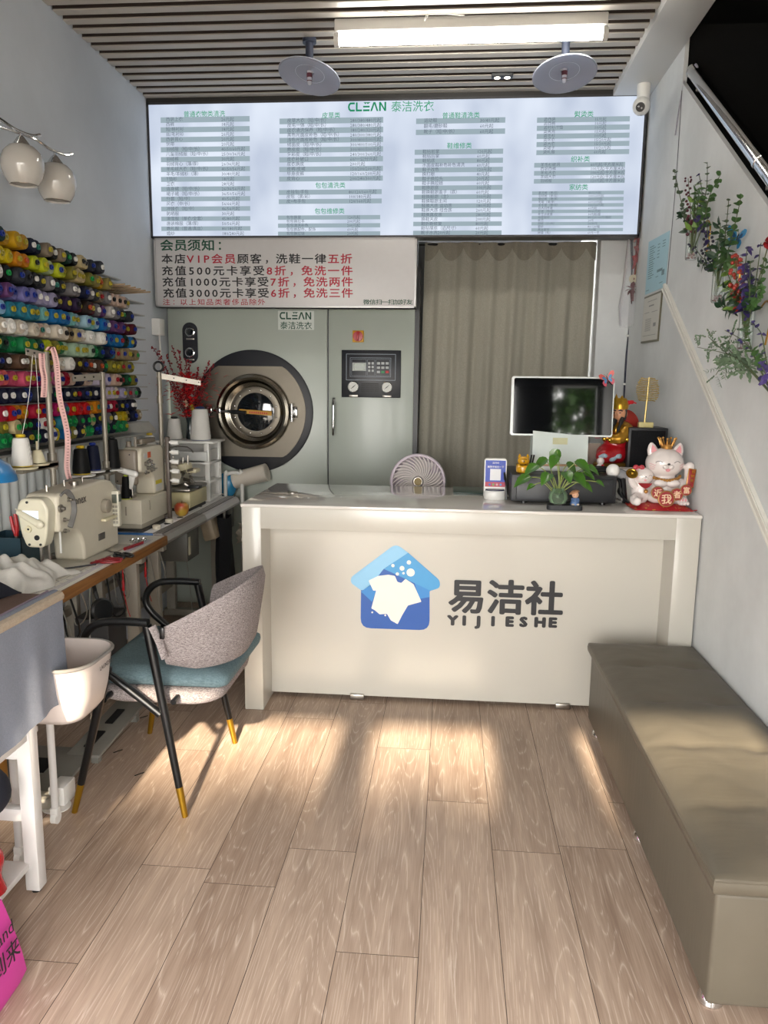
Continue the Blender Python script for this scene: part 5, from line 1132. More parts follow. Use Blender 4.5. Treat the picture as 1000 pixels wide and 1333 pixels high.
for k in range(16): a = k * 2.4; g.leaf(c, (-.6 + .05 * k, cos(a), sin(a)), .02, .022)
g2 = part('red_bloom', g, mat('petal_red', '8c141c', .5, var=.2), t); sm = MB(); sm.tube([R_(972, 440, 1.06), R_(980, 395, 1.04), c], .002, 5, smooth=5); part('stem', sm, STEMM, t)
# the lowest vase is just past the frame; its spray reaches in
t = thing('wall_vase', 'clear wall vase lowest on the wall at the right picture edge', 'vase', R_(1012, 540, 1.075)); c = R_(1012, 540, 1.075)
m = MB(); m.lathe([(0, 0), (.025, 0), (.026, .006), (.026, .13), (.024, .13), (.023, .01), (0, .008)], c, n=24); part('glass_tube', m, GL, t); m = MB(); m.tube([c + V((.028 * cos(q), .028 * sin(q), .125)) for q in [2 * pi * i / 20 for i in range(20)]], .0028, 6, closed=True); m.tube([c + V((.028, 0, .125)), V((WX, c.y, c.z + .125))], .003, 6); part('holder', m, BRASS, t)
t = thing('flower_spray', 'grey green fern and purple spray reaching in at the lower right', 'flowers', R_(1010, 500, 1.06))
spray(t, 'fern', [(1010, 520), (975, 480), (950, 462), (908, 452)], .034, mat('fern_grey', '5d7358', .6, var=.25, scale=40), seed=31, x1=.99, step=3); spray(t, 'fern', [(1010, 520), (978, 482), (950, 466), (932, 488)], .032, mat('fern_grey', '5d7358'), seed=32, x1=.98, step=3); spray(t, 'fern', [(1010, 520), (970, 475), (948, 452), (958, 428)], .032, mat('fern_grey', '5d7358'), seed=33, x1=1.0, step=3); spray(t, 'fern', [(1010, 520), (974, 480), (944, 458), (922, 438)], .030, mat('fern_grey', '5d7358'), seed=34, x1=.99, step=3)
spray(t, 'petal', [(1010, 520), (992, 486), (972, 448), (944, 430)], .020, PUR, seed=35, step=3); spray(t, 'petal', [(1010, 520), (998, 470), (990, 432), (970, 416)], .022, PUR, seed=36, step=3); spray(t, 'petal', [(1012, 520), (1000, 500), (996, 485), (988, 470)], .03, PUR2, seed=37, x1=.98, step=3)
spray(t, 'round', [(1010, 520), (990, 480), (978, 452), (971, 420)], .030, EUC[1], seed=38, x1=1.0)
wb = mat('wing_sky', '2f86b8', .4, var=.3, scale=100)
butterfly('wall_butterfly', R_(960, 311, 1.08), .05, (wb, wb, mat('wing_deep', '174a78', .4)), 'blue butterfly decoration perched on the second wall bouquet', x=V((.5, -.8, 0)).normalized(), y=V((0, .15, 1)), rot=-20)
# ================================================================== LEFT WALL
def spool_rack():
    t = thing('thread_rack', 'wall rack of wooden pegs holding the rows of thread spools', 'rack', (XL + .02, 3.4, 1.28))
    m = MB(); m.box((XL, 2.3, 1.27), (XL + .015, 4.42, 2.10)); part('backboard', m, mat('rack_board', 'c3c2bd', .6), t)
    m = MB()
    for k in range(13): z = 2.092 - .067 * k - .038; m.box((XL + .012, 2.3, z - .004), (XL + .16, 4.40, z + .002), .001, seg=1)
    part('shelf_strip', m, mat('strip_clear', 'a9a8a4', .35), t)
    m = MB(); m.box((XL + .01, 2.3, 2.108), (XL + .05, 4.35, 2.114)); part('top_strip', m, mat('strip_clear', 'a9a8a4'), t)
    PEG = mat('peg_wood', 'a78f6e', .6)
    for k in range(6):
        y = 3.93 + k * .067; m = MB(); m.cyl((XL + .01, y, 2.092 - .067), (-1.70 + .03, y, 2.092 - .067 + .012), .004, n=8); part('peg', m, PEG, t)
    return t
rack = spool_rack()
THREAD = dict(taupe='75695a', bottle_green='12302a', ochre='a9812c', mustard='b08a26', navy='10152c', black='0b0b0f', beige='b3a37c', charcoal='2b2d33', yellow='c9b31f', orange='c07a1c', lime='a9b12f', pale_green='a8b58a', olive='6f6a2c', khaki='7f7444', light_grey='a8a39f', grey='6a6769', pink_beige='bda393', purple='42306f', plum='5d3a63', lavender='6d6a9c', pale_lavender='9a94b0', deep_purple='281a35', maroon='4a141f', light_blue='8db6d2', teal='2b6f84', aqua='6ea6a5', blue='20629b', pale_blue='93b2bf', cream='c9beae', white='d9d6d0', green='1d6b41', dark_green='143f2b', mint='9db59c', brown='4f3a2c', dark_brown='2b211d', tan='8c7a5d', rose='b04a63', salmon='cf5f5c', magenta='a3175a', pink='c4688f', crimson='8d1230', red='b0141c', lilac_white='bdb2c4', dark_blue='132a5c', slate_blue='56708c', gold='a8901e')
CORE = dict(w='d2d0cb', y='c6b62c', b='16339a', g='12a04a', r='b4152a', k='17181a', o='cf5a2c', t='2f8f82', c='c9bfae')
CN = dict(w='white', y='yellow', b='blue', g='green', r='red', k='black', o='orange', t='teal', c='cream')
ROWS = [
 'taupe-c bottle_green-b ochre-y mustard-y ochre-y navy-w navy-t taupe-y black-w taupe-y bottle_green-g black-w beige-k beige-k charcoal-b charcoal-w',
 'mustard-y yellow-w yellow-y yellow-y orange-y orange-o lime-k lime-y pale_green-b lime-b lime-y olive-y beige-y beige-y olive-g khaki-y mustard-o khaki-y',
 'light_grey-r light_grey-w black-g charcoal-b charcoal-k black-w charcoal-y grey-w black-t charcoal-y grey-w grey-w navy-b grey-w charcoal-y taupe-r grey-w pink_beige-k pink_beige-k pink_beige-k light_grey-y',
 'purple-y purple-b plum-b lavender-b lavender-b lavender-b pale_lavender-w pale_lavender-w pale_lavender-k deep_purple-y deep_purple-y deep_purple-k maroon-y dark_brown-o maroon-y grey-w plum-b light_grey-w grey-b charcoal-y charcoal-g charcoal-b',
 'light_blue-b light_blue-b teal-y teal-y teal-y teal-y aqua-y blue-y blue-y blue-b aqua-y pale_blue-y pale_blue-b aqua-y pale_blue-b blue-b slate_blue-w plum-b plum-r plum-b maroon-y maroon-b',
 'cream-r cream-w white-w cream-w white-w cream-c pink_beige-t cream-w cream-w cream-k tan-k beige-b cream-w white-w white-w white-w cream-b blue-b blue-y blue-r bottle_green-k blue-y navy-b',
 'green-y dark_green-k green-g green-y green-y dark_green-b lime-y olive-y green-y mint-y mint-y mint-y mint-y mint-k green-g dark_green-b navy-b teal-b tan-r tan-b tan-y tan-k tan-g',
 'brown-w black-b dark_brown-w brown-w brown-w tan-y tan-w brown-y cream-w cream-w white-w dark_brown-y dark_brown-b brown-o brown-w brown-o bottle_green-g olive-y olive-y olive-r khaki-b olive-y',
 'rose-y salmon-b rose-y rose-y rose-y magenta-b pink-y pink-g pink_beige-b crimson-r pink_beige-k navy-b pink_beige-b cream-k lilac_white-y lilac_white-w lilac_white-b pink_beige-r pink_beige-k dark_green-r dark_green-g olive-b',
 'navy-w navy-w navy-w navy-w dark_blue-b charcoal-k navy-y navy-g dark_blue-b navy-w navy-y navy-r navy-b navy-y navy-w navy-b lilac_white-y lilac_white-y cream-r pale_lavender-y grey-r grey-g charcoal-k',
 'crimson-w red-b orange-b orange-y crimson-y red-b magenta-w magenta-y plum-t red-y red-r red-b orange-y orange-t orange-y crimson-b crimson-w crimson-k navy-y navy-b navy-w charcoal-w',
 'brown-w olive-y beige-g brown-g dark_brown-g navy-b white-r crimson-y teal-b green-g green-g charcoal-g navy-g beige-g navy-y green-g grey-y black-w gold-y gold-y tan-k navy-b tan-c',
 'green-g green-g dark_brown-w navy-y dark_green-g navy-w white-b yellow-y blue-b olive-w navy-y beige-g green-g navy-b dark_blue-b green-g navy-g green-g green-y',
]
ORD = 'first second third fourth fifth sixth seventh eighth ninth tenth eleventh twelfth thirteenth fourteenth fifteenth sixteenth seventeenth eighteenth nineteenth twentieth twenty-first twenty-second twenty-third twenty-fourth'.split()
def thread_mat(k):
    c = hexc(THREAD[k]); g_ = sum(c) / 3; c = tuple((x * 1.06 - g_ * .06) * (.85 if k != 'white' else .95) for x in c); c = tuple(max(.004, x) for x in c); n = 'thread_' + k
    if n in MATS: return MATS[n]
    m, t, b = nt(n); tc = N(t, 'ShaderNodeTexCoord'); wv = N(t, 'ShaderNodeTexWave', Scale=160., Distortion=2.); wv.bands_direction = 'X'; L(t, tc.outputs['Object'], wv.inputs['Vector'])
    mx = N(t, 'ShaderNodeMix', data_type='RGBA'); mx.inputs[6].default_value = rgba([x * .86 for x in c]); mx.inputs[7].default_value = rgba([min(1, x * 1.1) for x in c]); L(t, wv.outputs['Fac'], mx.inputs[0]); L(t, mx.outputs[2], b.inputs['Base Color']); b.inputs['Roughness'].default_value = .6; b.inputs['Specular IOR Level'].default_value = .2
    MATS[n] = m; return m
def spools():
    base = V((-1.70, 2.8, 2.0)); t = thing('thread_spool', 'thread spool', 'thread spool', base, 'thread spools on the wall rack')
    m = MB(); m.lathe([(.012, -.17), (.029, -.168), (.0315, -.15), (.0305, -.03), (.0295, -.014), (.027, -.009), (.011, -.0085)], base, (1, 0, .06), 20); th = part('thread', m, thread_mat('taupe'), t)
    m = MB(); m.lathe([(.010, -.03), (.0105, -.012), (.0115, -.004), (.0115, .0), (.0065, .0), (.006, -.014), (0, -.014)], base, (1, 0, .06), 16); co = part('core', m, mat('core_w', CORE['w'], .35), t)
    rnd = random.Random(4); first = True
    for r, row in enumerate(ROWS):
        z = 2.092 - .067 * r if r < 12 else 1.318
        if r == 11: z = 1.366
        items = row.split(); n = len(items); y = 2.83 if r % 2 == 0 else 2.80
        if r == 12: y = 2.80
        pitch = .0625 if r not in (0, 1) else .0615
        for i, it in enumerate(items):
            c, k = it.split('-'); s = rnd.uniform(.94, 1.05)
            dx = rnd.uniform(-.018, .010); loc = V((-1.70 + dx + (.012 if r == 12 else 0), y + rnd.uniform(-.004, .004), z + rnd.uniform(-.002, .002))); y += pitch * (.98 if n > 21 else 1.) * (.93 + .12 * rnd.random())
            lab = f"{c.replace('_', ' ')} thread spool with {CN[k]} core, {ORD[i]} from left end of {ORD[r]} row"
            if first: o, kids = t, [th, co]; t.location = loc; t['label'] = lab
            else: o, kids = dup(t, loc, lab)
            if not first:
                for q in kids: q.material_slots[0].link = 'OBJECT'
            o.scale = (1, s, s)
            kids_ = {q.name.split('.')[0]: q for q in kids}
            if first:
                for q in kids: q.material_slots[0].link = 'OBJECT'
                first = False
            kids_['thread'].material_slots[0].material = thread_mat(c); kids_['core'].material_slots[0].material = mat('core_' + k, tuple(.6 * x for x in hexc(CORE[k])), .35)
spools()

# fluted panel below the rack
m = MB(); zt = 1.235
for k in range(36):
    y = 2.2 + k * .0715; m.tube([(XL, y, .55), (XL, y, zt)], .034, 12)
m.box((XL, 2.15, .5), (XL + .012, 4.75, zt)); solo('trim_2', m, mat('fluted_white', 'dcdedc', .5, var=.03), kind='structure')
m = MB(); m.prism([(XL, 2.15, 1.225), (XL + .06, 2.15, 1.225), (XL + .065, 2.15, 1.245), (XL + .02, 2.15, 1.30), (XL, 2.15, 1.30)], (0, 2.6, 0)); solo('trim_3', m, mat('ledge_white', 'bcbab2', .6, var=.12, scale=20), kind='structure')
# white junction box on the wall by the machine
c = A(206, 424, 'Y', 4.93); m = MB(); m.box((-1.92, 4.90, c.z - .06), (-1.865, 4.99, c.z + .045), .006); solo('junction_box', m, PLASTIC_W, 'white junction box on the left wall end under the notice board', 'box')
m = MB(); m.tube([(-1.885, 4.94, c.z - .06), (-1.885, 4.95, c.z - .3), (-1.90, 4.95, c.z - .7)], .006, 6, smooth=4); solo('wall_cable', m, PLASTIC_W, 'pale cable hanging from the white junction box', 'cable')

# sconce
def sconce():
    c1, c2 = V((-1.745, 3.15, 2.405)), V((-1.725, 3.38, 2.395)); t = thing('wall_sconce', 'chrome wall lamp with two white glass globes on the left wall', 'lamp', (XL, 3.05, 2.42))
    G = mat('opal_glass', 'bdb9b2', .12, var=.02, coat=.5)
    m = MB(); m.lathe([(.055, 0), (.055, .012), (.04, .022), (0, .026)], (XL, 3.03, 2.46), (1, 0, 0), 28, sq=1.4); part('back_plate', m, CHROME, t)
    for i, c in enumerate((c1, c2)):
        top = c + V((0, 0, .098)); a = MB(); s = V((XL + .02, 3.03 + .02 * i, 2.48))
        a.tube([s, s + V((.06, .0, .05)), top + V((-.05, -.10, .055)), top + V((-.01, -.02, .03)), top + V((.02, .045, .026)), top + V((.035, .085, .04))], [.0085, .0085], 10, smooth=6, flat=.75); am = part('arm', a, CHROME, t)
        a = MB(); a.cyl(top + V((0, 0, .028)), top + V((0, 0, .0)), .006, n=10); a.lathe([(.008, .012), (.014, .006), (.034, -.022), (.036, -.03), (0, -.03)], top, n=24); part('cap', a, CHROME, am)
        g = MB(); g.lathe([(.03, .075), (.05, .068), (.072, .045), (.083, .012), (.082, -.015), (.07, -.052), (.058, -.072), (.054, -.078), (.05, -.072), (.064, -.048), (.076, -.012), (.076, .012), (.064, .042), (.03, .068)], c, n=40, loop=True); part('globe', g, G, t)
        b = MB(); b.lathe([(0, -.068), (.018, -.066), (.022, -.05), (.018, 0), (.012, .06)], c, n=18); part('bulb', b, mat('bulb_cream', 'b8a58c', .4), t)
sconce()

# ------------------------------------------------------------------ sewing tables
TZ = .79
GREYM = mat('leg_beige', '9c968a', .5, var=.05)
def table_legs(t, y0, y1, x0=-1.88, x1=-1.46):
    for y in (y0, y1):
        m = MB(); m.box((x0, y - .03, 0), (x1 + .04, y + .03, .045), .006); part('foot_bar', m, GREYM, t); m = MB(); m.box((x0, y - .025, .68), (x1, y + .025, .735), .004); part('top_bar', m, GREYM, t)
        for x in (x0 + .05, x1 - .06): m = MB(); m.box((x - .03, y - .02, .04), (x + .03, y + .02, .70), .005); part('leg', m, GREYM, t)
    for za, zb in ((.20, .25), (.42, .46)): m = MB(); m.box((x0 + .03, y0, za), (x0 + .065, y1, zb), .004); part('stretcher', m, GREYM, t)
def table_one():
    t = thing('sewing_table', 'white sewing table with a brown wood edge beside the chair', 'table', (-1.66, 3.0, 0))
    m = MB(); m.box((XL + .005, 2.32, TZ - .04), (-1.402, 3.655, TZ), .004); part('tabletop', m, mat('table_laminate', 'e2ddd0', .35, var=.03, scale=4), t)
    m = MB(); m.box((-1.404, 2.32, TZ - .046), (-1.392, 3.66, TZ + .0), .003); m.box((XL + .005, 3.655, TZ - .046), (-1.392, 3.665, TZ - .002), .003)
    mm, tt, b = nt('edge_wood'); tc = N(tt, 'ShaderNodeTexCoord'); mp = N(tt, 'ShaderNodeMapping'); mp.inputs['Scale'].default_value = (30, 2, 60); n = N(tt, 'ShaderNodeTexNoise', Scale=1.5, Detail=3.); L(tt, tc.outputs['Object'], mp.inputs[0]); L(tt, mp.outputs[0], n.inputs['Vector']); cr = N(tt, 'ShaderNodeValToRGB'); cr.color_ramp.elements[0].position = .3; cr.color_ramp.elements[0].color = rgba(hexc('704317')); cr.color_ramp.elements[1].position = .75; cr.color_ramp.elements[1].color = rgba(hexc('a5713a')); L(tt, n.outputs['Fac'], cr.inputs[0]); L(tt, cr.outputs[0], b.inputs['Base Color']); b.inputs['Roughness'].default_value = .5
    part('wood_edge', m, mm, t)
    m = MB()
    for k in range(110):
        y = 2.40 + k * .0105; m.box((-1.43 - (.018 if k % 5 else .03), y, TZ), (-1.43, y + .0016, TZ + .0006))
    m.box((-1.475, 2.39, TZ), (-1.474, 3.56, TZ + .0006)); m.box((-1.427, 2.39, TZ), (-1.426, 3.56, TZ + .0006)); part('printed_ruler', m, mat('ruler_ink', '8d83a0', .6), t)
    table_legs(t, 2.50, 3.52)
    m = MB(); m.box((-1.72, 3.30, .22), (-1.55, 3.50, .46), .01); part('motor_box', m, mat('motor_grey', '3b3c3e', .5), t)
table_one()
def table_two():
    t = thing('machine_table', 'white machine table with ribbed metal edge beyond the wood edged table', 'table', (-1.66, 4.3, 0))
    m = MB(); m.box((XL + .005, 3.672, TZ - .03), (-1.46, 5.0, TZ + .004), .004); part('tabletop', m, mat('table_white2', 'e2dfde', .3, var=.02), t)
    for nm, ya, yb, mm in (('metal_edge', 3.672, 4.30, mat('alu_edge', 'a59f9b', .35, .6)), ('white_edge', 4.30, 5.0, mat('white_edge', 'c6c2c2', .4))):
        m = MB(); prof = [(-1.475, TZ + .006), (-1.43, TZ + .006), (-1.405, TZ - .004), (-1.392, TZ - .03), (-1.398, TZ - .045), (-1.475, TZ - .045)]; m.prism([(x, ya, z) for x, z in prof], (0, yb - ya, 0)); e = part(nm, m, mm, t)
        m = MB()
        for x in (-1.468, -1.453, -1.438, -1.425): m.box((x - .0025, ya + .002, TZ + .004), (x + .0025, yb - .002, TZ + .0078))
        part('rib', m, mat('edge_groove', '6d6866', .5), e)
    m = MB(); m.box((XL + .01, 3.668, TZ - .02), (-1.47, 3.69, TZ + .0055), .001); part('blue_strip', m, mat('tape_blue', '1f5f9f', .4), t)
    for x, y in ((-1.50, 3.95), (-1.50, 4.15), (-1.52, 4.55)): m = MB(); m.lathe([(.017, 0), (.017, .003), (.009, .003), (.008, 0)], (x, y, TZ + .004), n=20); part('grommet', m, BLACK, t)
    table_legs(t, 3.80, 4.86)
    m = MB(); m.box((-1.60, 4.04, .565), (-1.425, 4.24, .735), .006); cb = part('control_box', m, mat('ctrl_grey', '56554f', .45), t); m = MB(); m.box((-1.427, 4.06, .60), (-1.4225, 4.09, .70)); part('label_strip', m, mat('ctrl_label', 'b9b29a', .5), cb)
    m = MB(); m.box((-1.50, 4.50, .59), (-1.42, 4.62, .74), .012, rot=Euler((0, radians(-14), 0))); part('motor_cover', m, mat('motor_beige', '9f8f78', .45), t)
    m = MB(); m.box((-1.56, 4.82, .60), (-1.42, 4.95, .745), .006); part('switch_box', m, mat('ctrl_dark', '3f3e3b', .45), t)
table_two()

# ------------------------------------------------------------------ sewing machine in front
def sewing_machine():
    t = thing('sewing_machine', 'cream lockstitch sewing machine with a lit face on the wood edged table', 'sewing machine', (-1.58, 3.05, TZ))
    xa, xb = -1.655, -1.53; Z0 = TZ + .006
    m = MB(); m.box((-1.655, 2.74, TZ), (-1.47, 3.40, TZ + .008), .003); part('bed_plate', m, mat('bed_steel', 'b7b2a6', .35, .3), t)
    # body: arm + pillar outline in the Y-Z plane
    out = [(2.86, 1.098), (2.88, 1.108), (3.28, 1.118), (3.36, 1.10), (3.395, 1.05), (3.40, Z0), (3.06, Z0), (3.055, .875), (3.02, .93), (2.90, .955), (2.86, .955)]
    pts = rounded([V(p) for p in out], [.01, .01, .04, .05, .03, .0, .0, .03, .04, .02, .0], 5)
    m = MB(); m.prism([(xa - .005, y, z) for y, z in pts], (xb - xa + .01, 0, 0)); bo = part('body', m, CREAM, t, ang=28); bv = bo.modifiers.new('b', 'BEVEL'); bv.width = .012; bv.segments = 3; bv.limit_method = 'ANGLE'; bv.angle_limit = radians(50)
    # face plate towards the viewer: tall, narrowing to the bottom
    fp = rounded([V(p) for p in [(-1.662, 1.065), (-1.64, 1.098), (-1.56, 1.098), (-1.535, 1.06), (-1.545, .96), (-1.56, .905), (-1.63, .905), (-1.65, .96)]], .018, 4)
    m = MB(); m.prism([(x, 2.80, z) for x, z in fp], (0, .065, 0)); hd = part('face_plate', m, mat('machine_ivory', 'd8d2bb', .3, var=.03, coat=.3), t, ang=28); bv = hd.modifiers.new('b', 'BEVEL'); bv.width = .008; bv.segments = 3; bv.limit_method = 'ANGLE'; bv.angle_limit = radians(50)
    m = MB(); m.prism([(x, 2.7985, z) for x, z in ((-1.640, 1.05), (-1.575, 1.05), (-1.575, 1.015), (-1.625, 1.015))], (0, .003, 0)); part('lit_window', m, emis('machine_led', (.8, .88, 1.), 1.6), hd)
    m = MB(); m.tube([(-1.665, 2.80, 1.056), (-1.63, 2.785, 1.045)], .003, 6); m.tube([(-1.642, 2.785, 1.045), (-1.565, 2.782, 1.002)], [.011, .016], 14, flat=.8); m.ell((-1.562, 2.782, 1.0), (.017, .013, .016)); m.ell((-1.643, 2.785, 1.045), .011); part('lift_lever', m, mat('machine_ivory', 'd8d2bb'), hd)
    for x, z, r in ((-1.617, .978, .0085), (-1.585, .945, .0105), (-1.617, .917, .005), (-1.572, .918, .005), (-1.617, 1.083, .005)):
        m = MB(); m.lathe([(r, -.001), (r, .003), (r * .5, .004), (0, .003)], (x, 2.80, z), (0, -1, 0), 16); part('screw', m, BLACK, hd)
    m = MB(); m.lathe([(.014, .0), (.013, .006), (.011, .006), (.0, .001)], (-1.617, 2.799, .978), (0, -1, 0), 20); part('screw_collar', m, IVORY, hd)
    # needle bar, presser, tension parts on the operator side
    for i, (y, z, r) in enumerate(((2.875, 1.05, .016), (2.90, 1.00, .009), (2.90, .955, .009), (2.94, 1.075, .010))):
        m = MB(); m.lathe([(r, 0), (r, .008), (r * .5, .010), (r * .45, .022), (0, .023)], (xb + .004, y, z), (1, 0, 0), 18); part('tension_disc', m, STEEL, t)
    m = MB(); m.cyl((-1.60, 2.85, .95), (-1.60, 2.85, .84), .006, n=10); m.cyl((-1.60, 2.85, .85), (-1.60, 2.85, TZ + .012), .0022, n=8); m.cyl((-1.575, 2.865, .93), (-1.575, 2.865, .82), .005, n=10); m.box((-1.615, 2.82, TZ + .010), (-1.585, 2.88, TZ + .018), .003); part('needle_bar', m, STEEL, t)
    m = MB(); m.box((-1.565, 2.90, .95), (-1.54, 2.93, .975), .004); m.cyl((-1.553, 2.915, .985), (-1.553, 2.915, .86), .004, n=8); part('knee_rod', m, PLASTIC_W, t)
    m = MB(); m.tube([(xb + .006, 2.88, 1.10), (xb + .012, 2.92, 1.112), (xb + .012, 2.965, 1.07), (xb + .012, 2.97, 1.02), (xb + .012, 2.93, .965)], .012, 8, smooth=6, flat=.45); part('take_up_guard', m, mat('guard_grey', '72706d', .4), t)
    m = MB(); m.lathe([(.030, 0), (.032, .01), (.030, .024), (.022, .028), (0, .028)], (xb + .006, 3.255, 1.0), (1, 0, 0), 28); part('stitch_dial', m, mat('dial_taupe', '8e8678', .4), t)
    m = MB(); m.box((xb + .006, 3.22, .935), (xb + .03, 3.34, .947), .004); part('reverse_lever', m, IVORY, t)
    m = MB(); m.box((xb + .005, 3.19, .855), (xb + .009, 3.25, .885), .001); part('maker_plate', m, mat('plate_dark', '54504a', .4), t)
    m = MB(); m.box((xb - .03, 3.345, .89), (xb + .035, 3.375, 1.055), .006); kp = part('control_pad', m, mat('pad_ivory', 'cdc8b6', .4), t)
    m = MB(); m.box((xb + .034, 3.348, 1.005), (xb + .0365, 3.372, 1.04)); m.box((xb - .022, 3.343, 1.0), (xb + .027, 3.346, 1.04)); part('display', m, mat('pad_lcd', '5c6258', .3), kp)
    m = MB()
    for i in range(4):
        for j in range(5): m.box((xb - .020 + i * .013, 3.3425, .905 + j * .018), (xb - .011 + i * .013, 3.346, .917 + j * .018))
    part('pad_keys', m, mat('pad_keys', '9a958a', .4), kp)
    m = MB(); m.text('onex', (xb + .0075, 2.99, 1.045), .05, xd=(0, 1, 0), yd=(0, 0, 1), bold=.02); part('maker_lettering', m, mat('letter_grey', '55524e', .5), bo, smooth=False)
    m = MB(); m.cyl((-1.60, 2.92, 1.10), (-1.60, 2.92, 1.135), .006, n=8); m.lathe([(.02, 0), (.02, .012), (.008, .016), (0, .016)], (-1.60, 3.14, 1.11), n=18); m.lathe([(.016, 0), (.016, .02), (.006, .022), (0, .022)], (-1.57, 3.09, 1.11), n=18); m.tube([(-1.60, 3.06, 1.11), (-1.60, 3.06, 1.135), (-1.57, 3.16, 1.14), (-1.57, 3.16, 1.11)], .003, 6); part('bobbin_winder', m, STEEL, t)
    m = MB(); m.cyl((xa - .03, 3.42, 1.0), (xa + .06, 3.42, 1.0), .0, n=4) if False else m.lathe([(.055, 0), (.06, .008), (.058, .03), (.03, .04), (0, .04)], (-1.59, 3.395, 1.03), (0, 1, 0), 32); part('hand_wheel', m, CREAM, t)
    m = MB(); m.tube([(-1.46, 2.95, .76), (-1.44, 2.95, .72), (-1.425, 2.93, .69)], .008, 8, smooth=3); m.lathe([(.042, -.012), (.048, -.004), (.048, .006), (.04, .013), (0, .015)], (-1.40, 2.93, .625), (.8, -.6, .1), 28); m.cyl((-1.425, 2.93, .70), (-1.41, 2.935, .63), .008, n=8); part('knee_lifter', m, BLACK, t, label='black round knee lifter pad under the table')
sewing_machine()
def flatlock():
    t = thing('sewing_machine', 'beige coverstitch machine on a tall box bed in the middle of the row', 'sewing machine', (-1.60, 3.9, TZ + .004)); z = TZ + .004
    m = MB(); m.box((-1.70, 3.70, z), (-1.53, 4.06, z + .014), .003); part('base_plate', m, mat('plate_black', '2a2826', .5), t)
    m = MB(); m.box((-1.685, 3.72, z + .014), (-1.545, 4.03, z + .04), .003); part('plinth', m, mat('plinth_taupe', 'a59d8c', .4), t)
    m = MB(); m.box((-1.695, 3.70, z + .04), (-1.535, 4.06, z + .165), .007); part('base', m, CREAM, t)
    m = MB(); m.box((-1.62, 3.698, z + .085), (-1.614, 3.702, z + .13)); m.box((-1.536, 3.80, z + .10), (-1.532, 3.80 + .006, z + .15)); part('base_slot', m, mat('slot_taupe', '8d8474', .5), t)
    m = MB(); pr = rounded([V(p) for p in [(3.92, z + .165), (4.06, z + .165), (4.06, z + .40), (4.03, z + .42), (3.78, z + .42), (3.75, z + .40), (3.75, z + .30), (3.88, z + .28), (3.92, z + .25)]], .015, 3); m.prism([(-1.655, y, q) for y, q in pr], (.105, 0, 0)); bo = part('arm', m, CREAM, t); bv = bo.modifiers.new('b', 'BEVEL'); bv.width = .01; bv.segments = 3; bv.limit_method = 'ANGLE'; bv.angle_limit = radians(50)
    m = MB(); m.box((-1.685, 3.73, z + .235), (-1.565, 3.76, z + .415), .014, seg=3); fp = part('face_plate', m, CREAM_D, t)
    m = MB()
    for x, q in ((-1.668, .395), (-1.60, .39), (-1.668, .255)): m.lathe([(.004, 0), (.003, .003), (0, .003)], (x, 3.73, z + q), (0, -1, 0), 10)
    part('screw', m, BLACK, fp)
    m = MB(); m.cyl((-1.70, 3.715, z + .325), (-1.64, 3.70, z + .318), .003, n=8); m.cyl((-1.645, 3.70, z + .318), (-1.56, 3.69, z + .298), .013, .016, 14); m.ell((-1.558, 3.69, z + .297), .016); part('lift_lever', m, PLASTIC_W, t)
    m = MB(); m.tube([(-1.585, 3.72, z + .30), (-1.59, 3.72, z + .25), (-1.60, 3.73, z + .22)], [.018, .008], 10, smooth=3); part('finger_guard', m, PLASTIC_W, t)
    m = MB()
    for k in range(6): m.cyl((-1.665 + .012 * k, 3.76, z + .235), (-1.665 + .012 * k, 3.76, z + .175), .0035, n=8); m.cyl((-1.675 + .012 * k, 3.74, z + .20), (-1.675 + .012 * k, 3.75, z + .17), .004, n=6)
    m.box((-1.69, 3.72, z + .165), (-1.60, 3.80, z + .178), .002); part('needle_gear', m, STEEL, t)
    rnd = random.Random(1)
    for k in range(9):
        m = MB(); y, q = 3.80 + .026 * (k % 5), z + .29 + .035 * (k // 5) + rnd.uniform(0, .03); m.lathe([(.011, 0), (.011, .006), (.006, .008), (.005, .02), (0, .021)], (-1.548, y, q), (1, 0, 0), 14); part('tension_knob', m, STEEL if k % 2 else CHROME, t)
    m = MB(); m.box((-1.551, 3.84, z + .365), (-1.5485, 3.88, z + .395)); part('orange_label', m, mat('label_orange', 'c4562a', .5), bo); m = MB(); m.box((-1.551, 3.79, z + .365), (-1.5485, 3.83, z + .39)); part('white_label', m, mat('label_white', 'c9c7c2', .5), bo)
    m = MB(); m.box((-1.551, 3.935, z + .215), (-1.5485, 4.02, z + .235)); part('yellow_label', m, mat('label_yellow', 'bfae1e', .5), bo); m = MB(); m.box((-1.551, 3.935, z + .18), (-1.5485, 4.02, z + .213)); part('white_label', m, mat('label_white', 'c9c7c2'), bo)
    m = MB(); m.cyl((-1.62, 3.86, z + .42), (-1.62, 3.86, z + .47), .008, n=8); m.lathe([(.016, 0), (.012, .02), (.014, .03), (0, .032)], (-1.64, 3.82, z + .42), n=14); m.box((-1.64, 3.90, z + .43), (-1.60, 4.08, z + .455), .004); m.cyl((-1.62, 4.0, z + .42), (-1.62, 4.0, z + .44), .006, n=8); part('thread_guide', m, CREAM_D, t)
    # thread tension post beside the machine, with white knobs
    m = MB(); m.box((-1.535, 4.045, z), (-1.515, 4.075, z + .46), .004); ps = part('tension_post', m, mat('post_brown', '5b5048', .4), t)
    for k in range(5): m = MB(); q = z + .43 - .052 * k; m.cyl((-1.515, 4.06, q), (-1.50, 4.06, q), .006, n=8); m.cyl((-1.502, 4.06, q), (-1.465, 4.06, q - .003), .014, .011, 14); part('white_knob', m, PLASTIC_W, ps)
    for y in (3.80, 3.98): m = MB(); m.lathe([(.02, 0), (.022, .018), (.018, .022), (0, .022)], (-1.50, y, z), n=20); part('press_foot', m, CREAM, t)
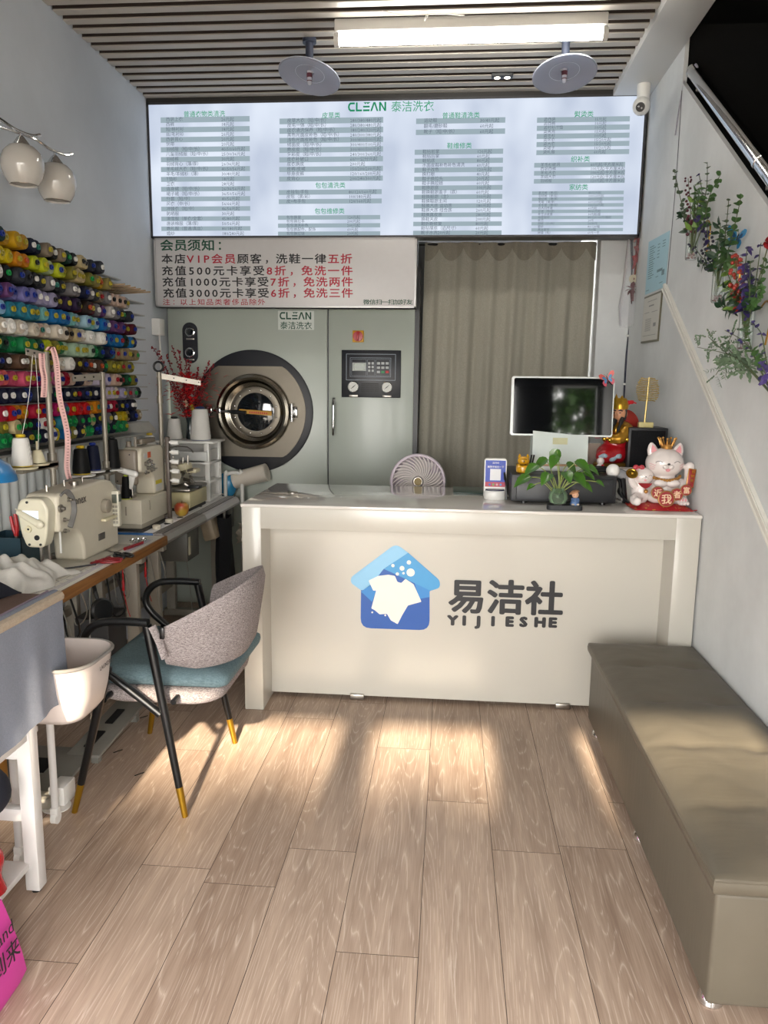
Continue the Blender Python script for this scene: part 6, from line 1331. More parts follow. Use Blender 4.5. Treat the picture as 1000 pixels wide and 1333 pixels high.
    t2 = thing('thread_cone', 'black thread cone on the coverstitch machine bed', 'thread cone', (-1.625, 3.74, z + .165)); m = MB(); m.lathe([(.026, .004), (.027, .012), (.019, .112), (.012, .116)], (-1.625, 3.735, z + .165), n=24); part('thread', m, thread_mat('black'), t2); m = MB(); m.lathe([(.027, 0), (.027, .004), (.012, .005), (.012, .12), (.008, .124), (0, .124)], (-1.625, 3.735, z + .165), n=18); part('core', m, mat('core_lime', 'a9b52b', .4), t2)
flatlock()
def overlock():
    z = TZ + .004; t = thing('sewing_machine', 'low ivory overlock machine nearest the dry cleaning machine', 'sewing machine', (-1.60, 4.5, z))
    m = MB(); m.box((-1.70, 4.36, z), (-1.515, 4.66, z + .018), .004); part('base_plate', m, mat('plate_black', '2a2826', .5), t)
    m = MB(); m.box((-1.705, 4.34, z + .02), (-1.505, 4.66, z + .115), .010); part('base', m, mat('overlock_ivory', 'c8bd93', .4, var=.04), t)
    m = MB(); m.box((-1.708, 4.335, z + .115), (-1.502, 4.665, z + .138), .010); part('bed', m, STEEL, t)
    m = MB(); pr = rounded([V(p) for p in [(-1.70, z + .15), (-1.60, z + .15), (-1.575, z + .20), (-1.60, z + .265), (-1.69, z + .27), (-1.72, z + .24)]], .012, 3); m.prism([(x, 4.40, q) for x, q in pr], (0, .2, 0)); part('arm', m, CREAM, t)
    m = MB(); m.box((-1.60, 4.40, z + .235), (-1.545, 4.52, z + .275), .01, rot=Euler((0, radians(-12), 0))); m.box((-1.555, 4.42, z + .22), (-1.49, 4.50, z + .245), .008); part('lever_cover', m, IVORY, t)
    rnd = random.Random(6); m = MB()
    for k in range(16): p = V((rnd.uniform(-1.59, -1.52), rnd.uniform(4.38, 4.5), z + rnd.uniform(.14, .24))); m.cyl(p, p + V((rnd.uniform(-.02, .04), rnd.uniform(-.03, .03), rnd.uniform(-.03, .03))), rnd.uniform(.004, .011), n=8)
    part('looper_gear', m, STEEL, t)
    for k in range(6): m = MB(); p = V((-1.70 + .03 * k, 4.45, z + .268)); m.cyl(p, p + V((0, 0, .03 + .012 * (k % 3))), .006, n=8); m.lathe([(.011, .012), (.011, .02), (.004, .021)], p, n=12); part('tension_post', m, STEEL, t)
    m = MB(); m.tube([(-1.69, 4.52, z + .27), (-1.69, 4.52, z + .36), (-1.56, 4.48, z + .37), (-1.52, 4.46, z + .34)], .004, 6, smooth=2); part('thread_guide', m, STEEL, t)
    m = MB(); m.box((-1.53, 4.37, z + .135), (-1.46, 4.43, z + .15), .003); part('work_plate', m, BLACK, t)
overlock()
m = MB(); c = A(229, 646, 'Z', TZ + .004); c = V((-1.515, 4.22, TZ + .004)); m.lathe([(.004, .008), (.02, .0), (.034, .012), (.042, .036), (.040, .058), (.026, .074), (.008, .072), (.0, .064)], c, n=28)
mm, tt, b = nt('apple_skin'); tc = N(tt, 'ShaderNodeTexCoord'); n = N(tt, 'ShaderNodeTexNoise', Scale=14., Detail=2.); L(tt, tc.outputs['Object'], n.inputs['Vector']); cr = N(tt, 'ShaderNodeValToRGB'); cr.color_ramp.elements[0].position = .4; cr.color_ramp.elements[0].color = rgba(hexc('a8442c')); cr.color_ramp.elements[1].position = .62; cr.color_ramp.elements[1].color = rgba(hexc('b99a3a')); L(tt, n.outputs['Fac'], cr.inputs[0]); L(tt, cr.outputs[0], b.inputs['Base Color']); b.inputs['Roughness'].default_value = .35
ap = thing('apple', 'red and yellow apple between the two far sewing machines', 'apple', c); part('fruit', m, mm, ap); m = MB(); m.tube([c + V((0, 0, .062)), c + V((.004, 0, .086))], .002, 6); part('stem', m, mat('apple_stem', '4a3521', .7), ap)

# ------------------------------------------------------------------ thread stands and cones
def cone(base, h, r, tm, core, label, name='thread_cone', post=0.):
    t = thing(name, label, 'thread cone', base); m = MB(); m.lathe([(r * .55, .002), (r, .004), (r * 1.02, .02), (r * .78, h - .01), (r * .7, h - .002), (r * .3, h)], base, n=30); part('thread', m, tm, t)
    m = MB(); m.lathe([(r * .98, 0), (r * .98, .004), (r * .3, .004), (r * .3, h), (r * .5, h + .004), (r * .42, h + .012), (r * .2, h + .014), (r * .2, h)], base, n=24); part('core', m, core, t); return t
YC = mat('core_yellow', 'c2a51f', .4); WT = thread_mat('white'); BT = thread_mat('black')
def stand(name, label, x, y, top, bar, trays, hook=False):
    t = thing(name, label, 'thread stand', (x, y, TZ)); m = MB(); m.cyl((x, y, TZ), (x, y, top), .0125, n=16); m.cyl((x, y, TZ), (x, y, TZ + .02), .03, n=20); part('post', m, mat('stand_grey', '8f887b', .4, .4), t)
    m = MB(); b0, b1 = V((x, y, top - .02)), V(bar); d = (b1 - b0).normalized(); s = V((-d.y, d.x, 0)) * .004; u = V((0, 0, .016)); m.prism([b0 - u - d * .015, b1 - u, b1 + u * .7, b0 + u - d * .015], s); part('guide_bar', m, mat('stand_bar', 'a8a195', .4, .3), t)
    for k in range(3): c = b0.lerp(b1, .35 + .3 * k); m = MB(); m.cyl(c - s * 1.2, c + s * 2.2, .004, n=8); part('guide_eye', m, BLACK, t)
    m = MB(); m.cyl((x, y, top - .13 if top > 1.5 else top), (x, y, top - .17), .017, n=14)
    for (tx, ty, tz, r) in trays: m.box((min(tx, x) - .004, min(ty, y) - .008, tz - .028), (max(tx, x) + .004, max(ty, y) + .008, tz - .006), .002)
    m.cyl((x, y, trays[0][2] - .04), (x, y, trays[0][2] + .03), .019, n=14); part('clamp', m, mat('stand_grey', '8f887b'), t)
    for (tx, ty, tz, r) in trays: m = MB(); m.lathe([(r, -.006), (r + .003, 0), (r, .002), (.01, 0), (.006, .0), (.004, .09), (0, .09)], (tx, ty, tz - .002), n=28); part('tray', m, IVORY if 'nearest' in label else PLASTIC_W, t)
    return t
stand('thread_stand', 'thread stand post nearest the viewer, with a tape measure hung over it', -1.675, 3.116, 1.665, (-1.675, 2.96, 1.662), [(-1.655, 2.85, 1.215, .055), (-1.655, 2.965, 1.218, .042)])
cone(V((-1.655, 2.85, 1.217)), .112, .038, WT, YC, 'big white thread cone on the thread stand nearest the viewer')
m = MB(); m.lathe([(.03, 0), (.03, .006), (.016, .05), (.012, .052)], (-1.655, 2.965, 1.22), n=22); solo('empty_cone', m, IVORY, 'small empty ivory cone beside the big white thread cone', 'cone')
stand('thread_stand', 'middle thread stand post behind the black thread cones', -1.675, 3.63, 1.59, (-1.675, 3.33, 1.56), [(-1.655, 3.33, 1.13, .058), (-1.655, 3.45, 1.135, .05), (-1.655, 3.66, 1.12, .045)])
cone(V((-1.655, 3.33, 1.132)), .115, .038, BT, YC, 'black thread cone with yellow top, nearest of three black cones')
cone(V((-1.655, 3.45, 1.137)), .115, .033, thread_mat('navy'), mat('core_b', CORE['b'], .35), 'navy thread cone with blue top, between two black cones')
cone(V((-1.655, 3.66, 1.122)), .145, .033, BT, BLACK, 'tall black thread cone, farthest of the three dark cones')
t3 = stand('thread_stand', 'far thread stand post with a black ring, near the red berry branches', -1.60, 4.17, 1.60, (-1.39, 4.24, 1.545), [(-1.70, 4.25, 1.16, .045)])
m = MB(); c = V((-1.60, 4.17, 1.605)); m.tube([c + V((.026 * cos(a), -.006, .024 + .026 * sin(a))) for a in [2 * pi * i / 20 for i in range(20)]], .006, 8, closed=True); part('black_ring', m, BLACK, t3)
cone(V((-1.70, 4.25, 1.162)), .085, .036, WT, YC, 'small white thread cone with yellow top behind the coverstitch machine')
def tape():
    t = thing('measuring_tape', 'pink tape measure hung over the thread stand nearest the viewer', 'tape measure', (-1.61, 3.06, 1.15)); TP = mat('tape_pink', 'd8aca6', .6, var=.12, scale=60)
    def strip(pts, w):
        P_ = catmull(pts, 6); rows = [[p + V((w * .88, w * .46, 0)) * k for k in (-.5, .5)] for p in P_]; m = MB(); m.grid(rows, .0012); return m, P_
    for i, pts in enumerate(([(-1.655, 3.045, 1.655), (-1.65, 3.035, 1.60), (-1.65, 3.045, 1.55), (-1.65, 3.03, 1.48)], [(-1.655, 3.095, 1.67), (-1.645, 3.11, 1.683), (-1.64, 3.13, 1.62), (-1.64, 3.14, 1.48), (-1.64, 3.19, 1.32), (-1.64, 3.17, 1.18), (-1.63, 3.17, 1.125)])):
        m, P_ = strip(pts, .023); b = part('tape_strip', m, TP, t); m = MB()
        for k in range(0, len(P_) - 1):
            for f in (0, .5): p = P_[k].lerp(P_[k + 1], f) + V((.0022, -.0022, 0)); m.box(p + V((-.004, .0, -.0012)), p + V((.004, .003, .0012)))
        part('tape_mark', m, mat('tape_ink', '5c2c34', .6), b)
tape()
m = MB()
for p in ([(-1.63, 2.93, 1.645), (-1.652, 2.86, 1.34)], [(-1.63, 2.95, 1.645), (-1.65, 2.965, 1.27)]): m.tube([p[0], ((p[0][0] + p[1][0]) / 2 + .004, (p[0][1] + p[1][1]) / 2 + .005, (p[0][2] + p[1][2]) / 2), p[1]], .0012, 5, smooth=5)
solo('loose_thread', m, WT, 'thin white threads running up from the big white thread cone', 'thread')

# drawer tower, vase with red berry branches
def drawer_tower():
    x0, x1, y0, y1, z0, z1 = -1.84, -1.51, 4.74, 4.99, TZ + .004, 1.165; t = thing('drawer_tower', 'white plastic drawer tower behind the overlock machine', 'drawers', ((x0 + x1) / 2, (y0 + y1) / 2, z0)); m = MB()
    for x in (x0 + .02, x1 - .02):
        for y in (y0 + .02, y1 - .02): m.box((x - .016, y - .016, z0), (x + .016, y + .016, z1), .003)
    for z in (z0 + .01, z0 + .125, z0 + .245): m.box((x0, y0, z - .008), (x1, y1, z + .008), .003)
    m.box((x0, y1 - .02, z0), (x1, y1, z1)); m.box((x0, y0, z0), (x0 + .01, y1, z1)); part('frame', m, PLASTIC_W, t)
    m = MB(); m.box((x0 - .02, y0 - .02, z1), (x1 + .03, y1 + .005, z1 + .014), .005); part('top', m, PLASTIC_W, t)
    for z in (z0 + .25,): m = MB(); m.box((x0 + .012, y0 - .012, z + .01), (x1 - .012, y0 + .004, z + .07), .006); m.box((x0 + .02, y0, z + .01), (x1 - .02, y1 - .03, z + .016)); m.box((x1 - .02, y0, z + .01), (x1 - .012, y1 - .03, z + .08)); part('drawer', m, mat('drawer_clear', 'cfcfcd', .3), t)
    m = MB(); m.box((x0 + .05, y0 + .03, z0 + .27), (x1 - .05, y1 - .05, z0 + .30), .008); solo('folded_cloth', m, mat('cloth_plum', '6a5566', .9, bump=.4), 'folded plum cloth in the upper drawer of the white tower', 'cloth')
    return z1 + .014
zt = drawer_tower()
cone(V((-1.775, 4.86, zt)), .135, .048, WT, BLACK, 'white thread cone with black top on the drawer tower left')
cone(V((-1.60, 4.85, zt)), .20, .064, WT, mat('core_dblue', '2a3a6e', .3), 'largest white thread cone on the drawer tower, in front of the porthole')
m = MB(); m.lathe([(.026, 0), (.03, .01), (.024, .05), (.02, .10), (.026, .14), (.023, .14), (.017, .10), (.02, .05), (0, .012)], (-1.695, 4.93, zt), n=24); solo('glass_vase', m, mat('smoke_glass', '2b3538', .1, coat=.5), 'dark glass vase of red berry branches on the drawer tower', 'vase')
def berries():
    t = thing('berry_branches', 'tall artificial red berry branches with red leaves in the glass vase', 'branches', (-1.695, 4.93, zt + .1)); o = V((-1.695, 4.93, zt + .08)); rnd = random.Random(9); RB = mat('berry_red', '7e0f1c', .35, var=.2); RL = mat('leaf_red', 'c81a20', .5, var=.25, scale=60)
    for i, (px, py) in enumerate(((207, 458), (217, 462), (225, 452), (233, 456), (242, 468), (247, 470), (258, 480), (272, 472), (276, 476), (213, 480), (199, 452))):
        e = A(px, py, 'Y', 4.88 + rnd.uniform(-.05, .05)); pts = catmull([o, o.lerp(e, .45) + V((rnd.uniform(-.02, .02), 0, .02)), e], 9); m = MB(); m.tube(pts, [.003, .0014], 5); st = part('branch', m, mat('branch_maroon', '4a1219', .6), t); m = MB()
        for k in range(7, len(pts)):
            for q in range(3): m.ell(pts[k] + V((rnd.uniform(-.009, .009), rnd.uniform(-.009, .009), rnd.uniform(-.009, .009))), rnd.uniform(.004, .0065), 6, 5)
        part('berries', m, RB, st)
    m = MB()
    for k in range(520):
        a = rnd.uniform(0, 2 * pi); r = abs(rnd.gauss(0, .08)); h = rnd.uniform(.06, .34); p = o + V((r * cos(a) * (.6 + h * 1.6), r * sin(a) * .6, h)); m.leaf(p, (cos(a), sin(a), rnd.uniform(-.2, 1)), rnd.uniform(.028, .045), rnd.uniform(.016, .026))
    part('leaves', m, RL, t, smooth=False)
    m = MB(); c = A(242, 525, 'Y', 4.84)
    for k in range(10): a = k * .7; m.leaf(c, (cos(a), -.4, sin(a)), .026, .016)
    part('cream_flower', m, mat('flower_cream', 'c9a98f', .6), t, smooth=False); m = MB(); c = A(250, 530, 'Y', 4.82)
    for k in range(10): a = k * .7; m.leaf(c, (cos(a), -.4, sin(a)), .024, .014)
    part('yellow_flower', m, mat('flower_yellow', 'b59a3a', .6), t, smooth=False)
berries()

# laundry trolley with bags behind the tables
def trolley():
    t = thing('laundry_trolley', 'white tube frame trolley between the machine table and the counter', 'trolley', (-1.35, 5.06, 0)); W_ = mat('tube_white', 'd4d2cc', .35)
    for y in (5.04,):
        m = MB(); m.tube([(-1.50, y, .03), (-1.50, y, .88), (-1.485, y, .935), (-1.44, y, .95), (-1.40, y, .94), (-1.385, y, .89), (-1.385, y, .03)], .013, 12, smooth=4); part('hoop', m, W_, t)
    m = MB(); m.tube([(-1.88, 5.06, .80), (-1.50, 5.06, .80)], .006, 8); m.tube([(-1.385, 5.06, .45), (-1.0, 5.06, .45)], .010, 8); m.tube([(-1.385, 5.06, .14), (-1.0, 5.06, .14)], .010, 8); m.tube([(-1.0, 5.06, .0), (-1.0, 5.06, .55)], .012, 10); part('rail', m, W_, t)
    m = MB(); c = V((-1.40, 5.075, .905)); d = V((1, -.1, .28)).normalized(); m.cyl(c - d * .05, c + d * .19, .056, .06, 24); m.lathe([(.052, 0.0), (.05, .002), (.02, .001), (0, -.02)], c + d * .19, d, 24); solo('plastic_roll', m, mat('roll_white', 'cbc3b6', .4, var=.08, scale=14), 'white plastic sheeting roll sticking out above the trolley', 'roll')
    m = MB(); m.ell((-1.50, 5.085, .86), (.065, .045, .09), 20, 14); o = solo('plastic_bag', m, mat('bag_blue', '2f7fa8', .25, var=.35, scale=20, bump=.8, bscale=40), 'crumpled blue plastic bag behind the trolley hoop', 'bag')
    m = MB(); rnd = random.Random(12); rows = []
    for j in range(12):
        rows.append([V((-1.40 + .36 * i / 14 + .012 * sin(j * 2.1 + i), 4.92 + .10 * j / 11 - .05 * sin(pi * i / 14) + .02 * sin(i * 1.9 + j), .46 + .27 * (1 - (j / 11) ** 2 * .2) * (1 - abs(i / 14 - .45)) * (j / 11 + .2) + .012 * sin(i * 2.7 + j * 1.3))) for i in range(15)])
    m.grid(rows, .004); solo('laundry_bag', m, mat('bag_cream', 'b8afa0', .55, var=.1, scale=12), 'crumpled cream laundry bags heaped on the trolley beside the counter', 'bag')
trolley()
def trousers():
    t = thing('black_trousers', 'black trousers hanging from the machine table edge', 'trousers', (-1.40, 4.66, .3)); rows = []
    for j in range(12):
        f = j / 11; z = .715 - .50 * f; w = .075 + .03 * f; rows.append([V((-1.405 + w * cos(a) * .5, 4.68 + w * 1.25 * sin(a) - .02 * f, z + .006 * sin(a * 3 + j))) * 1 + V((.012 * sin(a * 4 + j * .6) * f, 0, 0)) for a in [2 * pi * i / 28 for i in range(28)]])
    m = MB(); m.grid(rows, closed_u=True); part('cloth', m, mat('trouser_black', '0b0c12', .9, var=.2, bump=.3), t)
    m = MB(); m.cyl((-1.405, 4.68, .70), (-1.405, 4.68, .752), .01, n=8); part('hook', m, STEEL, t)
trousers()
# ================================================================== ON THE SEWING TABLE, CHAIR, IRONING TABLE
def crumple(cx, cy, z, lx, ly, h, seed, nx=54, ny=44, edge=.25):
    rnd = random.Random(seed); ph = [(rnd.uniform(-11, 11), rnd.uniform(-11, 11), rnd.uniform(0, 6), rnd.uniform(.2, 1)) for _ in range(7)]; rows = []
    for j in range(ny):
        row = []
        for i in range(nx):
            u, v = -1 + 2 * i / (nx - 1), -1 + 2 * j / (ny - 1); r = max(0, 1 - (u * u) ** 1.3) * max(0, 1 - (v * v) ** 1.3); w = sum(k * (1 - abs(sin(a * u * lx * 5 + b * v * ly * 5 + p)) ** 1.6) for a, b, p, k in ph) / 3.5
            row.append((cx + u * lx * (1 + .12 * sin(v * 5 + seed)), cy + v * ly * (1 + .14 * sin(u * 4 + seed)), z + .003 + h * (r ** .6) * (.35 + .75 * w)))
        rows.append(row)
    return rows
m = MB(); m.grid(crumple(-1.64, 2.70, TZ, .17, .17, .10, 3), .003); solo('white_cloth', m, fabric('cotton_white', 'c9c4bc', 'd6d2ca', 1200, .9, .2), 'crumpled white cloth under the needle of the front sewing machine', 'cloth', ang=80)
def scissors(name, c, ang, label, L_=.2, handle=None, blade=STEEL):
    handle = handle or mat('dull_red', '8a1a22', .4)
    t = thing(name, label, 'scissors', c); c = V(c); R = Matrix.Rotation(ang, 3, 'Z'); q = lambda x, y, z: c + R @ V((x, y, z))
    for s in (-1, 1):
        m = MB(); m.prism([q(0, s * .002, .003 + s * .002), q(L_ * .55, s * .004, .003 + s * .002), q(L_ * .5, s * .014, .003 + s * .002), q(0, s * .012, .003 + s * .002)], (0, 0, .002)); part('blade', m, blade, t)
        m = MB(); m.tube([q(-L_ * .25 + .045 * cos(a) * .9 - .02, -s * (.02 + .016 * sin(a)), .008) for a in [2 * pi * i / 16 for i in range(16)]], .0055, 8, closed=True); m.tube([q(0, s * .004, .007), q(-L_ * .14, -s * .01, .008)], .005, 8); part('handle', m, handle, t)
    m = MB(); m.cyl(q(.0, .004, .0), q(0, .004, .01), .005, n=10); part('pivot', m, CHROME, t)
scissors('tailor_scissors', (-1.465, 3.22, TZ + .001), 2.4, 'black handled scissors lying beside the front sewing machine', .26, BLACK)
scissors('tailor_scissors', (-1.475, 3.05, TZ + .001), 3.4, 'scissors with a red handle lying under the front machine arm', .17)
m = MB(); m.tube([(-1.47, 3.0, TZ + .008), (-1.445, 3.12, TZ + .008)], .009, 10, flat=.8); solo('seam_ripper', m, mat('dull_red', '8a1a22', .4), 'red handled seam ripper on the table beside the scissors', 'tool')
m = MB(); m.tube([(-1.455, 3.30, TZ + .008), (-1.43, 3.44, TZ + .008)], .009, 10, flat=.8); solo('marker', m, mat('dull_red', '8a1a22', .4), 'red marker on the table at the far end of the scissors', 'marker')
m = MB(); m.cyl((-1.56, 2.86, TZ + .012), (-1.44, 2.98, TZ + .012), .0035, n=8); solo('pencil', m, mat('pencil_dark', '33343a', .4), 'dark pencil lying in front of the red handled scissors', 'pencil')
for k, (x, y) in enumerate(((-1.485, 3.46), (-1.465, 3.475), (-1.445, 3.49))):
    m = MB(); m.tube([(x + .013 * cos(a), y + .013 * sin(a), TZ + .012 + .006 * sin(a)) for a in [2 * pi * i / 16 for i in range(16)]], .0035, 6, closed=True); m.box((x - .006, y + .01, TZ + .001), (x + .006, y + .026, TZ + .012), .002); solo('metal_buckle', m, CHROME, 'small shiny metal buckle in a heap on the table by the control pad', 'buckle', 'metal buckles on the wood edged table')
# tool pot with scissors and pliers at the left picture edge
def tool_pot():
    c = V((-1.765, 2.97, TZ)); m = MB()
    m.box(c + V((-.09, -.10, 0)), c + V((.07, .06, .006))); m.box(c + V((-.09, -.10, 0)), c + V((-.084, .06, .135))); m.box(c + V((.064, -.10, 0)), c + V((.07, .06, .135))); m.box(c + V((-.09, .054, 0)), c + V((.07, .06, .135))); m.box(c + V((-.09, -.10, 0)), c + V((.07, -.094, .135))); solo('tool_box', m, mat('teal_box', '1f3a46', .5), 'dark teal open tool box at the left edge by the sewing machine', 'box')
    for nm, d, h, lab in (('red_pliers', (.02, -.02, 1), RED, 'red handled pliers leaning in the teal tool box'), ('yellow_snips', (.28, .1, 1), mat('handle_yellow', 'b8a21e', .4), 'yellow handled snips standing in the teal tool box'), ('awl', (.35, .3, 1), mat('handle_wood', '8a7a5a', .6), 'thin awl standing in the teal tool box')):
        d = V(d).normalized(); p = c + V((-.02 + .03 * len(nm) / 12, -.02, .02)); t2 = thing(nm, lab, 'tool', p); m = MB(); m.tube([p, p + d * .12], [.006, .006], 8); part('blade', m, STEEL, t2); m = MB(); m.tube([p + d * .11, p + d * .15 + V((.006, 0, 0)), p + d * .20], [.009, .007], 8, smooth=3); m.tube([p + d * .11, p + d * .15 + V((-.012, 0, 0)), p + d * .19 + V((-.018, 0, 0))], [.008, .006], 8, smooth=3); part('handle', m, h, t2)
tool_pot()
def lamp():
    c = V((-1.70, 2.66, 1.195)); t = thing('desk_lamp', 'blue metal desk lamp shade at the left edge above the table', 'lamp', (-1.80, 2.50, TZ)); m = MB(); m.lathe([(.118, 0), (.112, .02), (.09, .052), (.05, .075), (.03, .082), (.028, .078), (.048, .07), (.086, .047), (.108, .018), (.114, 0)], c, (.12, 0, 1), 40, loop=True); part('shade', m, mat('lamp_blue', '1f73ad', .3, var=.05, coat=.3), t)
    m = MB(); m.tube([c + V((0, 0, .075)), c + V((-.03, -.08, .12)), V((-1.80, 2.52, 1.18)), V((-1.80, 2.50, TZ + .01))], .009, 10, smooth=5); part('arm', m, mat('lamp_blue', '1f73ad'), t); m = MB(); m.lathe([(.07, 0), (.07, .012), (.02, .022), (0, .022)], (-1.80, 2.50, TZ), n=28); part('base', m, mat('lamp_blue', '1f73ad'), t); m = MB(); m.ell(c + V((0, 0, .03)), (.03, .03, .035), 14, 10); part('bulb', m, mat('bulb_cream', 'b8a58c'), t)
lamp()
t = thing('pale_blue_cloth', 'pale blue cloth strip hanging behind the tape measure', 'cloth', (-1.80, 3.33, 1.0)); m = MB(); m.grid([[(-1.79, 3.30 + .03 * i * (1.3 - z / 1.2) + .0, z) for i in range(5)] for z in (1.21, 1.15, 1.08, 1.0, .92, .80)], .003); part('cloth', m, mat('cloth_paleblue', '8fb0bd', .8), t)

# ------------------------------------------------------------------ chair
def chair():
    t = thing('armchair', 'grey fabric chair with black metal frame, gold tipped legs and blue cushion', 'chair', (-1.08, 2.8, 0)); yn, yf = 2.49, 3.07
    TW = fabric('tweed_grey', '554c4e', 'b9afad', 1000, .95, .5, amp=1.25, dirs=((1, 1, 10), (10, 10, 1))); r = .0145
    def A2(pts, y): return [A(px, py, 'Y', y) for px, py in pts]
    def leg(top, foot):
        top, foot = V(top), V(foot); d = foot - top; k = top + d * (1 - .115 / d.length); m = MB(); m.tube([top, k], [r * 1.15, r * .92], 14); lg = part('leg', m, BLACKM, t); m = MB(); m.tube([k, foot], [r * .95, r * .75], 14); part('leg_tip', m, mat('tip_gold', 'b08a2e', .3, .9, var=.05), lg, label='gold leg tip')
    rtop_n = A(191, 813, 'Y', 2.50); leg(rtop_n, A(241, 1063, 'Z', 0.001)); j_n = A(138, 874, 'Y', 2.485); leg(j_n + V((.006, 0, .015)), A(97, 1057, 'Z', .001))
    seg = A2([(193, 811), (160, 809), (130, 811), (114, 822), (109, 838), (116, 854), (136, 873), (170, 899), (209, 930)], 2.49); m = MB(); m.tube(catmull(seg, 5), r, 14); part('arm_loop', m, BLACKM, t)
    # far side mirrors the near side
    dy = 3.05; rt = V((rtop_n.x, dy, rtop_n.z)); leg(rt, A(306, 967, 'Z', .001)); jf = V((j_n.x, dy, j_n.z)); leg(jf, A(195, 954, 'Z', .001)); m = MB(); m.tube(catmull([V((p.x, dy, p.z)) for p in seg], 5), r, 14); part('arm_loop', m, BLACKM, t)
    m = MB(); m.tube([V((-1.20, 2.49, .43)), V((-1.20, 3.05, .43))], .011, 10); m.tube([V((-.95, 2.50, .43)), V((-.95, 3.05, .43))], .011, 10); part('seat_rail', m, BLACKM, t)
    # seat shell: rounded pan
    def slab(x0, x1, y0, y1, zt, zb, rad, bulge=0., n=5):
        def loop(ins, z): return [V(((x0 + x1) / 2 + p, (y0 + y1) / 2 + q, z)) for p, q in rrect(0, 0, x1 - x0 - 2 * ins, y1 - y0 - 2 * ins, rad, n)]
        h = zt - zb; rows = [loop(.06, zt + bulge), loop(.03, zt + bulge * .8), loop(.012, zt - h * .05), loop(.002, zt - h * .2), loop(0, zt - h * .5), loop(.004, zt - h * .8), loop(.02, zb)]; m = MB(); m.grid(rows, closed_u=True); f = [m.bm.verts.new(p) for p in rows[0]]; m.cap(f, True); f = [m.bm.verts.new(p) for p in rows[-1]]; m.cap(f); bmesh.ops.remove_doubles(m.bm, verts=m.bm.verts[:], dist=.0002); return m
    part('seat', slab(-1.275, -.80, 2.545, 3.06, .455, .395, .10), TW, t, ang=60)
    cu = slab(-1.285, -.775, 2.565, 3.10, .508, .455, .035, .012); part('seat_cushion', cu, fabric('cushion_blue', '566a70', '74888e', 700, .9, .4), t, ang=50, label='dusty blue seat cushion')
    # wrap-around back
    rows = []; n = 40
    def prof(f):     # f -1 near arm .. 1 far arm
        a = f * radians(84); ca, sa = cos(a), sin(a); x = -1.03 + .30 * (abs(ca) ** .8) * (1 if ca > 0 else -1); y = 2.785 + .272 * (abs(sa) ** .85) * (1 if sa > 0 else -1); up = 1 - min(1, abs(f)) ** 1.7; top = .705 + .145 * up ** .9; bot = .535 - .0 * up if abs(f) < .75 else .535 + .02 * (abs(f) - .75) / .25; return x, y, top, bot
    out, inn = [], []
    for i in range(n + 1):
        f = -1 + 2 * i / n; x, y, zt_, zb = prof(f); d = V((x + 1.03, y - 2.785, 0)).normalized(); lean = .05
        col = []
        for k in range(9):
            q = k / 8; z = zb + (zt_ - zb) * q; th = .018 * math.sqrt(max(0, 1 - (2 * q - 1) ** 6)); col.append((V((x, y, z)) + d * (lean * (q - .5)), d * th))
        out.append([c + o for c, o in col]); inn.append([c - o for c, o in col])
    m = MB(); loops = [o + list(reversed(i_)) for o, i_ in zip(out, inn)]; m.grid(loops, closed_u=True); m.cap([m.bm.verts.new(p) for p in loops[0]]); m.cap([m.bm.verts.new(p) for p in loops[-1]], True); bmesh.ops.remove_doubles(m.bm, verts=m.bm.verts[:], dist=.0003); bk = part('backrest', m, TW, t, ang=60)
    p = A(203, 815, 'Y', 2.48); m = MB(); q = A(215, 857, 'Y', 2.475); m.tube([p + V((-.012, -.004, 0)), p.lerp(q, .5) + V((0, -.006, 0)), q], .014, 8, flat=.4); part('fabric_tie', m, TW, bk); m = MB(); c = A(211, 824, 'Y', 2.475); m.box(c + V((-.008, -.006, -.022)), c + V((.008, .004, .02)), .003); part('arm_bracket', m, BLACKM, bk)
chair()

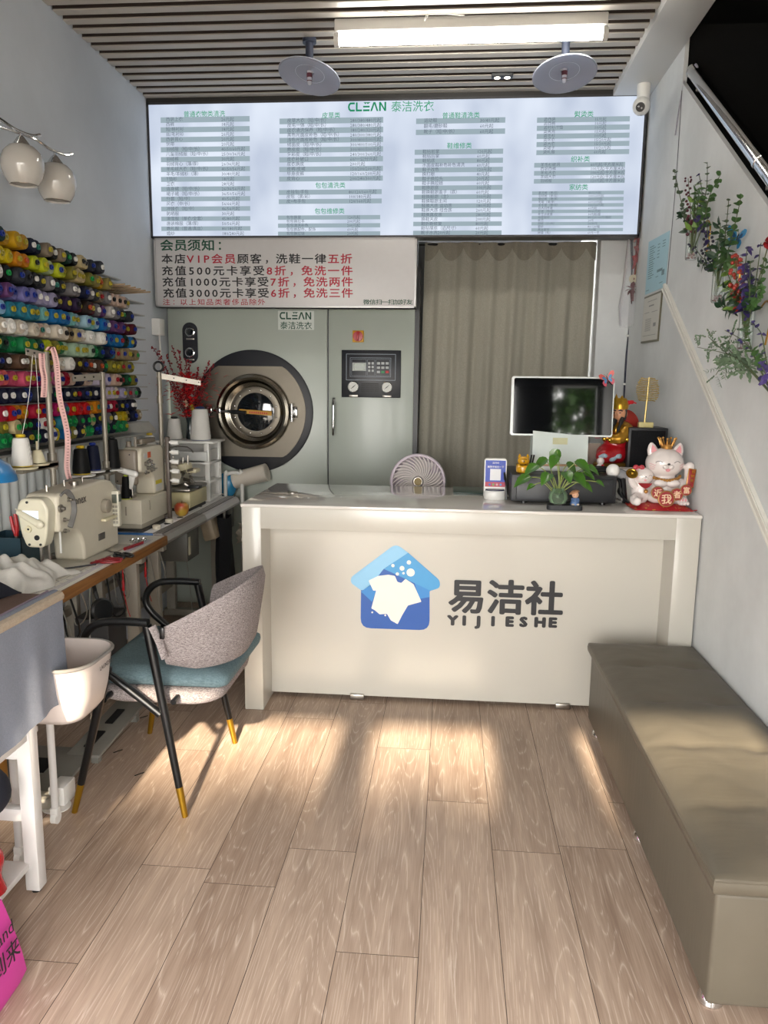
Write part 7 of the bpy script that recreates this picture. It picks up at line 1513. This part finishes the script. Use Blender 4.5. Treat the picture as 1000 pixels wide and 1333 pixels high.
# ------------------------------------------------------------------ ironing table with drape, bin, rack
def ironing():
    t = thing('ironing_table', 'white framed ironing table with a brown top at the lower left', 'table', (-1.5, 1.7, 0)); W_ = mat('frame_white', 'd3d0cd', .4, var=.02); x1 = -1.205
    m = MB(); m.box((-1.86, 1.15, .865), (x1 + .004, 2.22, .885), .004); part('tabletop', m, W_, t)
    m = MB(); m.box((-1.86, 1.15, .885), (x1 - .006, 2.20, .899), .005); part('pad', m, fabric('pad_brown', '6d584f', '7d675c', 900, .95, .25), t)
    for x, y in ((x1 - .025, 2.045), (-1.83, 2.045), (x1 - .025, 1.2), (-1.83, 1.2)):
        m = MB(); m.box((x - .022, y - .022, .012), (x + .022, y + .022, .866), .003); lg = part('leg', m, W_, t); m = MB(); m.cyl((x, y, 0), (x, y, .014), .014, n=12); part('foot', m, BLACK, lg)
    for z in (.255, .455): m = MB(); m.box((-1.83, 2.03, z - .02), (x1 - .045, 2.06, z + .02), .003); part('cross_bar', m, W_, t)
    m = MB(); m.box((x1 - .04, 1.2, .50), (x1 - .01, 2.03, .54), .003); part('side_rail', m, W_, t)
    m = MB(); m.box((-1.83, 1.2, .085), (x1 - .03, 2.03, .105), .003); part('shelf', m, W_, t)
    d = thing('ironing_drape', 'pale blue grey ironing cloth hanging over the side of the ironing table', 'cloth', (-1.19, 1.8, .54)); rows = []
    for k, (x, z) in enumerate(((-1.222, .902), (-1.212, .905), (-1.203, .904), (-1.192, .893), (-1.188, .872), (-1.190, .82), (-1.189, .74), (-1.187, .66), (-1.184, .60), (-1.18, .553))):
        rows.append([(x + (.006 * sin(y * 21 + k * .4) + .004 * sin(y * 47)) * max(0, k - 3) / 6, y + .012 * max(0, k - 4) * (y - 1.6) / 3, z + (.012 * sin(y * 12 + 2) if k == 9 else 0)) for y in [1.12 + 1.10 * i / 44 for i in range(45)]])
    m = MB(); m.grid(rows, .003); part('cloth', m, fabric('drape_blue', '777b87', '898d98', 1100, .95, .3), d, ang=80)
    m = MB(); m.tube([(-1.198, 1.12, .888), (-1.198, 2.222, .888)], .017, 10); part('felt_edge', m, fabric('felt_beige', 'a59583', 'b7a794', 500, 1., .8), d, label='beige felt edge')
    m = MB(); m.tube([(-1.222, 1.12, .907), (-1.222, 2.2, .907)], .0035, 6); part('trim_cord', m, mat('cord_mauve', '7d6f7c', .8), d)
    m = MB(); m.grid(crumple(-1.40, 2.07, .899, .085, .12, .10, 9), .004); solo('navy_garment', m, mat('navy_cloth', '0d0f1c', .9, var=.2, bump=.4), 'folded navy garment lying on the ironing table', 'garment', ang=80)
ironing()
def wash_bin():
    t = thing('laundry_bin', 'white plastic laundry tub with grey rim beside the ironing table', 'bin', (-1.23, 2.29, 0)); cx, cy = -1.243, 2.285
    def loop(z, w, d, rr): return [V((cx + p, cy + q, z)) for p, q in rrect(0, 0, w, d, rr, 6)]
    P_ = PLASTIC_W; m = MB(); prof = [(.672, .285, .30), (.66, .28, .295), (.56, .255, .27), (.50, .225, .24), (.478, .19, .205), (.472, .14, .15)]; rows = [loop(z, w, d, min(w, d) * .32) for z, w, d in prof]; inn = [loop(z + .004, w - .008, d - .008, min(w, d) * .32) for z, w, d in prof]
    m.grid(list(reversed(inn)) + rows, closed_u=True); m.cap([m.bm.verts.new(p) for p in inn[-1]]); m.cap([m.bm.verts.new(p) for p in rows[-1]], True); part('tub', m, mat('tub_white', 'cbbfb8', .35, var=.02), t, ang=50)
    m = MB(); m.tube(loop(.672, .288, .303, .095), .006, 8, closed=True); part('rim', m, mat('rim_grey', '8b8680', .4), t)
    m = MB(); m.text('LAUNDRY', (cx + .139, cy - .01, .625), .02, xd=(0, 1, 0), yd=(-.05, 0, 1), bold=.01); part('lettering', m, mat('print_dark', '4a4543', .5), t, smooth=False)
    m = MB()
    for x, y in ((-1.355, 2.40), (-1.355, 2.17)): m.cyl((x, y, .05), (x, y, .49), .013, n=12)
    m.box((-1.368, 2.16, .455), (-1.27, 2.18, .474), .003); m.box((-1.368, 2.385, .455), (-1.27, 2.405, .474), .003); part('stand', m, mat('frame_white', 'd3d0cd'), t)
    for x, y in ((-1.355, 2.40), (-1.355, 2.17)): m = MB(); m.cyl((x - .01, y, .022), (x + .01, y, .022), .022, n=16); m.box((x - .014, y - .014, .03), (x + .014, y + .014, .062), .004); part('caster', m, PLASTIC_W, t)
wash_bin()
def wire_rack():
    t = thing('wire_rack', 'white wire rack standing behind the ironing table legs', 'rack', (-1.62, 2.2, 0)); W_ = mat('frame_white', 'd3d0cd')
    for x, y in ((-1.42, 2.13), (-1.85, 2.13), (-1.42, 2.30), (-1.85, 2.30)): m = MB(); m.cyl((x, y, .0), (x, y, .72), .011, n=10); part('post', m, W_, t)
    for z in (.16, .40):
        m = MB()
        for k in range(4): m.cyl((-1.85, 2.13 + .057 * k, z), (-1.42, 2.13 + .057 * k, z), .003, n=6)
        m.cyl((-1.42, 2.13, z), (-1.42, 2.30, z), .004, n=6); m.cyl((-1.85, 2.13, z), (-1.85, 2.30, z), .004, n=6); part('wire_shelf', m, W_, t)
    m = MB(); m.box((-1.80, 2.15, .164), (-1.45, 2.29, .39), .004); solo('cardboard_carton', m, mat('carton_orange', 'a8742a', .7, var=.12, scale=12), 'orange brown carton on the wire rack behind the ironing table', 'box')
wire_rack()
m = MB(); m.ell((-1.335, 1.945, .375), (.10, .075, .085), 20, 14); m.tube([(-1.335, 1.96, .43), (-1.335, 2.0, .475), (-1.335, 2.045, .482), (-1.335, 2.07, .45)], .008, 8, smooth=4); rm = m
solo('dark_bag', rm, mat('navy_cloth', '0d0f1c'), 'round black bag hanging by the ironing table shelf bars', 'bag')
# red bag and pink carrier at the lower left corner
m = MB(); rows = []
for j in range(14):
    f = j / 13; z = .107 + .19 * f; w = (.085, .07) if f < .6 else (.085 - .05 * (f - .6), .07 - .05 * (f - .6)); rows.append([V((-1.315 + w[0] * cos(a) * (1 + .07 * sin(3 * a + j)), 1.87 + w[1] * sin(a) * (1 + .08 * sin(5 * a + j * .7)), z)) for a in [2 * pi * i / 30 for i in range(30)]])
m.grid(rows, closed_u=True); m.cap([m.bm.verts.new(p) for p in rows[0]], True); rb = solo('red_plastic_bag', m, mat('bag_red', 'b50f1e', .25, var=.15, scale=14, bump=.6, bscale=25), 'glossy red plastic bag behind the pink carrier bag', 'bag', ang=70)
m = MB(); m.lathe([(.03, .0), (.036, .055), (.042, .06), (.042, .066), (.034, .068), (0, .066)], (-1.315, 1.87, .275), n=28); solo('white_tub', m, PLASTIC_W, 'white lidded tub in the mouth of the red plastic bag', 'tub')
def pink_bag():
    t = thing('carrier_bag', 'bright pink carrier bag with black lettering at the lower left corner', 'bag', (-1.19, 1.53, 0)); m = MB(); x0, x1, y0, y1 = -1.225, -1.065, 1.36, 1.70; rows = []
    def ring(z, k): return [V((x1 - .022 * k, y0 + .01 * k, z)), V((x1 - .012 * k + .008 * sin(z * 20), (y0 + y1) / 2, z)), V((x1 - .02 * k, y1 - .022 * k, z)), V((x1 - .05, y1 - .03 * k + .01 * k, z)), V((x0 + .05, y1 - .03 * k, z)), V((x0 + .02 * k, y1 - .02 * k, z)), V((x0 + .02 * k, y0, z)), V(((x0 + x1) / 2, y0 + .01 * k, z))]
    for z, k in ((.001, .6), (.03, 0), (.09, .3), (.16, .8), (.22, 1.3), (.255, 1.6)): rows.append(ring(z, k))
    m.grid(rows, .002, closed_u=True) if False else m.grid(rows, closed_u=True); m.cap([m.bm.verts.new(p) for p in rows[0]], True); part('body', m, mat('bag_pink', 'c23a92', .5, var=.04, scale=8), t, ang=40)
    inner = [[p + V((-.003 if p.x > -1.15 else .003, -.003 if p.y > 1.6 else .003, 0)) for p in r] for r in (ring(.255, 1.6), ring(.16, .8))]; m = MB(); m.grid(inner, closed_u=True); part('lining', m, mat('bag_lining', 'd9c9d2', .6), t)
    m = MB(); m.tube([(-1.105, 1.62, .23), (-1.10, 1.59, .28), (-1.10, 1.48, .30), (-1.105, 1.44, .24)], .005, 6, smooth=5, flat=.4); part('handle', m, mat('bag_lining', 'd9c9d2'), t)
    m = MB(); m.text('and', (-1.070, 1.665, .17), .05, xd=(0, 1, 0), yd=(-.10, 0, 1), align='R', bold=.01); m.text('到来', (-1.061, 1.672, .105), .06, xd=(0, 1, 0), yd=(-.10, 0, 1), align='R', bold=.012); part('black_lettering', m, mat('ink_black', '1a1a1e'), t, smooth=False)
pink_bag()
# ------------------------------------------------------------------ pedals and power bits under the tables
def pedal(label, x0, x1, y0, y1, z, slots):
    t = thing('foot_pedal', label, 'pedal', ((x0 + x1) / 2, (y0 + y1) / 2, 0)); PM = mat('pedal_grey', '7d7b74', .5, var=.06); m = MB(); m.box((x0, y0, z), (x1, y1, z + .014), .004, rot=Euler((radians(3), 0, 0))); p = part('treadle', m, PM, t)
    m = MB(); m.box((x0 + .02, y0 + .03, 0), (x0 + .05, y0 + .06, z)); m.box((x1 - .05, y0 + .03, 0), (x1 - .02, y0 + .06, z)); m.box((x0 + .02, y1 - .06, 0), (x0 + .05, y1 - .03, z)); m.box((x1 - .05, y1 - .06, 0), (x1 - .02, y1 - .03, z)); part('bracket', m, PM, t); m = MB()
    for (xa, xb, ya, yb) in slots: m.box((xa, ya, z + .009), (xb, yb, z + .0185), rot=Euler((radians(3), 0, 0)), piv=((x0 + x1) / 2, (y0 + y1) / 2, z + .007))
    part('slot', m, mat('slot_black', '020203'), p)
pedal('pale grey slotted foot pedal under the front sewing machine', -1.52, -1.38, 2.80, 3.28, .05, [(-1.475, -1.44, 2.86, 2.99), (-1.475, -1.44, 3.06, 3.19)])
pedal('flat grey treadle plate on the floor nearest the ironing table', -1.74, -1.42, 2.55, 2.86, .03, [(-1.62, -1.54, 2.66, 2.76)])
m = MB(); m.box((-1.435, 2.50, 0), (-1.375, 2.59, .075), .005); m.lathe([(.05, 0), (.05, .004), (.02, .006), (0, .006)], (-1.405, 2.50, .0), n=24); solo('power_adapter', m, PLASTIC_W, 'white power adapter block on the floor by the chair leg', 'adapter')
rnd = random.Random(21)
for k in range(7):
    x, y = -1.50 - .05 * (k % 3), 2.75 + .17 * k; m = MB(); m.tube([(x, y, .74), (x + .03, y + .05, .55 - .03 * (k % 2)), (x - .06, y + .12, .46), (x - .1, y + .16, .60), (x - .14, y + .2, .73)], .0045 if k % 2 else .003, 6, smooth=6); solo('power_cable', m, BLACK if k % 2 else mat('cable_grey', '8b8880', .5), f'{"black" if k % 2 else "grey"} cable looping under the sewing tables', 'cable', f'{"black" if k % 2 else "grey"} cables under the sewing tables')
for k, (x, y, z) in enumerate(((-1.47, 3.30, .60), (-1.47, 3.56, .60))):
    m = MB(); m.box((x - .005, y - .006, z), (x + .005, y + .006, z + .05), .003); m.tube([(x, y, z), (x + .004, y + .02, z - .08), (x, y + .06, z - .14)], .002, 6, smooth=4); m.tube([(x, y, z + .05), (x, y, .745)], .003, 6); solo('pull_switch', m, RED, ('red pull clip hanging under the table edge, nearer one', 'red pull clip hanging under the table edge, farther one')[k], 'clip')
m = MB()
for k, (y, s) in enumerate(((2.98, -.1), (3.60, .18), (4.1, .1))): m.tube([(-1.47, y, .74), (-1.46, y + s * .5, .45), (-1.45, y + s, .08)], .0028, 5, smooth=6)
solo('pedal_chain', m, mat('chain_grey', 'a8a6a0', .4, .6), 'thin metal pedal chains running from the tables down to the treadles', 'chain')
pedal('dark grey foot pedal under the machine table', -1.56, -1.42, 3.90, 4.25, .05, [])
# dark lint on the floor
LINT = mat('lint', '1d1815', .9)
for k, (px, py) in enumerate(((157, 890), (186, 935), (160, 938), (152, 980), (110, 985), (180, 1010))):
    c = A(px, py, 'Z', .003); m = MB(); m.tube([c + V((-.015, 0, 0)), c + V((0, .012, .002)), c + V((.012, .03, 0))], .002, 5, smooth=4); solo('thread_scrap', m, LINT, 'short dark thread scrap on the floor under the chair', 'thread scrap', 'thread scraps on the floor by the chair')
